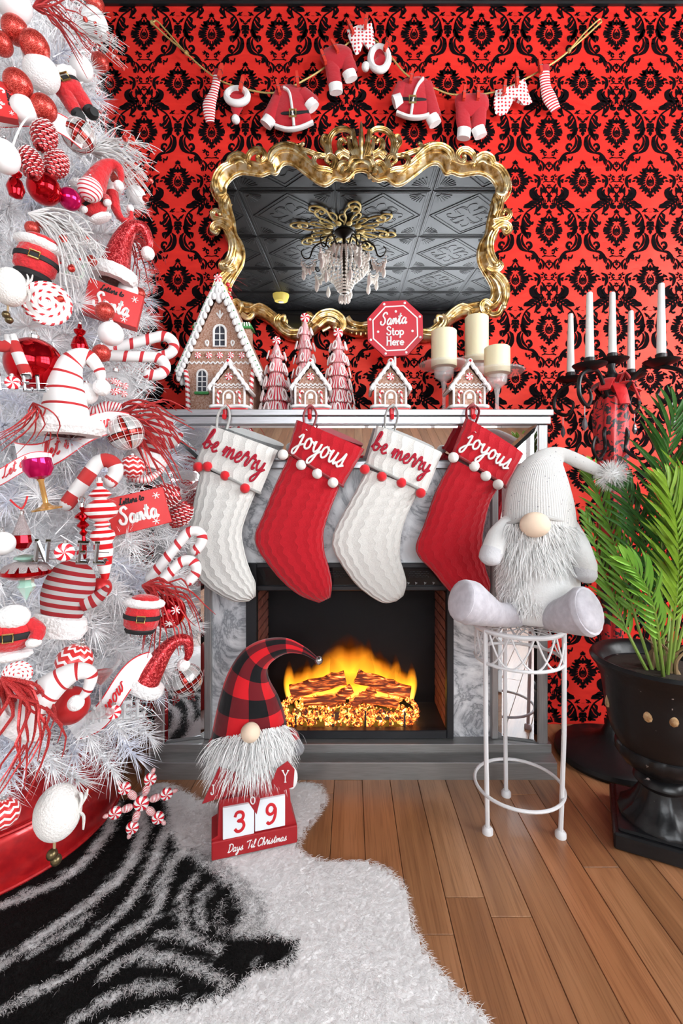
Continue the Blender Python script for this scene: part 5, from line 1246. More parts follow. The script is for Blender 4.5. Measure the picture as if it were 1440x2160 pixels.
PLAID = plaid()
hl = [(446,1556),(456,1505),(468,1455),(484,1412),(512,1372),(552,1350),(602,1346),(642,1364),(670,1387)]; hr = [(604,1534),(598,1504),(586,1472),(570,1442),(563,1414),(578,1392),(606,1378),(638,1380),(666,1394)]
mb = MB(); edge_tube(mb, [P(x, y, CYG) for x, y in hl], [P(x, y, CYG) for x, y in hr], .86, n=36, k=5); cp_('hat', mb, PLAID, angle=80)
mb = MB(); mb.ball(P(672, 1393, CYG), .010, n=12, m=9); bl = cp_('bell', mb, mat('nickel_bell', (.5, .5, .5), .25, metal=1.0))
mb = MB(); mb.ball(P(528, 1545, CYG-.083), .0208, sz=.98, n=18, m=12); cp_('nose', mb, NOSE)
mb = MB(); roots = []; rd = random.Random(9)
for i in range(1700):
    a = rd.uniform(-1.5, 1.5); t = rd.random()**1.5; x = 528+lerp(74, 60, t)*math.sin(a); y = lerp(1543, 1630, t)-14*math.sin(a)
    roots.append((P(x, y, CYG-.018-.062*math.cos(a)), V((math.sin(a)*1.1, -.55, -.7))))
fur(mb, roots, .060, .0011, 1.3, 6, 8, .5, .45); cp_('beard', mb, WFUR, kind='stuff')
# ================================================================ urn with palm
def worn_black():
    m, t, b = nt('chipped_black_lacquer'); I = b.inputs
    n = N(t, 'ShaderNodeTexNoise', i_Scale=38.0, i_Detail=5.0); L(t, coords(t), n.inputs['Vector'])
    L(t, ramp(t, n.outputs['Fac'], [(.70, (.007, .007, .008)), (.725, (.45, .36, .33))]), I['Base Color'])
    I['Roughness'].default_value = .3; I['Specular IOR Level'].default_value = .35; n2 = N(t, 'ShaderNodeTexNoise', i_Scale=60.0); L(t, coords(t), n2.inputs['Vector']); bump(t, b, n2.outputs['Fac'], .18, .003)
    return m
LACQ = worn_black(); UX, UY = .747, 1.095
ur = empty('urn_planter', (UX, UY, 0), label='black lacquered pedestal urn set with amber teardrop gems on square plinth', cat='planter')
mb = MB(); a = math.radians(-27); M_ = Matrix.Rotation(a, 4, 'Z'); mb.box(-.105, .105, -.105, .105, 0, .038, M_, bev=.004); mb.box(-.095, .095, -.095, .095, .036, .045, M_, bev=.004); ob('plinth', mb, LACQ, ur, smooth=False)
mb = MB(); mb.lathe([(.0, .044), (.092, .044), (.090, .054), (.068, .072), (.052, .098), (.046, .118), (.052, .124), (.060, .132), (.058, .142), (.048, .150), (.052, .160), (.0, .165)], 40, fn=lambda a, r, z: r*(1+(.05*math.cos(a*14) if .05 < z < .11 else 0))); ob('foot', mb, LACQ, ur)
mb = MB(); mb.lathe([(.0, .158), (.055, .160), (.080, .172), (.096, .196), (.098, .214), (.092, .220)], 56, fn=lambda a, r, z: r*(1+.045*abs(math.cos(a*10))*(1 if .165 < z < .21 else 0))); ob('gadroon', mb, LACQ, ur)
mb = MB(); mb.lathe([(.0, .210), (.094, .216), (.108, .245), (.118, .285), (.124, .330), (.130, .370), (.142, .398), (.152, .410), (.155, .418), (.150, .426), (.142, .424), (.132, .412), (.124, .395), (.0005, .393)], 56); bw_ = ob('bowl', mb, LACQ, ur)
AMB = mat('amber_gem', (.26, .13, .05), .15, col2=(.55, .38, .20), nscale=90, coat=.6)
for (px, py) in ((1281,1478),(1366,1508),(1421,1518)):
    q = V(((px-CX)/FPX, 1, (CY-py)/FPX)); R = .121; c = V((UX, UY, 0)); o_ = V((0, 0, CAM_H)); A = q.x**2+q.y**2; B = -2*(q.x*c.x+q.y*c.y); C = c.x**2+c.y**2-R*R; dd = B*B-4*A*C
    t_ = (-B-math.sqrt(max(dd, 0)))/(2*A); p = o_+q*t_; out = V((p.x-UX, p.y-UY, 0)).normalized()
    M2 = Matrix.Translation(p) @ out.to_track_quat('X', 'Z').to_matrix().to_4x4()
    mb = MB(); mb.lathe([(.0008, .024), (.0045, .013), (.0088, .001), (.0100, -.006), (.0076, -.013), (.0005, -.017)], 12, M2 @ Matrix.Diagonal((.6, 1, 1, 1))); ob('gem', mb, AMB, bw_, world=True)
mb = MB(); mb.lathe([(.0005, .398), (.06, .399), (.126, .394)], 24, fn=None); ob('soil', mb, mat('dark_soil', (.03, .02, .014), .95, bscale=120, bstr=.8), ur)
pl = empty('potted_palm', (UX, UY, .398), label='bright green parlour palm growing in the black urn', cat='palm')
LEAFS = [mat('palm_green_%d' % i, c, .42, col2=c2, nscale=9, sss=.05) for i, (c, c2) in enumerate((((.16, .36, .045), (.24, .44, .06)), ((.05, .17, .035), (.09, .24, .05)), ((.33, .50, .06), (.24, .42, .05))))]
STEM = mat('palm_stem', (.22, .33, .06), .5)
def leaf_mesh(droop):
    mb = MB(); n = 6
    for i in range(n+1):
        t = i/n; w = .5*math.sin(PI*min(1, t*.86+.10))**.8*(1 if i < n else .05); z = -droop*t*t
        mb.vert((-w, t, z+.18*w)); mb.vert((0, t, z)); mb.vert((w, t, z+.18*w))
    for i in range(n):
        a = i*3; mb.face((a, a+1, a+4, a+3)); mb.face((a+1, a+2, a+5, a+4))
    return mb.mesh('leaflet', True)
LFM = {}
for mi in range(3):
    for dr in (0, 1):
        me = leaf_mesh((.10, .32)[dr]); me.materials.append(LEAFS[mi]); LFM[(mi, dr)] = me
rp = random.Random(21); nleaf = 0; REST = MB()
def frond(pts, n, ll, mi, ang=.95, start=.32, both=1):
    global nleaf
    path = smooth_path([P(x, y, Y) for x, y, Y in pts], 10); m = len(path)
    mb = MB(); mb.tube(path, [.0042, .0038, .003, .0022, .0010], 6); fr = ob('frond', mb, STEM, pl, world=True)
    for i in range(n):
        t = lerp(start, .985, i/(n-1)); k = t*(m-1); a = int(min(k, m-2)); p = path[a].lerp(path[a+1], k-a); T = (path[min(a+2, m-1)]-path[max(a-1, 0)]).normalized()
        view = V((0, -1, .25)); sd = T.cross(view).normalized(); up = sd.cross(T).normalized()
        for s in ((1, -1) if both else ((1,) if i % 2 else (-1,))):
            a_ = ang*lerp(1.05, .5, t)+rp.uniform(-.12, .12); d = (T*math.cos(a_)+sd*(s*math.sin(a_))+up*rp.uniform(-.12, .22)).normalized()
            l = ll*(math.sin(PI*min(1, .22+.72*(t-start)/(1-start)))**.6)*rp.uniform(.85, 1.12)
            xa = d.cross(up).normalized(); za = xa.cross(d).normalized()
            R = Matrix((xa, d, za)).transposed().to_4x4(); MM = Matrix.Translation(p) @ R @ Matrix.Diagonal((.0088, l, l, 1))
            if nleaf >= 300:
                src = LFM[(mi, rp.randint(0, 1))]; REST.cur = mi; REST.add([v_.co.copy() for v_ in src.vertices], [tuple(f_.vertices) for f_ in src.polygons], MM); continue
            o = put('leaflet', LFM[(mi, rp.randint(0, 1))], None, fr)
            o.matrix_parent_inverse = basis(fr).inverted(); o.matrix_basis = MM; nleaf += 1
frond([(1404,1440,1.09),(1396,1310,1.08),(1394,1130,1.06),(1406,960,1.04),(1424,862,1.02)], 26, .130, 1, .85)
frond([(1384,1440,1.09),(1348,1330,1.10),(1312,1210,1.13),(1278,1090,1.15),(1238,985,1.17)], 27, .088, 0, .75)
frond([(1392,1440,1.09),(1376,1320,1.08),(1360,1180,1.08),(1340,1090,1.08),(1316,1030,1.08)], 18, .10, 1, .8)
frond([(1378,1440,1.09),(1336,1360,1.09),(1300,1280,1.12),(1268,1190,1.15),(1236,1090,1.17)], 17, .080, 0, .7)
frond([(1410,1440,1.08),(1428,1320,1.04),(1444,1190,1.02),(1456,1060,1.0),(1474,960,1.0)], 22, .130, 2, .7)
frond([(1406,1440,1.07),(1416,1340,1.02),(1428,1220,.99),(1424,1110,.97),(1404,1020,.96)], 22, .115, 2, .7)
frond([(1394,1440,1.10),(1374,1340,1.16),(1345,1200,1.22),(1310,1090,1.26)], 15, .10, 1, .8)
frond([(1412,1440,1.08),(1436,1340,1.06),(1480,1220,1.06),(1520,1130,1.06),(1580,1060,1.06)], 20, .12, 2, .75)
frond([(1408,1440,1.10),(1430,1320,1.13),(1460,1180,1.17),(1490,1040,1.20),(1530,930,1.22)], 22, .12, 1, .8)
frond([(1400,1440,1.06),(1392,1370,1.0),(1380,1290,.95),(1352,1220,.92),(1316,1180,.90)], 16, .075, 0, .7)
frond([(1406,1440,1.10),(1410,1330,1.16),(1420,1200,1.22),(1416,1080,1.27),(1400,980,1.30)], 20, .12, 1, .8)
ob('outer_leaflets', REST, LEAFS, pl, world=True, kind='stuff')
mb = MB()
for i in range(12):
    a = rp.uniform(0, 6.28); r = rp.uniform(.005, .03); b_ = V((UX+r*math.cos(a), UY-.01+r*math.sin(a), .394)); mb.tube(smooth_path([b_, b_+V((rp.uniform(-.012,.012), rp.uniform(-.01,.01), .04)), b_+V((rp.uniform(-.03,.03), rp.uniform(-.03,.02), .075))], 4), [.0055, .004, .0012], 6)
ob('dry_sheaths', mb, mat('dry_sheath', (.28, .18, .09), .8), pl, world=True)
# ================================================================ iron candelabra behind the urn
BIRON = mat('black_wrought_iron', (.012, .012, .013), .38, metal=.3)
KX, KY = .815, 1.425
ca = empty('floor_candelabra', (KX, KY, 0), label='black wrought iron floor candelabra wrapped in red damask cloth', cat='candelabra')
mb = MB(); mb.lathe([(.0, 0), (.160, 0), (.165, .010), (.162, .022), (.150, .030), (.110, .036), (.080, .050), (.055, .058), (.030, .075), (.018, .10), (.015, .12), (.0, .12)], 56, fn=lambda a, r, z: r*(1+.02*math.cos(a*40)*(1 if .03 < z < .056 else 0))); ob('base', mb, BIRON, ca)
mb = MB(); mb.lathe([(.012, .11), (.012, .6), (.016, .62), (.012, .64), (.012, 1.18), (.018, 1.195), (.010, 1.21), (.014, 1.235), (.008, 1.24)], 16); ob('pole', mb, BIRON, ca)
TAPER = mat('white_taper_wax', (.82, .82, .80), .45, sss=.1)
cand = [(1203,1.52,662,792,'back'),(1243,1.32,617,762,'front'),(1291,1.425,617,752,'centre'),(1330,1.53,656,786,'back'),(1394,1.30,598,754,'front')]
for i, (px, Y, pt, pb, _) in enumerate(cand):
    s_ = Y/FPX; x = (px-CX)*s_; z = CAM_H+(CY-pb)*s_; h = (pb-pt)*s_; c = V((x-KX, Y-KY, 0)); zp = z-.016
    mb = MB(); mb.lathe([(.0005, zp-.004), (.020, zp-.003), (.044, zp+.004), (.047, zp+.006), (.044, zp+.002), (.020, zp-.008), (.0005, zp-.010)], 24, Matrix.Translation(c)); pn = ob('drip_pan', mb, BIRON, ca)
    mb = MB(); mb.lathe([(.014, zp-.002), (.0155, zp+.024), (.0135, zp+.026), (.0005, zp+.010)], 14, Matrix.Translation(c)); ob('socket', mb, BIRON, pn)
    cd = empty('taper_candle', (x, Y, z), label='white taper candle in '+('the rear candelabra cup on the mantel side', 'the front candelabra cup on the mantel side', 'the centre cup of the black candelabra', 'the rear candelabra cup away from the mantel', 'the front candelabra cup away from the mantel')[i], cat='candle', group='white tapers on the candelabra')
    mb = MB(); mb.lathe([(.0005, -.004), (.0125, -.004), (.0105, h*.5), (.0082, h-.003), (.006, h), (.0005, h+.001)], 16); ob('wax', mb, TAPER, cd)
    mb = MB(); mb.tube([V((0, 0, h-.002)), V((.0005, 0, h+.007))], .0008, 5); ob('wick', mb, mat('wick_black'), cd)
    if i == 2: continue
    d = c.normalized(); r = c.length; hz = 1.13
    mb = MB(); mb.tube(smooth_path([V((0, 0, hz-.06)), d*(r*.25)+V((0, 0, hz)), d*(r*.62)+V((0, 0, zp-.006)), d*(r*1.0)+V((0, 0, zp-.010)), d*(r*1.38)+V((0, 0, zp-.04)), d*(r*1.42)+V((0, 0, zp-.09)), d*(r*1.12)+V((0, 0, zp-.115)), d*(r*.93)+V((0, 0, zp-.09)), d*(r*1.02)+V((0, 0, zp-.065))], 6), [.0062]*6+[.005, .004], 8); am = ob('arm', mb, BIRON, ca)
    mb = MB(); e = d*(r*1.2)+V((0, 0, zp-.118)); mb.tube([e, e-V((0, 0, .03))], .0012, 5); mb.lathe([(.0005, 0), (.006, -.012), (.009, -.028), (.0005, -.042)], 6, Matrix.Translation(e-V((0, 0, .03)))); ob('crystal_drop', mb, mat('smoky_crystal', (.10, .10, .11), .05, coat=.8), am)
    mb = MB(); zl = .96; mb.tube(smooth_path([d*.012+V((0, 0, zl+.09)), d*(r*.35)+V((0, 0, zl+.05)), d*(r*.30)+V((0, 0, zl)), d*(r*.62)+V((0, 0, zl-.035)), d*(r*.86)+V((0, 0, zl-.005)), d*(r*.74)+V((0, 0, zl+.03)), d*(r*.6)+V((0, 0, zl+.015))], 6), [.0055, .0055, .005, .004], 7); ob('scroll', mb, BIRON, ca)
def damask_cloth():
    m, t, b = nt('red_damask_cloth'); I = b.inputs; n = N(t, 'ShaderNodeTexNoise', i_Scale=26.0, i_Detail=2.0, i_Distortion=2.5); L(t, coords(t), n.inputs['Vector'])
    L(t, ramp(t, n.outputs['Fac'], [(.50, (.62, .012, .014)), (.53, (.008, .004, .005))]), I['Base Color']); I['Roughness'].default_value = .45; I['Sheen Weight'].default_value = .2; return m
DCL = damask_cloth(); PLAINR = mat('plain_red_satin', (.60, .010, .014), .4, sheen=.2, bscale=30, bstr=.4, bdist=.006)
mb = MB(); mb.lathe([(.030, .30), (.036, .5), (.040, .75), (.043, .95), (.046, 1.06), (.040, 1.11), (.022, 1.135), (.034, 1.16), (.012, 1.17)], 48, fn=lambda a, r, z: r*(1+.13*math.sin(a*5+z*6)+.06*math.sin(a*11-z*9))); ob('cloth_wrap', mb, DCL, ca)
rc = random.Random(8)
for i in range(11):
    a = 2*PI*i/11+rc.uniform(-.2, .2); d = V((math.cos(a), math.sin(a), 0)); l = rc.uniform(.05, .085); q = V((-d.y, d.x, 0))
    mb = MB(); pts = smooth_path([d*.012+V((0, 0, 1.135)), d*(l*.5)+V((0, 0, 1.17+rc.uniform(-.02, .03))), d*l+V((0, 0, 1.135+rc.uniform(-.05, .03)))], 5)
    mb.tube(pts, [.008, .022, .016], 10, flat=.22, up=(0, 0, 1)); ob('cloth_ruffle', mb, (PLAINR if i % 3 else DCL), ca)
# ================================================================ zebra printed hide on the floor
def fpx(p): q = FL(p[0], p[1]); return (q.x, q.y)
rug_o = [fpx(p) for p in [(262,1690),(310,1664),(353,1655),(398,1676),(440,1696),(500,1690),(556,1668),(600,1657),(640,1654),(672,1661),(690,1688),(674,1722),(641,1768),(634,1795),(656,1812),(706,1820),(774,1821),(823,1841),(853,1878),(866,1927),(880,1972),(908,2024),(951,2079),(1024,2153)]]+[(.25,.60),(.28,.44),(.1,.30),(-.4,.22),(-.9,.34),(-1.25,.6),(-1.35,.9),(-1.2,1.05),(-1.0,1.0),(-.8,1.22)]
rug_p = np.array([(p.x, p.y) for p in smooth_path([(x, y, 0) for x, y in rug_o], 5, True)])
def inside(pts, poly):
    x, y = pts[:, 0], pts[:, 1]; r = np.zeros(len(pts), bool); j = len(poly)-1
    for i in range(len(poly)):
        xi, yi = poly[i]; xj, yj = poly[j]
        c = ((yi > y) != (yj > y)) & (x < (xj-xi)*(y-yi)/(yj-yi+1e-12)+xi); r ^= c; j = i
    return r
def to_px(pts): return np.stack([CX+pts[:, 0]/pts[:, 1]*FPX, CY+CAM_H*FPX/pts[:, 1]], 1)
blk = np.array([fpx(p) for p in [(-900,1830),(-100,1900),(20,1880),(150,1795),(232,1700),(262,1684),(346,1690),(356,1745),(372,1795),(408,1822),(452,1850),(492,1885),(512,1940),(478,1982),(548,1982),(628,1992),(612,2040),(530,2052),(490,2098),(410,2124),(330,2135),(240,2160),(120,2230),(-200,2420),(-1500,2420)]])
strp = [([(-200,1985),(0,1917),(67,1890),(133,1860),(187,1813),(227,1760),(242,1705)],13),([(-150,2120),(0,2043),(83,1983),(133,1950),(187,1910),(250,1860),(283,1813),(300,1760),(296,1717)],15),([(77,2010),(133,1979),(187,1936)],8),
 ([(150,2017),(207,1973),(267,1917),(293,1877),(320,1833),(335,1787),(362,1730)],12),([(-120,2200),(0,2140),(67,2100),(140,2067),(207,2023),(253,1987),(300,1957),(333,1917),(342,1873),(356,1833),(386,1798)],12),
 ([(220,2063),(255,2034),(293,2017),(350,2027),(400,2043),(480,2082)],12),([(140,2175),(213,2120),(283,2087),(360,2093)],11),([(333,1975),(400,1983),(462,2008)],9),([(392,1975),(380,1935),(384,1895),(412,1850)],8),([(430,1970),(418,1930),(426,1890),(450,1870)],8),([(470,1975),(455,1940),(470,1905)],7)]
segs = []
for pts, hw in strp:
    w = [fpx(p) for p in pts]
    for i in range(len(w)-1): segs.append((w[i], w[i+1], hw))
def rug_col(p, rng):
    px = to_px(p); n = len(p); jit = rng.normal(0, .005, p.shape); q = p+jit
    b = inside(q, blk); d = np.full(n, 9.)
    for (a, c, hw) in segs:
        a, c = np.array(a), np.array(c); ab = c-a; t = np.clip(((q-a) @ ab)/(ab @ ab), 0, 1); dist = np.linalg.norm(q-(a+t[:, None]*ab), axis=1)
        Ym = (a[1]+c[1])/2; d = np.minimum(d, dist/(hw*Ym/FPX*.82))
    dark = b & (d > 1)
    c = np.empty((n, 4), np.float32); c[:, 3] = 1
    lum = rng.uniform(.92, 1.0, n); pale = b & ~dark; lum[pale] = rng.uniform(.45, .98, pale.sum())
    c[:, 0] = lum; c[:, 1] = lum*.99; c[:, 2] = lum*.985
    c[dark, :3] = rng.uniform(.004, .012, dark.sum())[:, None]
    # greyed patch where the print fades out
    gx = inside(q, np.array([fpx(p_) for p_ in [(390,1790),(470,1820),(560,1900),(560,1990),(470,1980),(420,1900)]])) & ~dark & (rng.random(n) < .55)
    c[gx, :3] *= .45
    return c
def hide_mat(name):
    m, t, b = nt(name); at = N(t, 'ShaderNodeAttribute'); at.attribute_name = 'hide_print'; L(t, at.outputs['Color'], b.inputs['Base Color']); b.inputs['Roughness'].default_value = .75; b.inputs['Specular IOR Level'].default_value = .2; b.inputs['Sheen Weight'].default_value = 0
    return m
HIDE = hide_mat('zebra_print_hide')
def np_mesh(name, verts, tris, cols):
    me = bpy.data.meshes.new(name); me.vertices.add(len(verts)); me.vertices.foreach_set('co', verts.astype(np.float32).ravel())
    k = tris.shape[1]; me.loops.add(tris.size); me.loops.foreach_set('vertex_index', tris.astype(np.int32).ravel())
    me.polygons.add(len(tris)); me.polygons.foreach_set('loop_start', np.arange(0, tris.size, k, dtype=np.int32)); me.update()
    at = me.color_attributes.new('hide_print', 'FLOAT_COLOR', 'POINT'); at.data.foreach_set('color', cols.astype(np.float32).ravel()); me.validate(); return me
rng = np.random.default_rng(3)
rug = empty('zebra_hide_rug', (-.5, .75, 0), label='zebra printed cowhide rug with white furry edge on the oak floor', cat='rug')
g = .012; xs = np.arange(-1.4, .32, g); ys = np.arange(.2, 1.32, g); gx_, gy_ = np.meshgrid(xs, ys); gp_ = np.stack([gx_.ravel(), gy_.ravel()], 1)
ins = inside(gp_, rug_p); W_ = len(xs); idx = np.arange(len(gp_)).reshape(len(ys), W_)
q4 = np.stack([idx[:-1, :-1].ravel(), idx[:-1, 1:].ravel(), idx[1:, 1:].ravel(), idx[1:, :-1].ravel()], 1); q4 = q4[ins[q4].all(1)]
v3 = np.concatenate([gp_, np.full((len(gp_), 1), .007)], 1); me = np_mesh('hide', v3, q4, rug_col(gp_, rng)); me.materials.append(HIDE)
o = put('hide', me, None, rug, True)
nb = 340000; pts = np.stack([rng.uniform(-1.2, .3, nb), .35+.97*rng.random(nb)**.85], 1); vis = (pts[:, 0]/pts[:, 1] > -.92); pts = pts[inside(pts, rug_p) & vis]; nb = len(pts)
col_ = rug_col(pts, rng); L_ = rng.uniform(.008, .014, nb); az = rng.normal(-.9, .6, nb); ln = rng.uniform(.95, 1.35, nb)
dx, dy, dz = np.cos(az)*np.sin(ln), np.sin(az)*np.sin(ln), np.cos(ln); w = rng.uniform(.00035, .0007, nb); sx, sy = -np.sin(az)*w, np.cos(az)*w
r0 = np.stack([pts[:, 0], pts[:, 1], np.full(nb, .006)], 1); mid = r0+np.stack([dx, dy, dz*1.25], 1)*(L_*.5)[:, None]; tip = r0+np.stack([dx*1.15, dy*1.15, dz*.75], 1)*L_[:, None]
sd = np.stack([sx, sy, np.zeros(nb)], 1); vv = np.stack([r0-sd, r0+sd, mid+sd*.8, mid-sd*.8, tip], 1).reshape(-1, 3); b_ = np.arange(nb)*5
tr = np.concatenate([np.stack([b_, b_+1, b_+2], 1), np.stack([b_, b_+2, b_+3], 1), np.stack([b_+3, b_+2, b_+4], 1)])
me = np_mesh('hide_fur', vv, tr, np.repeat(col_, 5, 0)); me.materials.append(HIDE); o = put('hide_fur', me, None, rug, True); o['kind'] = 'stuff'
# ================================================================ washing line of tiny clothes on the wall
CLY = 1.606
ROPE = striped('gold_rope', (.72, .54, .20), (.50, .34, .10), 220, 2, .5, .35, metal=.3, bumpy=.6)
def cl(px, py, d=0.0): return P(px, py, CLY-d)
rp_ = empty('gold_rope', cl(740, 160), label='thin gold cord strung across the damask wall as a washing line', cat='rope')
mb = MB(); mb.tube(smooth_path([cl(x, y) for x, y in [(322,50),(350,76),(390,110),(430,146),(470,173),(530,191),(585,195),(640,170),(690,138),(728,96),(768,74),(806,98),(828,124),(860,160),(915,186),(960,200),(1040,195),(1110,165),(1170,130),(1215,94),(1268,46)]], 5), .0030, 7); ob('cord', mb, ROPE, rp_, world=True)
for pts in ([(322,50),(330,44),(348,62),(392,112)], [(1268,46),(1262,42),(1232,70),(1200,106)]):
    mb = MB(); mb.tube(smooth_path([cl(x, y, .003) for x, y in pts], 6), .0026, 7); ob('end_loop', mb, ROPE, rp_, world=True)
for (x, y) in ((393,112),(1200,107),(321,48)):
    mb = MB(); mb.ball(cl(x, y, .002), .008, n=10, m=6); ob('knot', mb, ROPE, rp_, world=True)
mb = MB(); mb.tube([cl(323, 38, -.02), cl(323, 48, .006)], .0015, 6); mb.lathe([(.0005, 0), (.005, 0), (.005, .0012), (.0005, .0015)], 10, Matrix.Translation(cl(323, 38, .003)) @ Matrix.Rotation(PI/2, 4, 'X')); tag(ob('nail', mb, mat('steel_nail', (.5, .5, .5), .3, metal=1.0)), 'small steel nail holding the gold cord in the damask wall', 'nail')
VEL = mat('red_velour', (.44, .006, .016), .85, sheen=.35, bscale=60, bstr=.5, bdist=.004); PLU = mat('white_plush_trim', (.84, .83, .82), .95, sheen=.3, bscale=260, bstr=.5)
SOCK = striped('sock_stripe', (.60, .02, .03), (.84, .83, .82), 105, .3, .48, .9); DBELT = mat('black_felt', (.015, .015, .016), .8); BUCK = mat('gold_buckle', (.60, .48, .18), .35, metal=.8)
def dots(name):
    m, t, b = nt(name); vo = N(t, 'ShaderNodeTexVoronoi', voronoi_dimensions='2D', i_Scale=78.0, i_Randomness=.25); mp = N(t, 'ShaderNodeMapping'); mp.inputs['Rotation'].default_value = (PI/2, 0, 0); L(t, coords(t), mp.inputs[0]); L(t, mp.outputs[0], vo.inputs['Vector']); L(t, ramp(t, vo.outputs['Distance'], [(.0, (.60, .02, .03)), (.26, (.60, .02, .03)), (.30, (.85, .84, .83))]), b.inputs['Base Color']); b.inputs['Roughness'].default_value = .85; return m
DOTS = dots('red_dotted_cotton')
def puff(poly, dep, d=0.012, k=3):
    """soft cloth shape from its outline"""
    pts = [cl(p.x, p.y, d) for p in smooth_path([(x, y, 0) for x, y in poly], k, True)]; n = len(pts); c = sum(pts, V())/n; mb = MB(); sc_ = [1, .93, .75, .45, .15]
    for sg in (-1, 1):
        B = len(mb.v)
        for s in sc_:
            for p in pts: q = c.lerp(p, s); mb.vert((q.x, q.y+sg*dep*math.sqrt(max(0, 1-s*s)), q.z))
        for i in range(len(sc_)-1):
            for j in range(n): e = (j+1) % n; f = (B+i*n+j, B+i*n+e, B+(i+1)*n+e, B+(i+1)*n+j); mb.face(f if sg < 0 else f[::-1])
        mb.face([B+(len(sc_)-1)*n+j for j in range(n)][::sg])
    return mb
def limb(pts, hw, d=.012, m_=.5):
    l_ = []; r_ = []
    for i, (x, y) in enumerate(pts):
        a = V(pts[max(i-1, 0)]).to_3d(); b = V(pts[min(i+1, len(pts)-1)]).to_3d(); t = (b-a).normalized(); nn = V((-t.y, t.x, 0)); w = interp(hw, len(pts))[i]
        l_.append(cl(x+nn.x*w, y+nn.y*w, d)); r_.append(cl(x-nn.x*w, y-nn.y*w, d))
    mb = MB(); edge_tube(mb, l_, r_, m_, n=14, k=4); return mb
def garm(name, c, label, cat): return empty(name, cl(c[0], c[1], .012), label=label, cat=cat, group='tiny clothes on the washing line')
def gw(name, mb, m, parent, **k): return ob(name, mb, m, parent, world=True, **k)
def sock(pts, hw, label):
    s = garm('toy_sock', pts[0], label, 'sock'); gw('leg', limb(pts, hw, .014, .35), SOCK, s); gw('top_band', limb([pts[0], ((pts[0][0]*.72+pts[1][0]*.28), (pts[0][1]*.72+pts[1][1]*.28))], [hw[0]*1.05, hw[0]*1.02], .014, .42), VEL, s)
sock([(461,148),(452,190),(441,222),(443,258)], [9,9,14,9], 'tiny red and white striped sock hanging at the cord end over the tree')
sock([(1146,140),(1150,180),(1158,206),(1172,232)], [12,11,15,11], 'tiny red and white striped sock hanging beside dotted shorts, far from the tree')
def hat(c, rx, ry, tail, pom, label):
    h = garm('toy_santa_hat', c, label, 'santa hat'); mb = MB(); mb.tube([cl(c[0]+rx*math.cos(a), c[1]+ry*math.sin(a), .016+.008*math.sin(a)) for a in [2*PI*i/28 for i in range(28)]], .0115, 9, closed=True); gw('fur_band', mb, PLU, h); mb = MB(); c0 = cl(c[0], c[1], .010); mb.ball(c0, 1, n=20, m=8, M=None) if False else mb.lathe([(.0005, 0), (rx*CLY/FPX, -.004)], 24, Matrix.Translation(c0) @ Matrix.Rotation(-PI/2, 4, 'X') @ Matrix.Diagonal((1, ry/rx, 1, 1))); gw('lining', mb, VEL, h)
    gw('crown', limb(tail, [rx*.85, rx*.6, rx*.2], .010, .45), VEL, h); mb = MB(); mb.ball(cl(pom[0], pom[1], .018), .0145, n=14, m=10); gw('pompom', mb, PLU, h)
hat((500,203), 22, 15, [(500,206),(499,226),(497,246)], (497,252), 'tiny upside-down santa hat hanging between striped sock and belted jacket')
hat((800,124), 19, 24, [(806,122),(800,132),(776,140)], (771,141), 'tiny santa hat clipped sideways beside the topmost dotted shorts')
def jacket(torso, sl, cuffs, hem, front, bx_, label):
    j = garm('toy_santa_jacket', bx_, label, 'jacket'); gw('torso', puff(torso, .016), VEL, j)
    for p, c in zip(sl, cuffs):
        s_ = gw('sleeve', limb(p, [13, 14, 15], .014, .5), VEL, j); mb = limb(c, [14, 14], .016, .65); gw('fur_cuff', mb, PLU, s_)
    for nm, p, w in (('fur_hem', hem, .0105), ('fur_front', front, .0085)):
        mb = MB(); mb.tube(smooth_path([cl(x, y, .026) for x, y in p], 5), w, 8, flat=.6); gw(nm, mb, PLU, j)
    x, y, ang = bx_[0], bx_[1], bx_[2]; mb = MB(); dxx = 34; mb.tube(smooth_path([cl(x-dxx, y+ang*-dxx, .018), cl(x, y, .031), cl(x+dxx, y+ang*dxx, .018)], 6), .0062, 6, flat=.4, up=(0, 1, 0)); bt = gw('belt', mb, DBELT, j)
    mb = MB(); q = .0115; c0 = cl(x, y, .036); mb.tube([c0+V((sx*q, 0, sz*q)) for sx, sz in ((-1,-1),(1,-1),(1,1),(-1,1))], .0032, 6, closed=True); gw('buckle', mb, BUCK, bt)
jacket([(588,186),(612,178),(640,190),(648,222),(656,262),(618,272),(580,266),(576,230)], [[(592,196),(578,226),(566,252)], [(636,194),(652,208),(660,218)]], [[(570,250),(560,264)], [(652,216),(662,228)]], [(580,266),(605,273),(632,270),(660,258)], [(598,186),(610,196),(616,230),(620,268)], (617, 238, -.06), 'tiny belted santa jacket hanging above the mirror beside the first santa hat')
jacket([(846,172),(872,162),(900,166),(906,200),(902,244),(868,248),(838,240),(842,208)], [[(850,178),(842,198),(838,210)], [(898,176),(908,216),(916,246)]], [[(830,216),(846,210)], [(910,246),(918,262)]], [(836,238),(860,247),(885,248),(904,243)], [(892,166),(880,182),(872,206),(866,246)], (870, 209, .04), 'tiny belted santa jacket hanging between the sideways hat and red trousers')
def trousers(waist, legs, cuffs, label):
    t = garm('toy_santa_trousers', waist[0], label, 'trousers'); gw('seat', puff(waist, .014), VEL, t)
    for p, c in zip(legs, cuffs): lg = gw('leg', limb(p, [14, 15, 15], .013, .4), VEL, t); gw('fur_cuff', limb(c, [14.5, 14], .015, .55), PLU, lg)
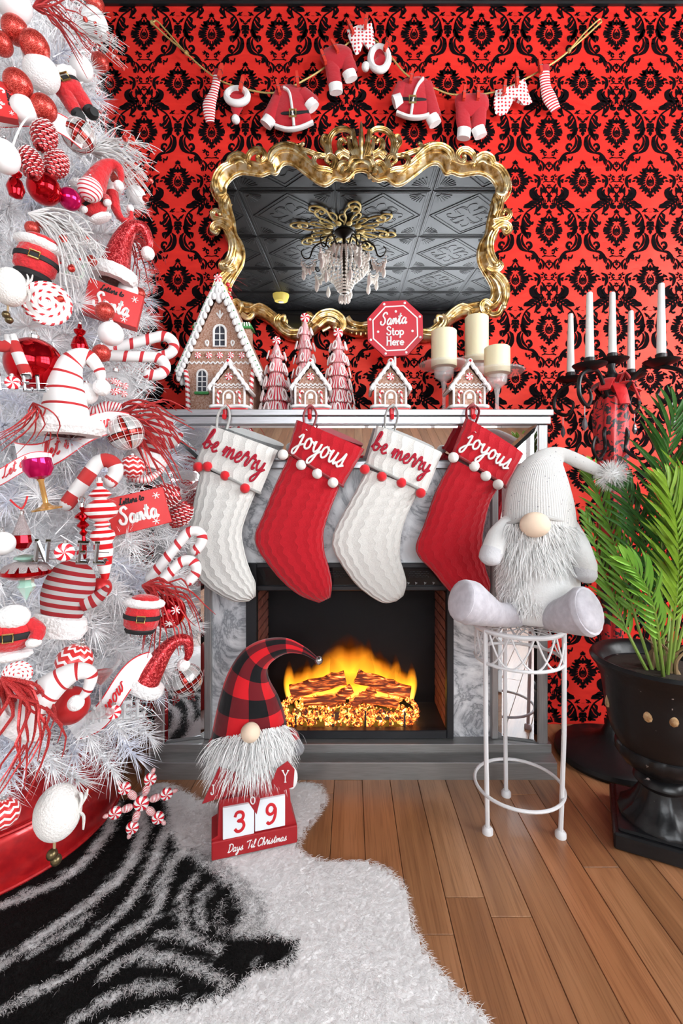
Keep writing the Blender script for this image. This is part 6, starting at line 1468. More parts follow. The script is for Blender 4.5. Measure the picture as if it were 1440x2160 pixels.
trousers([(676,112),(708,94),(738,102),(742,128),(716,146),(682,136)], [[(696,118),(702,150),(706,178)], [(724,112),(734,134),(740,152)]], [[(707,178),(709,196)], [(735,152),(741,168)]], 'tiny red velour trousers hung slanting below the topmost dotted shorts')
trousers([(961,202),(990,198),(1026,200),(1028,232),(994,246),(964,236)], [[(976,214),(976,250),(981,276)], [(1012,214),(1010,250),(1006,274)]], [[(979,272),(977,292)], [(1007,270),(1014,288)]], 'tiny red velour trousers hanging between belted jacket and dotted shorts')
def shorts(poly, label): s = garm('toy_dotted_shorts', poly[0], label, 'shorts'); gw('cloth', puff(poly, .007, .012, 2), DOTS, s); mb = MB(); mb.tube([cl(poly[0][0], poly[0][1], .014), cl(poly[1][0], poly[1][1], .016), cl(poly[2][0], poly[2][1], .014)], .004, 6); gw('waistband', mb, DOTS, s)
shorts([(732,66),(756,56),(784,52),(788,78),(792,98),(776,104),(766,92),(760,108),(750,116),(740,92)], 'tiny red dotted shorts clipped at the peak of the gold cord')
shorts([(1044,194),(1078,184),(1106,168),(1114,196),(1122,216),(1104,222),(1086,208),(1078,216),(1068,240),(1044,240)], 'tiny red dotted shorts hanging between red trousers and striped sock')
PIN = mat('red_painted_peg', (.66, .05, .03), .5)
pins = [(465,150,.25,'striped sock over the tree'),(509,177,.2,'upside-down santa hat'),(587,184,-.25,'first jacket collar'),(627,166,-.1,'first jacket shoulder'),(682,120,-.35,'slanting trousers'),(706,98,-.5,'slanting trousers waist'),(739,56,-.4,'peak dotted shorts'),(772,44,.15,'peak dotted shorts edge'),(817,92,.5,'sideways hat'),(868,160,.2,'second jacket collar'),(979,196,.1,'straight trousers'),(1008,196,.05,'straight trousers edge'),(1064,184,.12,'lower dotted shorts'),(1090,166,-.05,'lower dotted shorts edge'),(1139,140,-.12,'striped sock far from the tree')]
for (x, y, r, lb) in pins:
    p = empty('clothes_peg', cl(x, y, .03), (0, r, 0), label='small red clothes peg gripping the '+lb, cat='clothes peg', group='red clothes pegs')
    for s in (-1, 1):
        mb = MB(); mb.prism([(-.0045,-.024),(.0045,-.024),(.0045,.024),(-.0045,.024)], s*.0035-.003, s*.0035+.003, Matrix.Rotation(s*.05, 4, 'X')); ob('jaw', mb, PIN, p, smooth=False)
    mb = MB(); mb.tube([V((-.006, y_, 0)) for y_ in (-.007, .007)]+[V((.006, y_, 0)) for y_ in (.007, -.007)], .0011, 5, closed=True); ob('spring', mb, mat('steel_nail'), p)
# ================================================================ white tinsel tree
TX, TYc = -.91, 1.14
def TR(z): return .56-.202*(z-.55) if z > .55 else .56-.25*(.55-z)
def TP(px, py, out=0.0):
    """the point of the tree's outer shell seen at a pixel (or the nearest pass of the ray), brought out a little"""
    d = V(((px-CX)/FPX, 1, (CY-py)/FPX)); best = None; last = None; t = .25
    while t < 1.5:
        p = V((0, 0, CAM_H))+d*t; r = math.hypot(p.x-TX, p.y-TYc)-TR(p.z)
        if best is None or r < best[0]: best = (r, t)
        if r <= 0: best = (r, t); break
        t += .004
    tt = best[1]-out
    if CAM_H+d.z*tt < 1.15: tt = min(tt, 1.20)          # stay in front of the mantel
    return V((0, 0, CAM_H))+d*tt
tree = empty('christmas_tree', (TX, TYc, 0), label='white tinsel christmas tree crowded with red and white ornaments', cat='christmas tree')
NEED = mat('white_tinsel_needles', (.92, .92, .93), .5, spec=.3); NEEDI = mat('iridescent_needles', (.80, .82, .90), .4, spec=.5)
def brush(seed, n=360, l=.24, nl=.052):
    r = random.Random(seed); mb = MB(); mb.tube([V((0, 0, 0)), V((0, l*.5, .01)), V((0, l, .0))], [.003, .0025, .001], 5)
    for i in range(n):
        t = r.random()**.8; a = r.uniform(0, 2*PI); el = r.uniform(.55, 1.25) if t < .93 else r.uniform(.1, 1.0)
        p = V((0, l*t, .01*math.sin(t*PI))); d = V((math.cos(a)*math.sin(el), math.cos(el), math.sin(a)*math.sin(el))); q = nl*r.uniform(.7, 1.15); s = d.cross(V((r.gauss(0, 1), r.gauss(0, 1), r.gauss(0, 1)))).normalized()*.0011
        b = len(mb.v); mb.vert(p+s); mb.vert(p-s); mb.vert(p+d*q); mb.face((b, b+1, b+2)); 
    return mb.mesh('branch', False)
BR = [brush(s) for s in (1, 2, 3)]
for i, me in enumerate(BR): me.materials.append(NEED if i else NEEDI)
rt = random.Random(17); toc = math.atan2(-TYc, -TX)       # towards the camera
nbr = 0; z = .27
while z < 2.45 and nbr < 280:
    R = TR(z); n = int(11+R*14)
    for k in range(n):
        if nbr >= 280: break
        u = (k+rt.random()*.9)/n; a = toc+(u-.5)*2*PI*(.62 if z < 1.95 else .7)+(.3 if rt.random() < .5 else 0)
        d = V((math.cos(a), math.sin(a), 0)); tip = V((TX, TYc, z+rt.uniform(-.05, .05)))+d*(R*rt.uniform(.82, .97))
        if tip.y > 1.53 or (tip.x > -.66 and tip.y > 1.22 and z < 1.2) or tip.x < -1.66 or math.hypot(tip.x, tip.y) < .3: continue
        o = put('branch', BR[rt.randrange(3)], None, tree); s = rt.uniform(.8, 1.1)
        dd = (d+V((rt.uniform(-.25, .25), rt.uniform(-.25, .25), rt.uniform(-.32, .12)-(.25 if z < .5 else 0)))).normalized(); base = tip-dd*(.24*s)
        Q = dd.to_track_quat('Y', 'Z').to_matrix().to_4x4()
        o.matrix_basis = Matrix.Translation(base-V((TX, TYc, 0))) @ Q @ Matrix.Rotation(rt.uniform(0, 6), 4, 'Y') @ Matrix.Diagonal((s, s, s, 1)); nbr += 1
    z += .085
for (px, py, s) in ((285,1595,1.25),(262,1545,1.0),(320,1560,.9),(240,1630,1.0),(60,1590,1.2),(110,1620,1.1),(20,1640,1.1),(200,1330,1.0),(280,1150,1.0),(90,1060,.9),(250,1260,1.0),(330,1470,.9),(150,930,.9),(230,1000,.9),(60,690,.9),(170,640,.9),(110,720,.9),(350,1420,.9),(190,1560,1.0)):
    tip = TP(px, py, .02); o = put('branch', BR[rt.randrange(3)], None, tree); dd = (V((tip.x-TX, tip.y-TYc, 0)).normalized()+V((-tip.x, -tip.y, 0)).normalized()*.5+V((0, 0, -.25))).normalized(); Q = dd.to_track_quat('Y', 'Z').to_matrix().to_4x4()
    o.matrix_basis = Matrix.Translation(tip-dd*(.24*s)-V((TX, TYc, 0))) @ Q @ Matrix.Diagonal((s, s, s, 1))
mb = MB(); rt = random.Random(5)
for i in range(26000):                               # the dense inner needles
    z = .30+2.1*rt.random(); a = toc+rt.uniform(-1, 1)*2.1; r = TR(z)*rt.uniform(.62, .88); p = V((r*math.cos(a), r*math.sin(a), z))
    if p.y+TYc > 1.54 or (p.x+TX > -.66 and p.y+TYc > 1.22 and z < 1.15): continue
    d = V((math.cos(a)+rt.gauss(0, .6), math.sin(a)+rt.gauss(0, .6), rt.gauss(0, .6))).normalized(); s = d.orthogonal().normalized()*.0011; b = len(mb.v); mb.vert(p+s); mb.vert(p-s); mb.vert(p+d*.055); mb.face((b, b+1, b+2))
ob('inner_needles', mb, NEED, tree, smooth=False, kind='stuff')
mb = MB(); mb.lathe([(.30, .33)]+[(TR(zz)*.60, zz) for zz in (.4, .8, 1.2, 1.6, 2.0, 2.4)]+[(.02, 2.5)], 28, a0=toc-2.2, a1=toc+2.2, fn=lambda a, r, z: min(r, (1.56-TYc)/math.sin(a)*.98 if math.sin(a) > .2 else 9)*(1+.05*math.sin(a*9+z*14))); ob('inner_foliage', mb, mat('pale_tinsel_mass', (.62, .62, .64), .8, col2=(.82, .82, .84), nscale=40, bscale=80, bstr=1.0, bdist=.02), tree)
mb = MB(); mb.tube([V((0, 0, 0)), V((0, 0, 2.5))], [.03, .008], 10); ob('trunk', mb, mat('white_pole', (.6, .6, .6), .5), tree)
# red metal collar
col = empty('tree_collar', (TX, TYc, 0), label='red lacquered metal tree collar standing on the zebra rug', cat='tree collar')
LRED = mat('mottled_red_lacquer', (.38, .008, .012), .3, metal=.35, col2=(.52, .014, .016), nscale=60, coat=.4)
mb = MB(); mb.lathe([(.298, .010), (.300, .016), (.290, .10), (.286, .112), (.278, .118), (.276, .128), (.262, .225), (.266, .235), (.258, .24), (.255, .23), (.27, .12), (.290, .012)], 72); ob('ring', mb, LRED, col)
for rr_, zz in ((.300, .013), (.284, .118), (.264, .236)): 
    mb = ring(rr_, zz, .005, 72); ob('rolled_bead', mb, LRED, col)

# ---------------------------------------------------------------- ornament kit: every builder works in units of the ornament's half size
GR = glitter('red_glitter', (.30, .004, .006), (.66, .05, .03), 26.); GRD = glitter('deep_red_glitter', (.26, .002, .006), (.50, .02, .025), 34.); GW = glitter('white_glitter', (.7, .7, .7), (.86, .86, .86), 34., .1, .5)
RSH = mat('shiny_red_glass', (.50, .004, .010), .06, metal=.85); RMAT = mat('matt_red_glass', (.50, .02, .022), .38, metal=.3); WSH = mat('satin_white_ball', (.86, .86, .86), .35)
FUZZ = mat('white_plush_unit', (.86, .85, .84), .95, sheen=.2, bscale=10, bstr=.35, bdist=.03); VELU = mat('red_velvet_unit', (.56, .010, .016), .8, sheen=.4, bscale=5, bstr=.3, bdist=.05); BLKU = mat('black_felt_unit', (.014, .014, .015), .7); GOLDU = mat('gold_cap', (.70, .52, .20), .25, metal=1.0); SILU = mat('silver_cap', (.72, .72, .72), .2, metal=1.0)
CANEU = striped('cane_unit', (.60, .02, .03), (.88, .87, .86), 2.2, .6, .22, .4, bumpy=.5); CANEG = striped('cane_wide_unit', (.58, .03, .03), (.87, .86, .85), 1.05, .12, .48, .5, bumpy=.6); MINTU = MINT
WAXY = mat('cream_felt_unit', (.84, .82, .78), .95, sheen=.2, bscale=12, bstr=.35, bdist=.03)
CHEV = striped('chevron_unit', (.60, .03, .03), (.86, .84, .84), 0, 7, .62, .3, wave=.9, wfreq=9., metal=.1); KNS = striped('red_white_knit_unit', (.60, .02, .03), (.86, .84, .83), 4.6, 0, .5, .9, bumpy=1.0)
HATS = striped('hat_stripe_unit', (.52, .015, .02), (.88, .87, .86), 2.7, 0, .15, .7, bumpy=.4); FINS = striped('finial_stripe_unit', (.60, .015, .02), (.88, .87, .86), 0, 14, .5, .15); MAG = mat('magenta_glass', (.55, .005, .10), .08, metal=.6); FROST = mat('frosted_glass_top', (.80, .66, .66), .8, bscale=20, bstr=.8, bdist=.05)
CLR = mat('clear_bauble_glass', (.96, .97, .97), .03, trans=.85, ior=1.12, alpha=.45); IRI = mat('green_crystal', (.45, .75, .62), .1, trans=.4, coat=.6); BRONZE = mat('old_bronze_bell', (.16, .12, .06), .35, metal=.9); CHROME = mat('chrome_letters', (.42, .44, .46), .15, metal=1.0)
TWU = striped('twist_unit', (.60, .02, .03), (.88, .87, .86), .9, 1, .42, .4)
BOXR = mat('letter_box_red', (.58, .025, .025), .45); TWR = glitter('red_glitter_twig', (.36, .004, .006), (.62, .03, .03), 420., .5); TWW = mat('flocked_white_twig', (.84, .83, .82), .9, bscale=300, bstr=.7)
def U(o, name, mb, m, **k): return ob(name, mb, m, o, **k)
def cap(o, z=.98, m=GOLDU, r=.2):
    mb = MB(); mb.lathe([(r, z-.06), (r, z+.12), (r*.6, z+.16), (.001, z+.16)], 12); mb.tube([V((.1*math.cos(a), 0, z+.24+.1*math.sin(a))) for a in [2*PI*i/10 for i in range(10)]], .025, 5, closed=True); U(o, 'cap', mb, m)
def o_ball(o, m=WSH, sz=1.0, c=True, cm=SILU, stem=None):
    if stem: mb = MB(); mb.tube(smooth_path([(0, .2, -.9), (stem[0]*.5, .5, stem[1]*.55), (stem[0], 1.0, stem[1])], 5), [.09, .07, .06], 7); U(o, 'white_stem', mb, CWHITE)
    mb = MB(); mb.ball((0, 0, 0), 1, sz=sz, n=28, m=18); U(o, 'bauble', mb, m)
    if c: cap(o, .98*sz, cm)
PLB = None
def plaidball():
    m, t, b = nt('plaid_ball'); I = b.inputs; tc = N(t, 'ShaderNodeTexCoord'); sx = N(t, 'ShaderNodeSeparateXYZ'); L(t, tc.outputs['UV'], sx.inputs[0])
    def band(o, f, w, off):
        mu = N(t, 'ShaderNodeMath', operation='MULTIPLY_ADD'); mu.inputs[1].default_value = f; mu.inputs[2].default_value = off; L(t, o, mu.inputs[0]); fr = N(t, 'ShaderNodeMath', operation='FRACT'); L(t, mu.outputs[0], fr.inputs[0]); return ramp(t, fr.outputs[0], [(0, (1, 1, 1)), (w*.12, (.02, .02, .02)), (w*.2, (.62, .03, .02)), (w*.8, (.02, .02, .02)), (w*.9, (1, 1, 1))], 'CONSTANT')
    mx = N(t, 'ShaderNodeMix', data_type='RGBA', blend_type='MULTIPLY'); mx.inputs[0].default_value = 1; L(t, band(sx.outputs[0], 4., .30, .1), mx.inputs[6]); L(t, band(sx.outputs[1], 2., .30, .3), mx.inputs[7])
    m2 = N(t, 'ShaderNodeMix', data_type='RGBA', blend_type='MULTIPLY'); m2.inputs[0].default_value = 1; m2.inputs[6].default_value = (.72, .72, .70, 1); L(t, mx.outputs[2], m2.inputs[7]); L(t, m2.outputs[2], I['Base Color']); I['Metallic'].default_value = .55; I['Roughness'].default_value = .2; return m
PLB = plaidball()
def o_plaid(o):
    mb = MB(); mb.ball((0, 0, 0), 1, n=32, m=20); U(o, 'bauble', mb, PLB); cap(o, .98, SILU); mb = MB()
    for i in range(8): a = PI*i/8; mb.tube([V((1.005*math.cos(a)*math.sin(t), 1.005*math.sin(a)*math.sin(t), 1.005*math.cos(t))) for t in [2*PI*k/40 for k in range(40)]], .014, 4, closed=True)
    for h in (-.62, -.3, .05, .4, .72): r = math.sqrt(1-h*h)*1.006; mb.tube([V((r*math.cos(t), r*math.sin(t), h)) for t in [2*PI*k/40 for k in range(40)]], .014, 4, closed=True)
    U(o, 'glitter_lines', mb, GW)
def o_cone(o):
    A = MB(); B_ = MB()
    for i in range(95):
        t = i/95; z = .95-1.9*t; r = .78*math.sin(PI*(.12+.82*t))**.7; a = i*2.39996; d = V((math.cos(a), math.sin(a), .25)); p = V((math.cos(a)*r, math.sin(a)*r, z)); M_ = Matrix.Translation(p) @ d.to_track_quat('Z', 'X').to_matrix().to_4x4()
        A.ball((0, 0, 0), 1, n=8, m=5, M=M_ @ Matrix.Diagonal((.21, .21, .10, 1))); q = p+d.normalized()*.09; tx = V((-math.sin(a), math.cos(a), .45)); B_.tube([q-tx*.16, q+V((0, 0, .02))+d*.02, q+tx*.16], [.02, .045, .02], 5)
    A.ball((0, 0, 0), .72, sz=1.25, n=14, m=10); U(o, 'cone_scales', A, GRD, kind='stuff'); U(o, 'white_tips', B_, CWHITE, kind='stuff')
def o_cane(o, m=CANEU, r=.15, hook=.34):
    pts = [(0, 0, -1), (0, 0, -.3), (0, 0, .4)]+[(hook-hook*math.cos(a), 0, .55+hook*1.1*math.sin(a)) for a in [PI*i/6 for i in range(7)]]+[(2*hook, 0, .35)]
    mb = MB(); sp_ = smooth_path(pts, 5); mb.tube(sp_, r, 14); mb.ball(sp_[0], r, n=12, m=8); mb.ball(sp_[-1], r, n=12, m=8); U(o, 'cane', mb, m)
def o_lolly(o):
    mb = MB(); M_ = Matrix.Rotation(PI/2, 4, 'X'); mb.lathe([(.001, .22), (.5, .22), (.85, .2), (1, .08), (1, -.08), (.85, -.2), (.001, -.2)], 30, M_); U(o, 'disc', mb, CWHITE); mb = MB()
    mb.tube([V((.12+.86*t, 0, 0)).length*V((math.cos(t*17), 0, math.sin(t*17)))+V((0, -.21+.06*t*t, 0)) for t in [i/90 for i in range(91)]], .065, 7, uvscale=3.0); U(o, 'swirl', mb, TWU); mb = MB()
    mb.tube([V((math.cos(a)*1.0, 0, math.sin(a)*1.0)) for a in [2*PI*i/40 for i in range(40)]], .09, 7, closed=True, uvscale=3.0); U(o, 'rim_twist', mb, TWU)
def o_santa(o, top=True):
    mb = MB(); mb.lathe([(.001, -1.0), (.62, -1.0), (.70, -.86), (.64, -.8)], 26, Matrix.Diagonal((1, .7, 1, 1))); U(o, 'boots', mb, BLKU)
    mb = MB(); mb.lathe([(.60, -.82), (.76, -.66), (.80, -.2), (.72, .2), (.55, .42), (.001, .5)], 26, Matrix.Diagonal((1, .72, 1, 1))); U(o, 'coat', mb, VELU)
    mb = MB(); mb.lathe([(.795, -.34), (.83, -.32), (.835, -.14), (.79, -.12)], 26, Matrix.Diagonal((1, .74, 1, 1))); bl = U(o, 'belt', mb, BLKU); mb = MB(); mb.tube([V((x*.18, -.63, -.23+z_*.14)) for x, z_ in ((-1,-1),(1,-1),(1,1),(-1,1))], .045, 6, closed=True); U(bl, 'buckle', mb, GOLDU)
    mb = MB(); mb.ball((0, 0, .42), .95, sy=.72, sz=.32, n=24, m=12, fn=lambda a, r, z: r*(1+.05*math.sin(a*13+z*9))); U(o, 'fur_collar', mb, FUZZ); mb = MB(); mb.ball((.05, -.12, .66), .62, sy=.66, sz=.3, n=20, m=10); U(o, 'red_top', mb, VELU)
def o_hat(o, m=HATS, bend=1, brim=FUZZ, pomm=FUZZ, fat=1.0):
    pts = smooth_path([(0, 0, -.7), (0, 0, -.2), (.02*bend, 0, .35), (.16*bend, 0, .78), (.46*bend, 0, .92), (.70*bend, 0, .62), (.74*bend, 0, .36)], 6); mb = MB(); mb.tube(pts, [.62*fat, .50*fat, .38*fat, .27*fat, .2, .15, .08], 24, flat=.85); U(o, 'crown', mb, m, angle=80)
    mb = MB(); mb.lathe([(.40, -1.0), (.70, -.98), (.80, -.82), (.74, -.62), (.5, -.58)], 28, Matrix.Diagonal((fat, .85*fat, 1, 1)), fn=lambda a, r, z: r*(1+.03*math.sin(a*15+z*20))); U(o, 'brim', mb, brim); mb = MB(); mb.ball((.75*bend, 0, .22), .2, n=14, m=10); U(o, 'pompom', mb, pomm)
def o_mitten(o):
    mb = MB(); l_ = [(-.5,0,-.45),(-.62,0,0),(-.6,0,.45),(-.42,0,.85),(-.08,0,1.0)]; r_ = [(.45,0,-.45),(.55,0,0),(.56,0,.45),(.42,0,.82),(.1,0,1.0)]; edge_tube(mb, [V(p) for p in l_], [V(p) for p in r_], .5, n=24); U(o, 'hand', mb, KNS, angle=80)
    mb = MB(); mb.tube(smooth_path([(.35, 0, -.1), (.68, 0, .12), (.86, 0, .48)], 6), [.26, .26, .18, .05], 16, flat=.8); U(o, 'thumb', mb, KNS); mb = MB(); mb.lathe([(.3, -1.0), (.58, -.98), (.66, -.75), (.6, -.48), (.3, -.45)], 26, Matrix.Diagonal((1, .62, 1, 1)), fn=lambda a, r, z: r*(1+.03*math.sin(a*17+z*15))); U(o, 'fur_cuff', mb, FUZZ)
def o_box(o):
    mb = MB(); mb.box(-1, 1, -.28, .28, -.68, .68, bev=.02); U(o, 'carton', mb, BOXR, smooth=False)
    mb = place_text(text_mb('Santa', .30, .055, .05), Matrix.Translation((-.02, -.29, -.34))); U(o, 'lettering', mb, CWHITE); mb = place_text(text_mb('Letters to', .115, .022, .15), Matrix.Translation((-.12, -.29, .36))); U(o, 'small_lettering', mb, BLKU)
    for (x, z_) in ((.72, .42), (.5, -.5)):
        mb = MB()
        for k in range(3): a = PI*k/3; mb.tube([V((x-.13*math.cos(a), -.29, z_-.13*math.sin(a))), V((x+.13*math.cos(a), -.29, z_+.13*math.sin(a)))], .016, 4)
        U(o, 'printed_snowflake', mb, CWHITE)
def o_noel(o, m=CHROME):
    x = -1.0
    for ch_, w in (('N', .55), ('', .5), ('E', .45), ('Q', .45)):
        if ch_: mb = place_text(text_mb(ch_, .29, .066, 0, GL, n=6, flat=1.3), Matrix.Translation((x+w/2, 0, -.29))); U(o, 'letter', mb, m)
        else: mb = MB(); mint(mb, (x+w/2, -.03, 0), .27, .12); U(o, 'peppermint', mb, MINTU); mb = MB(); mb.lathe([(.07, .27), (.07, .34), (.001, .36)], 10, Matrix.Translation((x+w/2, 0, 0))); U(o, 'cap', mb, SILU)
        x += w
    mb = MB(); mb.tube([V((-1, .05, -.22)), V((.95, .05, -.22))], .02, 6); mb.tube([V((-1, .05, .02)), V((.95, .05, .02))], .015, 6); U(o, 'wire_bar', mb, m)
def o_fin(o, m=FINS):
    mb = MB(); mb.lathe([(.02, 1.0), (.06, .95), (.05, .85), (.16, .76), (.20, .70), (.10, .62), (.24, .52), (.30, .40), (.26, .30), (.10, .20), (.15, .14), (.10, .08), (.20, 0), (.22, -.10), (.16, -.2), (.17, -.35), (.13, -.6), (.07, -.85), (.02, -1.0)], 24); U(o, 'glass_body', mb, m); mb = MB(); mb.lathe([(.06, .93), (.06, 1.02), (.001, 1.03)], 10); U(o, 'cap', mb, SILU)
def o_redfin(o):
    mb = MB(); mb.lathe([(.03, 1.0), (.09, .92), (.04, .8), (.24, .66), (.26, .58), (.07, .46), (.2, .32), (.2, .26), (.05, .14), (.14, .02), (.05, -.1), (.09, -.4), (.05, -.9), (.02, -1)], 20); U(o, 'glass_body', mb, RSH); cap(o, .98, SILU, .06)
def o_goblet(o):
    mb = MB(); mb.lathe([(.05, .18), (.35, .3), (.5, .58), (.48, .95), (.44, .98), (.42, .94), (.40, .6), (.2, .36), (.001, .3)], 26); U(o, 'bowl', mb, MAG); mb = MB(); mb.lathe([(.001, -1.0), (.5, -.98), (.52, -.92), (.2, -.82), (.09, -.7), (.09, .1), (.14, .2), (.001, .22)], 26); U(o, 'stem', mb, mat('amber_gold_glass', (.62, .36, .12), .12, metal=.6))
def o_martini(o):
    mb = MB(); mb.lathe([(.04, .05), (.72, .86), (.70, .88), (.02, .1)], 28); U(o, 'bowl', mb, CLR); mb = MB(); mb.lathe([(.001, -1), (.5, -.98), (.05, -.9), (.04, .06)], 20); U(o, 'stem', mb, CLR); mb = MB(); mb.lathe([(.02, .1), (.42, .56), (.001, .56)], 22); U(o, 'red_filling', mb, GRD)
def o_tear(o):
    mb = MB(); mb.lathe([(.001, -1), (.3, -.85), (.45, -.55), (.40, -.2), (.2, .45), (.08, .9), (.001, .95)], 8); U(o, 'glass_body', mb, RSH, smooth=False); mb = MB(); mb.lathe([(.43, -.15), (.38, .0), (.22, .45), (.1, .9), (.001, .97)], 8, Matrix.Diagonal((1.02, 1.02, 1, 1))); U(o, 'frosted_top', mb, FROST, smooth=False); cap(o, .98, SILU, .1)
    mb = MB(); mb.tube(smooth_path([(0, 0, 1.2), (-.25, 0, 1.4), (-.5, 0, 1.7)], 4), .05, 5); mb.tube(smooth_path([(0, 0, 1.2), (.15, 0, 1.5), (.25, 0, 1.9)], 4), .05, 5); U(o, 'red_ribbon', mb, VELU)
def o_mush(o):
    mb = MB(); mb.lathe([(.001, -.32), (.7, -.3), (.98, -.12), (1, .05), (.8, .28), (.45, .42), (.001, .46)], 28); U(o, 'glass_cap', mb, RSH); mb = MB(); mb.lathe([(1.01, .05), (.82, .29), (.46, .44), (.001, .48)], 28, fn=lambda a, r, z: r*(1+.04*math.sin(a*15))); U(o, 'frost', mb, FROST); mb = MB(); mb.lathe([(.22, .44), (.5, .58), (.46, .68), (.3, .74), (.001, .78)], 18); U(o, 'upper_knob', mb, IRI); mb = MB(); mb.lathe([(.32, -.3), (.3, -.55), (.38, -.7), (.001, -1.35)], 8); U(o, 'crystal_drop', mb, IRI, smooth=False)
def o_egg(o, bow=True):
    mb = MB(); mb.ball((0, 0, 0), 1, sx=.8, sy=.8, sz=1.0, n=26, m=18); U(o, 'felt_body', mb, WAXY)
    if bow:
        mb = MB()
        for (a, b_) in (((.7, -.3, .1), (1.0, -.35, .75)), ((.7, -.3, .1), (.75, -.4, .7)), ((.7, -.3, .0), (.85, -.35, -.7))): mb.tube(smooth_path([a, tuple((p+q)/2+.08 for p, q in zip(a, b_)), b_], 5), [.1, .14, .07], 8, flat=.4)
        U(o, 'felt_bow', mb, WAXY)
    mb = MB(); mb.tube([V((-.1, 0, -.95)), V((-.12, 0, -1.45))], .05, 6); U(o, 'twine', mb, mat('jute_twine', (.35, .25, .14), .9)); mb = MB(); mb.ball((-.18, -.05, -1.5), .2, n=10, m=7); U(o, 'bell', mb, BRONZE); mb = MB(); mb.ball((-.05, -.05, -1.75), .2, n=10, m=7); U(o, 'bell', mb, BRONZE)
def o_flake(o):
    mb = MB(); mint(mb, (0, 0, 0), .24, .12); U(o, 'peppermint', mb, MINTU)
    for k in range(6):
        M_ = Matrix.Rotation(PI*k/3+.35, 4, 'Y'); mb = MB(); mb.ball((0, 0, 0), 1, n=12, m=8, M=M_ @ Matrix.Translation((0, 0, .42)) @ Matrix.Diagonal((.12, .12, .19, 1))); a_ = U(o, 'striped_bead', mb, FINS); mb = MB(); mint(mb, M_ @ V((0, 0, .76)), .2, .1); U(a_, 'peppermint', mb, MINTU); mb = MB(); mb.ball((0, 0, 0), 1, n=10, m=6, M=M_ @ Matrix.Translation((0, 0, 1.02)) @ Matrix.Diagonal((.07, .07, .1, 1))); U(a_, 'tip_bead', mb, FINS)
def o_clear(o, inner='mint'):
    mb = MB(); mb.ball((0, 0, 0), 1, n=28, m=18); U(o, 'bauble', mb, CLR); cap(o, .98, SILU); rr_ = random.Random(2); mb = MB()
    for i in range(7):
        p = V((rr_.uniform(-.5, .5), rr_.uniform(-.6, 0), rr_.uniform(-.5, .5)))
        if inner == 'mint': mint(mb, p, .22, .1)
        else: mb.tube(smooth_path([p, p+V((.2, 0, .25)), p+V((.1, 0, .5))], 4), [.06, .05, .02], 6)
    U(o, 'sweets' if inner == 'mint' else 'painted_sprigs', mb, MINTU if inner == 'mint' else mat('mint_green_paint', (.55, .75, .58), .5))
    if inner != 'mint':
        mb = MB()
        for i in range(9): mb.ball((rr_.uniform(-.6, .6), -.75, rr_.uniform(-.6, .6)), .06, n=7, m=5)
        U(o, 'painted_berries', mb, CRED)
def o_mintball(o):
    mb = MB(); mb.ball((0, 0, 0), 1, n=30, m=16, M=Matrix.Rotation(PI/2, 4, 'X')); U(o, 'bauble', mb, MINTU); cap(o)
def o_flakeball(o):
    mb = MB(); mb.ball((0, 0, 0), 1, n=28, m=18); U(o, 'bauble', mb, RSH); cap(o)
    for (lx, lz) in ((.45, .25), (-.4, .1), (.1, -.5)):
        mb = MB(); ly = -math.sqrt(max(0, 1-lx*lx-lz*lz)); n_ = V((lx, ly, lz)); t1 = n_.cross(V((0, 0, 1))).normalized(); t2 = n_.cross(t1)
        for k in range(4): a = PI*k/4; e = (t1*math.cos(a)+t2*math.sin(a))*.3; mb.tube([(n_-e).normalized()*1.01, n_*1.02, (n_+e).normalized()*1.01], .035, 5)
        U(o, 'painted_snowflake', mb, CWHITE)
def o_legs(o):
    for s in (-1, 1): mb = MB(); mb.tube(smooth_path([(s*.22, 0, .1), (s*.25, 0, -.35), (s*.25, 0, -.6)], 4), [.3, .28, .24], 14); lg = U(o, 'leg', mb, VELU); mb = MB(); mb.tube(smooth_path([(s*.25, 0, -.5), (s*.26, -.02, -.85), (s*.3, -.35, -1.0)], 5), [.24, .22, .16], 12); U(lg, 'boot', mb, BLKU)
    mb = MB(); mb.ball((0, 0, .22), .56, sy=.7, sz=.55, n=20, m=12); U(o, 'trousers', mb, VELU); mb = MB(); mb.lathe([(.53, .28), (.56, .3), (.54, .44), (.5, .45)], 22, Matrix.Diagonal((1, .75, 1, 1))); b_ = U(o, 'belt', mb, BLKU); mb = MB(); mb.tube([V((x*.16, -.44, .36+z_*.13)) for x, z_ in ((-1,-1),(1,-1),(1,1),(-1,1))], .04, 6, closed=True); U(b_, 'buckle', mb, GOLDU); mb = MB(); mb.ball((0, 0, .68), .66, sy=.8, sz=.36, n=20, m=10, fn=lambda a, r, z: r*(1+.05*math.sin(a*11+z*8))); U(o, 'fur_cuff', mb, FUZZ)
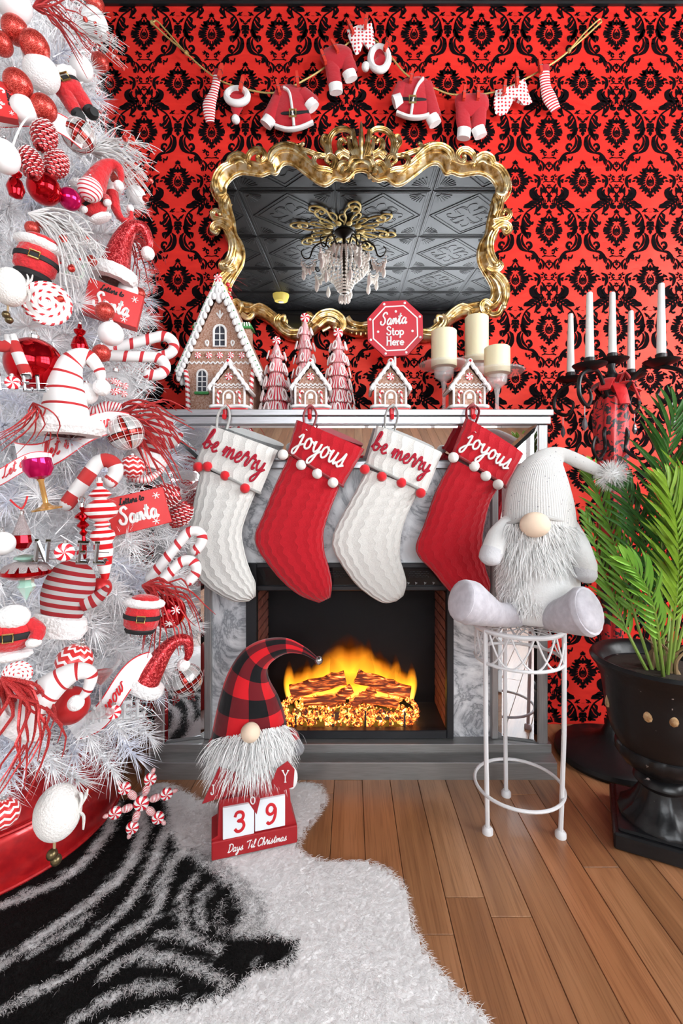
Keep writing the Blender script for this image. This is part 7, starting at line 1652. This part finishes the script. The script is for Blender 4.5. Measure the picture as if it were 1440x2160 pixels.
def o_plush(o):
    mb = MB(); mb.ball((0, 0, -.1), .8, sy=.7, sz=.85, n=22, m=14); U(o, 'coat', mb, VELU); mb = MB(); mb.lathe([(.80, -.26), (.83, -.2), (.82, -.04), (.78, -.02)], 24, Matrix.Diagonal((1, .73, 1, 1))); b_ = U(o, 'belt', mb, BLKU); mb = MB(); mb.tube([V((x*.15, -.62, -.13+z_*.14)) for x, z_ in ((-1,-1),(1,-1),(1,1),(-1,1))], .04, 6, closed=True); U(b_, 'buckle', mb, GOLDU)
    mb = MB(); mb.ball((0, 0, -.9), .7, sy=.75, sz=.3, n=20, m=10, fn=lambda a, r, z: r*(1+.05*math.sin(a*13+z*9))); U(o, 'fur_hem', mb, FUZZ); mb = MB(); mb.ball((.1, -.3, .55), .55, sz=.8, sy=.6, n=18, m=12, fn=lambda a, r, z: r*(1+.06*math.sin(a*9+z*11))); U(o, 'beard', mb, FUZZ)
    for s in (-1, 1): mb = MB(); mb.tube(smooth_path([(s*.55, -.1, .25), (s*.85, -.25, -.05), (s*.75, -.45, -.35)], 5), [.24, .26, .22], 12); a_ = U(o, 'arm', mb, VELU); mb = MB(); mb.ball((s*.74, -.47, -.42), .26, sz=.7, n=14, m=9); U(a_, 'fur_cuff', mb, FUZZ)
def o_spray(o, white=True, n=34, berries=12, ballm=None, wide=1.0, seed=1):
    """twig spray fanning out along +x"""
    r = random.Random(seed); mb = MB(); tips = []
    for i in range(n):
        a = r.uniform(-.75, .55)*wide; b_ = r.uniform(-.5, .4); d = V((math.cos(a), b_, math.sin(a))); l = r.uniform(.65, 1.1); sag = r.uniform(.1, .45); pts = [V((0, 0, 0))+d*(l*t)+V((0, 0, .12*math.sin(t*PI)-sag*t*t))+V((0, r.uniform(-.03, .03), r.uniform(-.035, .035)))*((1 if white else 2.0) if 0 < t < 1 else 0) for t in [k/5 for k in range(6)]]
        mb.tube(smooth_path(pts, 2), [.012, .011, .008, .004] if white else [.016, .015, .012, .004], 5); tips.append((pts[-1], pts[3], pts[4]))
        if white:
            for k in range(3, 5): e = V((r.uniform(.05, .15), r.uniform(-.1, .1), r.uniform(-.12, .12))); mb.tube([pts[k], pts[k]+e], [.008, .004], 4)
    U(o, 'twigs', mb, TWW if white else TWR)
    for i in range(berries):
        mb = MB(); mb.ball(tips[i % n][i % 3]+V((0, -.03, 0)), r.uniform(.035, .055) if ballm is None else .1, n=12, m=8); U(o, 'berry', mb, GR)
def o_ribbon(o, words='let it snow', wave=.25):
    mb = MB(); n = 30; B = 0; f = lambda x: (x, -.12*math.cos(x*3.2), wave*math.sin(x*2.4))
    for i in range(n+1):
        x = -1+2*i/n; _, y, z_ = f(x)
        for s in (-.24, -.215, .215, .24): mb.vert((x, y, z_+s))
    for i in range(n):
        for k in range(3): mb.cur = 0 if k == 1 else 1; mb.face((i*4+k, i*4+k+1, i*4+k+5, i*4+k+4))
    U(o, 'ribbon_band', mb, [mat('sheer_white_ribbon', (.85, .84, .85), .5), CRED]); mb = text_mb(words, .155, .016, .25, fn=lambda x, z_: (x, f(x)[1]-.02, f(x)[2]+z_-.08)); U(o, 'lettering', mb, CRED)
def o_mesh(o):
    mb = MB(); mb.tube(smooth_path([(-1, 0, .3), (-.4, -.2, -.2), (.3, -.2, -.25), (1, 0, .3)], 8), [.3, .42, .42, .25], 16, flat=.5); U(o, 'mesh_ribbon', mb, striped('mesh_ribbon_unit', (.62, .06, .06), (.84, .82, .82), 7, 0, .3, .5))
def o_lamp(o):
    mb = MB(); mb.lathe([(.001, -1), (.35, -.85), (.5, -.4), (.35, .1), (.16, .3), (.3, .45), (.34, .6), (.14, .75), (.1, 1), (.001, 1)], 20); U(o, 'glass_body', mb, RSH); cap(o, .98, SILU, .1)
def o_twist(o):
    mb = MB(); mb.tube(smooth_path([(-1, 0, .2), (-.4, -.1, -.05), (.3, -.1, .05), (1, 0, -.2)], 8), [.34, .36, .36, .3], 18, flat=.8); U(o, 'garland', mb, striped('garland_twist_unit', (.60, .02, .04), (.88, .87, .86), 6, 3, .4, .6, bumpy=.6))
# ================================================================ the ornaments, one by one: builder, pixel, half size in pixels, roll, brought out, name, category, label
C_, G_ = None, None
T_ = 'on the white tree'
ORN = [
 # --- white and red balls on stems near the top
 (lambda o: o_ball(o, WSH, 1.05), 28, 6, 34, 0, .05, 'white_bauble', 'bauble', 'large white ball at the very top of the white tree'),
 (lambda o: o_ball(o, GR, stem=(-.4, -4.0)), 33, 64, 26, -20, .04, 'glitter_bauble', 'bauble', 'red glitter ball under the topmost white ball'),
 (lambda o: o_ball(o, GR), 73, 98, 28, -20, .06, 'glitter_bauble', 'bauble', 'red glitter ball resting on a crumpled white ball'),
 (lambda o: o_ball(o, GR), 38, 178, 27, -10, .06, 'glitter_bauble', 'bauble', 'red glitter ball beside the red carton near the tree top'),
 (lambda o: o_ball(o, GR, stem=(-1.6, -4.5)), 92, 228, 25, -15, .07, 'glitter_bauble', 'bauble', 'red glitter ball just above three striped pinecones'),
 (lambda o: o_ball(o, GR), 2, 92, 22, 0, .03, 'glitter_bauble', 'bauble', 'red glitter ball deep in the tree between two other red glitter balls'),
 (lambda o: o_ball(o, WSH, 1.2, stem=(-1.6, -4.2)), 200, 50, 25, -20, .03, 'white_bauble', 'bauble', 'white egg-shaped ball touching the red twig spray'),
 (lambda o: o_ball(o, GR), 201, 10, 18, 0, .01, 'glitter_bauble', 'bauble', 'red glitter ball right behind the white egg-shaped ball'),
 (lambda o: o_ball(o, WSH, 1.1, stem=(-1.6, -2.6)), 172, 144, 22, -15, .03, 'white_bauble', 'bauble', 'white ball on a stem above the santa legs'),
 (lambda o: o_ball(o, GR), 211, 131, 17, -15, .01, 'glitter_bauble', 'bauble', 'small red glitter ball on the upper flocked spray'),
 (lambda o: o_ball(o, FUZZ), 88, 156, 34, 0, .04, 'snowball_ornament', 'bauble', 'soft white snowball under a red glitter ball near the top'),
 (lambda o: o_ball(o, WSH), 50, 232, 26, 0, .05, 'white_bauble', 'bauble', 'white ball between two red glitter balls near the red carton'),
 (lambda o: o_ball(o, WSH, 1.1, stem=(1.6, 4.6)), 8, 330, 30, 0, .09, 'white_bauble', 'bauble', 'large white ball on a stem beside the striped pinecones'),
 (lambda o: o_ball(o, WSH, stem=(-2.4, -1.2)), 287, 412, 19, 0, .0, 'white_bauble', 'bauble', 'white ball hanging out against the damask beside the curled hat'),
 (lambda o: o_ball(o, GR), 248, 375, 15, 0, .0, 'glitter_bauble', 'bauble', 'small red glitter ball behind the plush santa cap'),
 (lambda o: o_ball(o, GR), 287, 378, 14, 20, -.02, 'glitter_bauble', 'bauble', 'small red glitter ball at the end of the flocked spray'),
 (lambda o: o_ball(o, WSH), 270, 612, 20, 0, .0, 'white_bauble', 'bauble', 'white ball over the lower edge of the glitter hat'),
 (lambda o: o_ball(o, GR), 293, 620, 13, 0, -.03, 'glitter_bauble', 'bauble', 'small red glitter ball behind a white ball on the damask'),
 (lambda o: o_ball(o, GR), 221, 657, 19, 0, .04, 'glitter_bauble', 'bauble', 'red glitter ball in front of the upper letter carton'),
 (lambda o: o_ball(o, WSH), 234, 704, 25, 0, .05, 'white_bauble', 'bauble', 'white ball just below the upper letter carton'),
 (lambda o: o_ball(o, GR), 214, 745, 18, 0, .03, 'glitter_bauble', 'bauble', 'red glitter ball touching the candy cane pair'),
 (lambda o: o_ball(o, GR), 196, 762, 15, 0, .03, 'glitter_bauble', 'bauble', 'red glitter ball above the pompom of the striped hat'),
 (lambda o: o_ball(o, GR), 91, 471, 15, 0, .05, 'glitter_bauble', 'bauble', 'red glitter ball highest on the flocked fan over the santa coat'),
 (lambda o: o_ball(o, GR), 68, 482, 14, 0, .05, 'glitter_bauble', 'bauble', 'red glitter ball touching the upper santa coat'),
 (lambda o: o_ball(o, GR), 128, 493, 11, 0, .05, 'glitter_bauble', 'bauble', 'small red glitter ball above the sprig painted globe'),
 (lambda o: o_ball(o, GR), 193, 550, 11, 0, .03, 'glitter_bauble', 'bauble', 'small red glitter ball on the fur of the glitter hat'),
 # --- upper tree
 (o_legs, 152, 200, 52, -35, .03, 'santa_legs_ornament', 'ornament', 'santa trousers and black boots with gold buckle sticking out of the tree'),
 (o_plaid, 166, 287, 32, 25, .02, 'plaid_bauble', 'bauble', 'silver and red plaid ball below the santa boots'),
 (o_cone, 93, 288, 29, 10, .06, 'striped_pinecone', 'pinecone', 'topmost candy striped pinecone of the upper three'),
 (o_cone, 64, 345, 28, -10, .06, 'striped_pinecone', 'pinecone', 'candy striped pinecone beside the large white ball'),
 (o_cone, 118, 347, 27, 25, .05, 'striped_pinecone', 'pinecone', 'candy striped pinecone beside the plush santa cap'),
 (o_box, 2, 215, 36, 80, .04, 'letter_carton', 'carton', 'red carton turned on edge high on the tree'),
 (o_lamp, 33, 385, 34, 0, .06, 'red_glass_finial', 'ornament', 'shiny red lantern shaped glass finial beside the striped pinecones'),
 (lambda o: o_ball(o, RSH), 93, 398, 32, 0, .03, 'red_glass_bauble', 'bauble', 'shiny red glass ball under the striped pinecones'),
 (lambda o: o_ball(o, MAG), 147, 420, 22, 0, .03, 'magenta_bauble', 'bauble', 'magenta glass ball above the flocked fan'),
 (lambda o: o_hat(o, VELU, 1, FUZZ, FUZZ, 1.0), 205, 378, 52, 20, .03, 'santa_hat_plush', 'santa hat', 'plush red santa cap with white fur tucked under the plaid ball'),
 (lambda o: o_ball(o, striped('twill_ball_unit', (.60, .02, .04), (.86, .85, .84), 3, 9, .35, .5)), 190, 400, 24, 0, .06, 'striped_bauble', 'bauble', 'white ball with thin red dashes beneath the santa cap'),
 (lambda o: o_hat(o, VELU, -1, FUZZ, FUZZ, .7), 242, 432, 38, 165, .01, 'curled_santa_hat', 'santa hat', 'narrow curled santa hat with white tip hanging on the damask side'),
 (o_plush, 195, 430, 34, -30, .02, 'plush_santa', 'plush toy', 'small plush santa leaning behind the curled hat'),
 (o_santa, 80, 540, 50, 12, .05, 'santa_coat_ornament', 'ornament', 'santa coat ornament with fur collar beside the sprig painted globe'),
 (lambda o: o_clear(o, 'sprig'), 143, 565, 42, 0, .03, 'clear_bauble', 'bauble', 'clear glass globe painted with green sprigs and berries'),
 (lambda o: o_hat(o, GRD, 1, FUZZ, FUZZ, .85), 252, 528, 70, 12, .02, 'glitter_santa_hat', 'santa hat', 'large red glitter santa hat with white fur brim against the damask'),
 (o_box, 240, 645, 52, 12, .0, 'letter_carton', 'carton', 'red letters to santa carton behind a red glitter ball'),
 (o_lolly, 99, 640, 43, 0, .06, 'lollipop_ornament', 'lollipop', 'large white lollipop disc with red dashed swirl'),
 (lambda o: o_egg(o, True), 22, 606, 40, 0, .08, 'felt_bell_bird', 'ornament', 'cream felt ball with bow and bronze bells near the lollipop'),
 (lambda o: o_cane(o, CANEU, .15, .28), 296, 720, 72, 68, .0, 'candy_cane', 'candy cane', 'candy cane with upturned hook reaching over the damask wall'),
 (lambda o: o_cane(o, CANEU, .17, -.28) if False else o_cane(o, CANEU, .17, .28), 284, 752, 68, 86, .03, 'candy_cane', 'candy cane', 'candy cane with downturned hook below the other cane'),
 (lambda o: o_cane(o, CANEG, .22, -.32), 34, 738, 52, -20, .07, 'candy_cane', 'candy cane', 'glittering wide striped candy cane over the big red ball'),
 (lambda o: o_ball(o, RSH), 72, 768, 54, 0, .04, 'red_glass_bauble', 'bauble', 'biggest shiny red glass ball beside the wide striped cane'),
 (o_lamp, 168, 718, 34, 0, .04, 'red_glass_finial', 'ornament', 'shiny red glass drop beneath the lollipop'),
 (lambda o: o_hat(o, HATS, 1, FUZZ, FUZZ, 1.05), 138, 830, 90, 0, .06, 'striped_gnome_hat', 'hat ornament', 'big white felt hat with thin red glitter rings and pompom'),
 (lambda o: o_ball(o, FUZZ), 182, 830, 23, 0, .06, 'snowball_ornament', 'bauble', 'soft white snowball beside the big ringed hat'),
 (lambda o: o_clear(o, 'mint'), 244, 815, 33, 0, .02, 'clear_bauble', 'bauble', 'clear glass ball filled with peppermints under the candy canes'),
 (o_twist, 215, 862, 36, -20, .03, 'twisted_garland', 'garland', 'short white garland with red dashes beside the big ringed hat'),
 (lambda o: o_noel(o), 40, 808, 54, -5, .12, 'noel_letters', 'letters', 'chrome word ornament half hidden under the biggest red ball'),
 # --- middle tree
 (o_plaid, 263, 912, 37, -20, .04, 'plaid_bauble', 'bauble', 'silver and red plaid ball resting on the striped mitten'),
 (o_mitten, 322, 925, 62, 15, .0, 'striped_mitten', 'mitten', 'small red striped mitten overlapping the mantel corner'),
 (lambda o: o_ball(o, CHEV), 279, 985, 25, 0, .03, 'chevron_bauble', 'bauble', 'red and white chevron ball below the upper mitten'),
 (o_mesh, 300, 1000, 40, 0, .0, 'mesh_ribbon', 'ribbon', 'white mesh ribbon loop behind the chevron ball'),
 (lambda o: o_cane(o, CANEG, .24, .34), 180, 1010, 62, 32, .05, 'candy_cane', 'candy cane', 'thick glitter striped candy cane above the striped glass finial'),
 (o_goblet, 88, 1022, 56, -10, .07, 'goblet_ornament', 'glass ornament', 'magenta glass goblet with gold stem'),
 (lambda o: o_fin(o), 216, 1122, 112, -3, .07, 'striped_finial', 'finial', 'long red and white striped glass finial'),
 (o_box, 293, 1078, 57, -14, .02, 'letter_carton', 'carton', 'red letters to santa carton beside the striped glass finial'),
 (o_cone, 346, 1046, 30, 80, .0, 'striped_pinecone', 'pinecone', 'candy striped pinecone lying on the lower letter carton'),
 (o_cone, 379, 1086, 27, 40, .0, 'striped_pinecone', 'pinecone', 'candy striped pinecone beside the white stocking'),
 (lambda o: o_cane(o, CANEU, .15, .26), 365, 1160, 72, 38, .02, 'candy_cane', 'candy cane', 'straight candy cane leaning towards the white stocking'),
 (lambda o: o_cane(o, CANEU, .19, .36), 352, 1215, 58, 42, .04, 'candy_cane', 'candy cane', 'candy cane with wide hook under the leaning cane'),
 (lambda o: o_noel(o), 153, 1165, 72, 5, .14, 'noel_letters', 'letters', 'chrome word ornament with peppermint above the big mitten'),
 (o_tear, 46, 1122, 40, 0, .08, 'teardrop_ornament', 'glass ornament', 'faceted red teardrop with frosted top and ribbon'),
 (lambda o: o_ball(o, WSH), 4, 1146, 25, 0, .09, 'white_bauble', 'bauble', 'white ball next to the frosted teardrop'),
 (o_mush, 55, 1205, 46, 0, .09, 'frosted_glass_ornament', 'glass ornament', 'frosted red glass disc with green crystal drop'),
 (o_redfin, 176, 1125, 58, -3, .06, 'red_glass_finial', 'finial', 'shiny red turned finial behind the word ornament'),
 (o_mitten, 142, 1262, 80, 14, .05, 'striped_mitten', 'mitten', 'large red striped mitten with white fur cuff'),
 (lambda o: o_ball(o, RMAT), 212, 1240, 22, 0, .05, 'matt_red_bauble', 'bauble', 'matt red ball beside the large mitten'),
 (o_santa, 301, 1290, 44, 8, .05, 'santa_coat_ornament', 'ornament', 'santa coat ornament with fur collar next to the snowflake ball'),
 (o_flakeball, 356, 1290, 35, 0, .03, 'snowflake_bauble', 'bauble', 'shiny red ball painted with white snowflakes'),
 (o_plush, 22, 1330, 58, 0, .10, 'plush_santa', 'plush toy', 'plush santa with black belt beside the large mitten'),
 # --- lower tree
 (lambda o: o_ball(o, CHEV), 157, 1395, 36, 20, .07, 'chevron_bauble', 'bauble', 'red and white chevron ball beside the lower ringed hat'),
 (lambda o: o_hat(o, HATS, 1, FUZZ, FUZZ, .95), 95, 1460, 84, 48, .10, 'striped_gnome_hat', 'hat ornament', 'tilted white felt hat with red glitter rings low on the tree'),
 (lambda o: o_ball(o, RMAT), 148, 1488, 38, 0, .05, 'matt_red_bauble', 'bauble', 'big matt red ball behind the tilted ringed hat'),
 (lambda o: o_hat(o, GRD, 1, FUZZ, FUZZ, .8), 332, 1396, 68, 30, .03, 'glitter_santa_hat', 'santa hat', 'slim red glitter santa hat above the lower plaid ball'),
 (o_plaid, 393, 1433, 33, -30, .0, 'plaid_bauble', 'bauble', 'silver and red plaid ball hanging before the mantel column'),
 (lambda o: o_noel(o, mat('clear_glass_letters', (.75, .77, .78), .1, trans=.5, coat=.5)), 252, 1500, 56, 2, .06, 'noel_letters', 'letters', 'clear glass word ornament with peppermint near the tree foot'),
 (o_martini, 212, 1450, 56, 0, .07, 'martini_glass_ornament', 'glass ornament', 'clear cocktail glass ornament with red glitter filling'),
 (o_lolly, 37, 1422, 25, 0, .09, 'lollipop_ornament', 'lollipop', 'small white swirl lollipop beside the tilted ringed hat'),
 (lambda o: o_ball(o, CHEV), 8, 1716, 30, 0, .09, 'chevron_bauble', 'bauble', 'red and white chevron ball in front of the red collar'),
 (lambda o: o_egg(o, True), 122, 1713, 56, 0, .06, 'felt_bell_bird', 'ornament', 'cream felt bird ball with bronze bells hanging before the red collar'),
 (o_flake, 298, 1694, 66, 0, .0, 'peppermint_snowflake', 'snowflake', 'peppermint snowflake hanging over the zebra rug'),
 # --- sprays
 (lambda o: o_spray(o, True, 40, 10, None, .8, 1), 150, 70, 90, -25, .02, 'flocked_twig_spray', 'twig spray', 'white flocked twig spray with red berries near the tree top'),
 (lambda o: o_spray(o, False, 22, 0, None, 1.3, 2), 70, 15, 120, -10, .05, 'red_twig_spray', 'twig spray', 'red glitter twig spray curling over the topmost ornaments'),
 (lambda o: o_spray(o, True, 46, 12, None, .9, 3), 190, 320, 132, -5, .0, 'flocked_twig_spray', 'twig spray', 'white flocked twig spray spreading across the damask beside the plaid ball'),
 (lambda o: o_spray(o, True, 60, 6, None, .9, 4), 60, 450, 165, 25, .05, 'flocked_twig_spray', 'twig spray', 'white flocked fan arching over the upper santa coat'),
 (lambda o: o_spray(o, False, 14, 0, None, .9, 5), 265, 500, 105, 28, -.02, 'red_twig_spray', 'twig spray', 'thin red twig spray behind the large glitter hat'),
 (lambda o: o_spray(o, False, 26, 0, None, .9, 6), 230, 880, 170, 8, .0, 'red_twig_spray', 'twig spray', 'red glitter twig spray reaching over the mantel end'),
 (lambda o: o_spray(o, False, 24, 0, None, 1.2, 7), 300, 1235, 150, 30, .02, 'red_twig_spray', 'twig spray', 'red glitter twig spray hanging over the snowflake ball'),
 (lambda o: o_spray(o, False, 22, 0, None, .8, 8), 5, 1430, 240, 72, .10, 'red_twig_spray', 'twig spray', 'long red glitter twigs drooping beside the tilted ringed hat'),
 (lambda o: o_spray(o, False, 12, 0, None, 1.2, 9), 70, 850, 110, 75, .08, 'red_twig_spray', 'twig spray', 'red glitter twigs drooping above the magenta goblet'),
 # --- ribbons
 (lambda o: o_ribbon(o, 'let it snow'), 160, 925, 110, -10, .0, 'lettered_ribbon', 'ribbon', 'white ribbon with red script under the big ringed hat'),
 (lambda o: o_ribbon(o, 'Let it'), 30, 990, 70, -8, .02, 'lettered_ribbon', 'ribbon', 'white ribbon with red script behind the magenta goblet'),
 (lambda o: o_ribbon(o, 'snow'), 240, 1470, 100, -28, .0, 'lettered_ribbon', 'ribbon', 'white ribbon with red script behind the cocktail glass'),
 (lambda o: o_ribbon(o, 'snow'), 70, 255, 90, 10, .0, 'lettered_ribbon', 'ribbon', 'white ribbon with red script behind the upper pinecones'),
]
for (fn, px, py, hs, roll, out, name, cat, label) in ORN:
    p = TP(px, py, out); s = hs*p.y/FPX; yaw = math.atan2(-p.x, p.y)*.8
    o = empty(name, p, (0, math.radians(roll), yaw), s, label=label, cat=cat, group=cat+' ornaments on the white tree')
    fn(o)
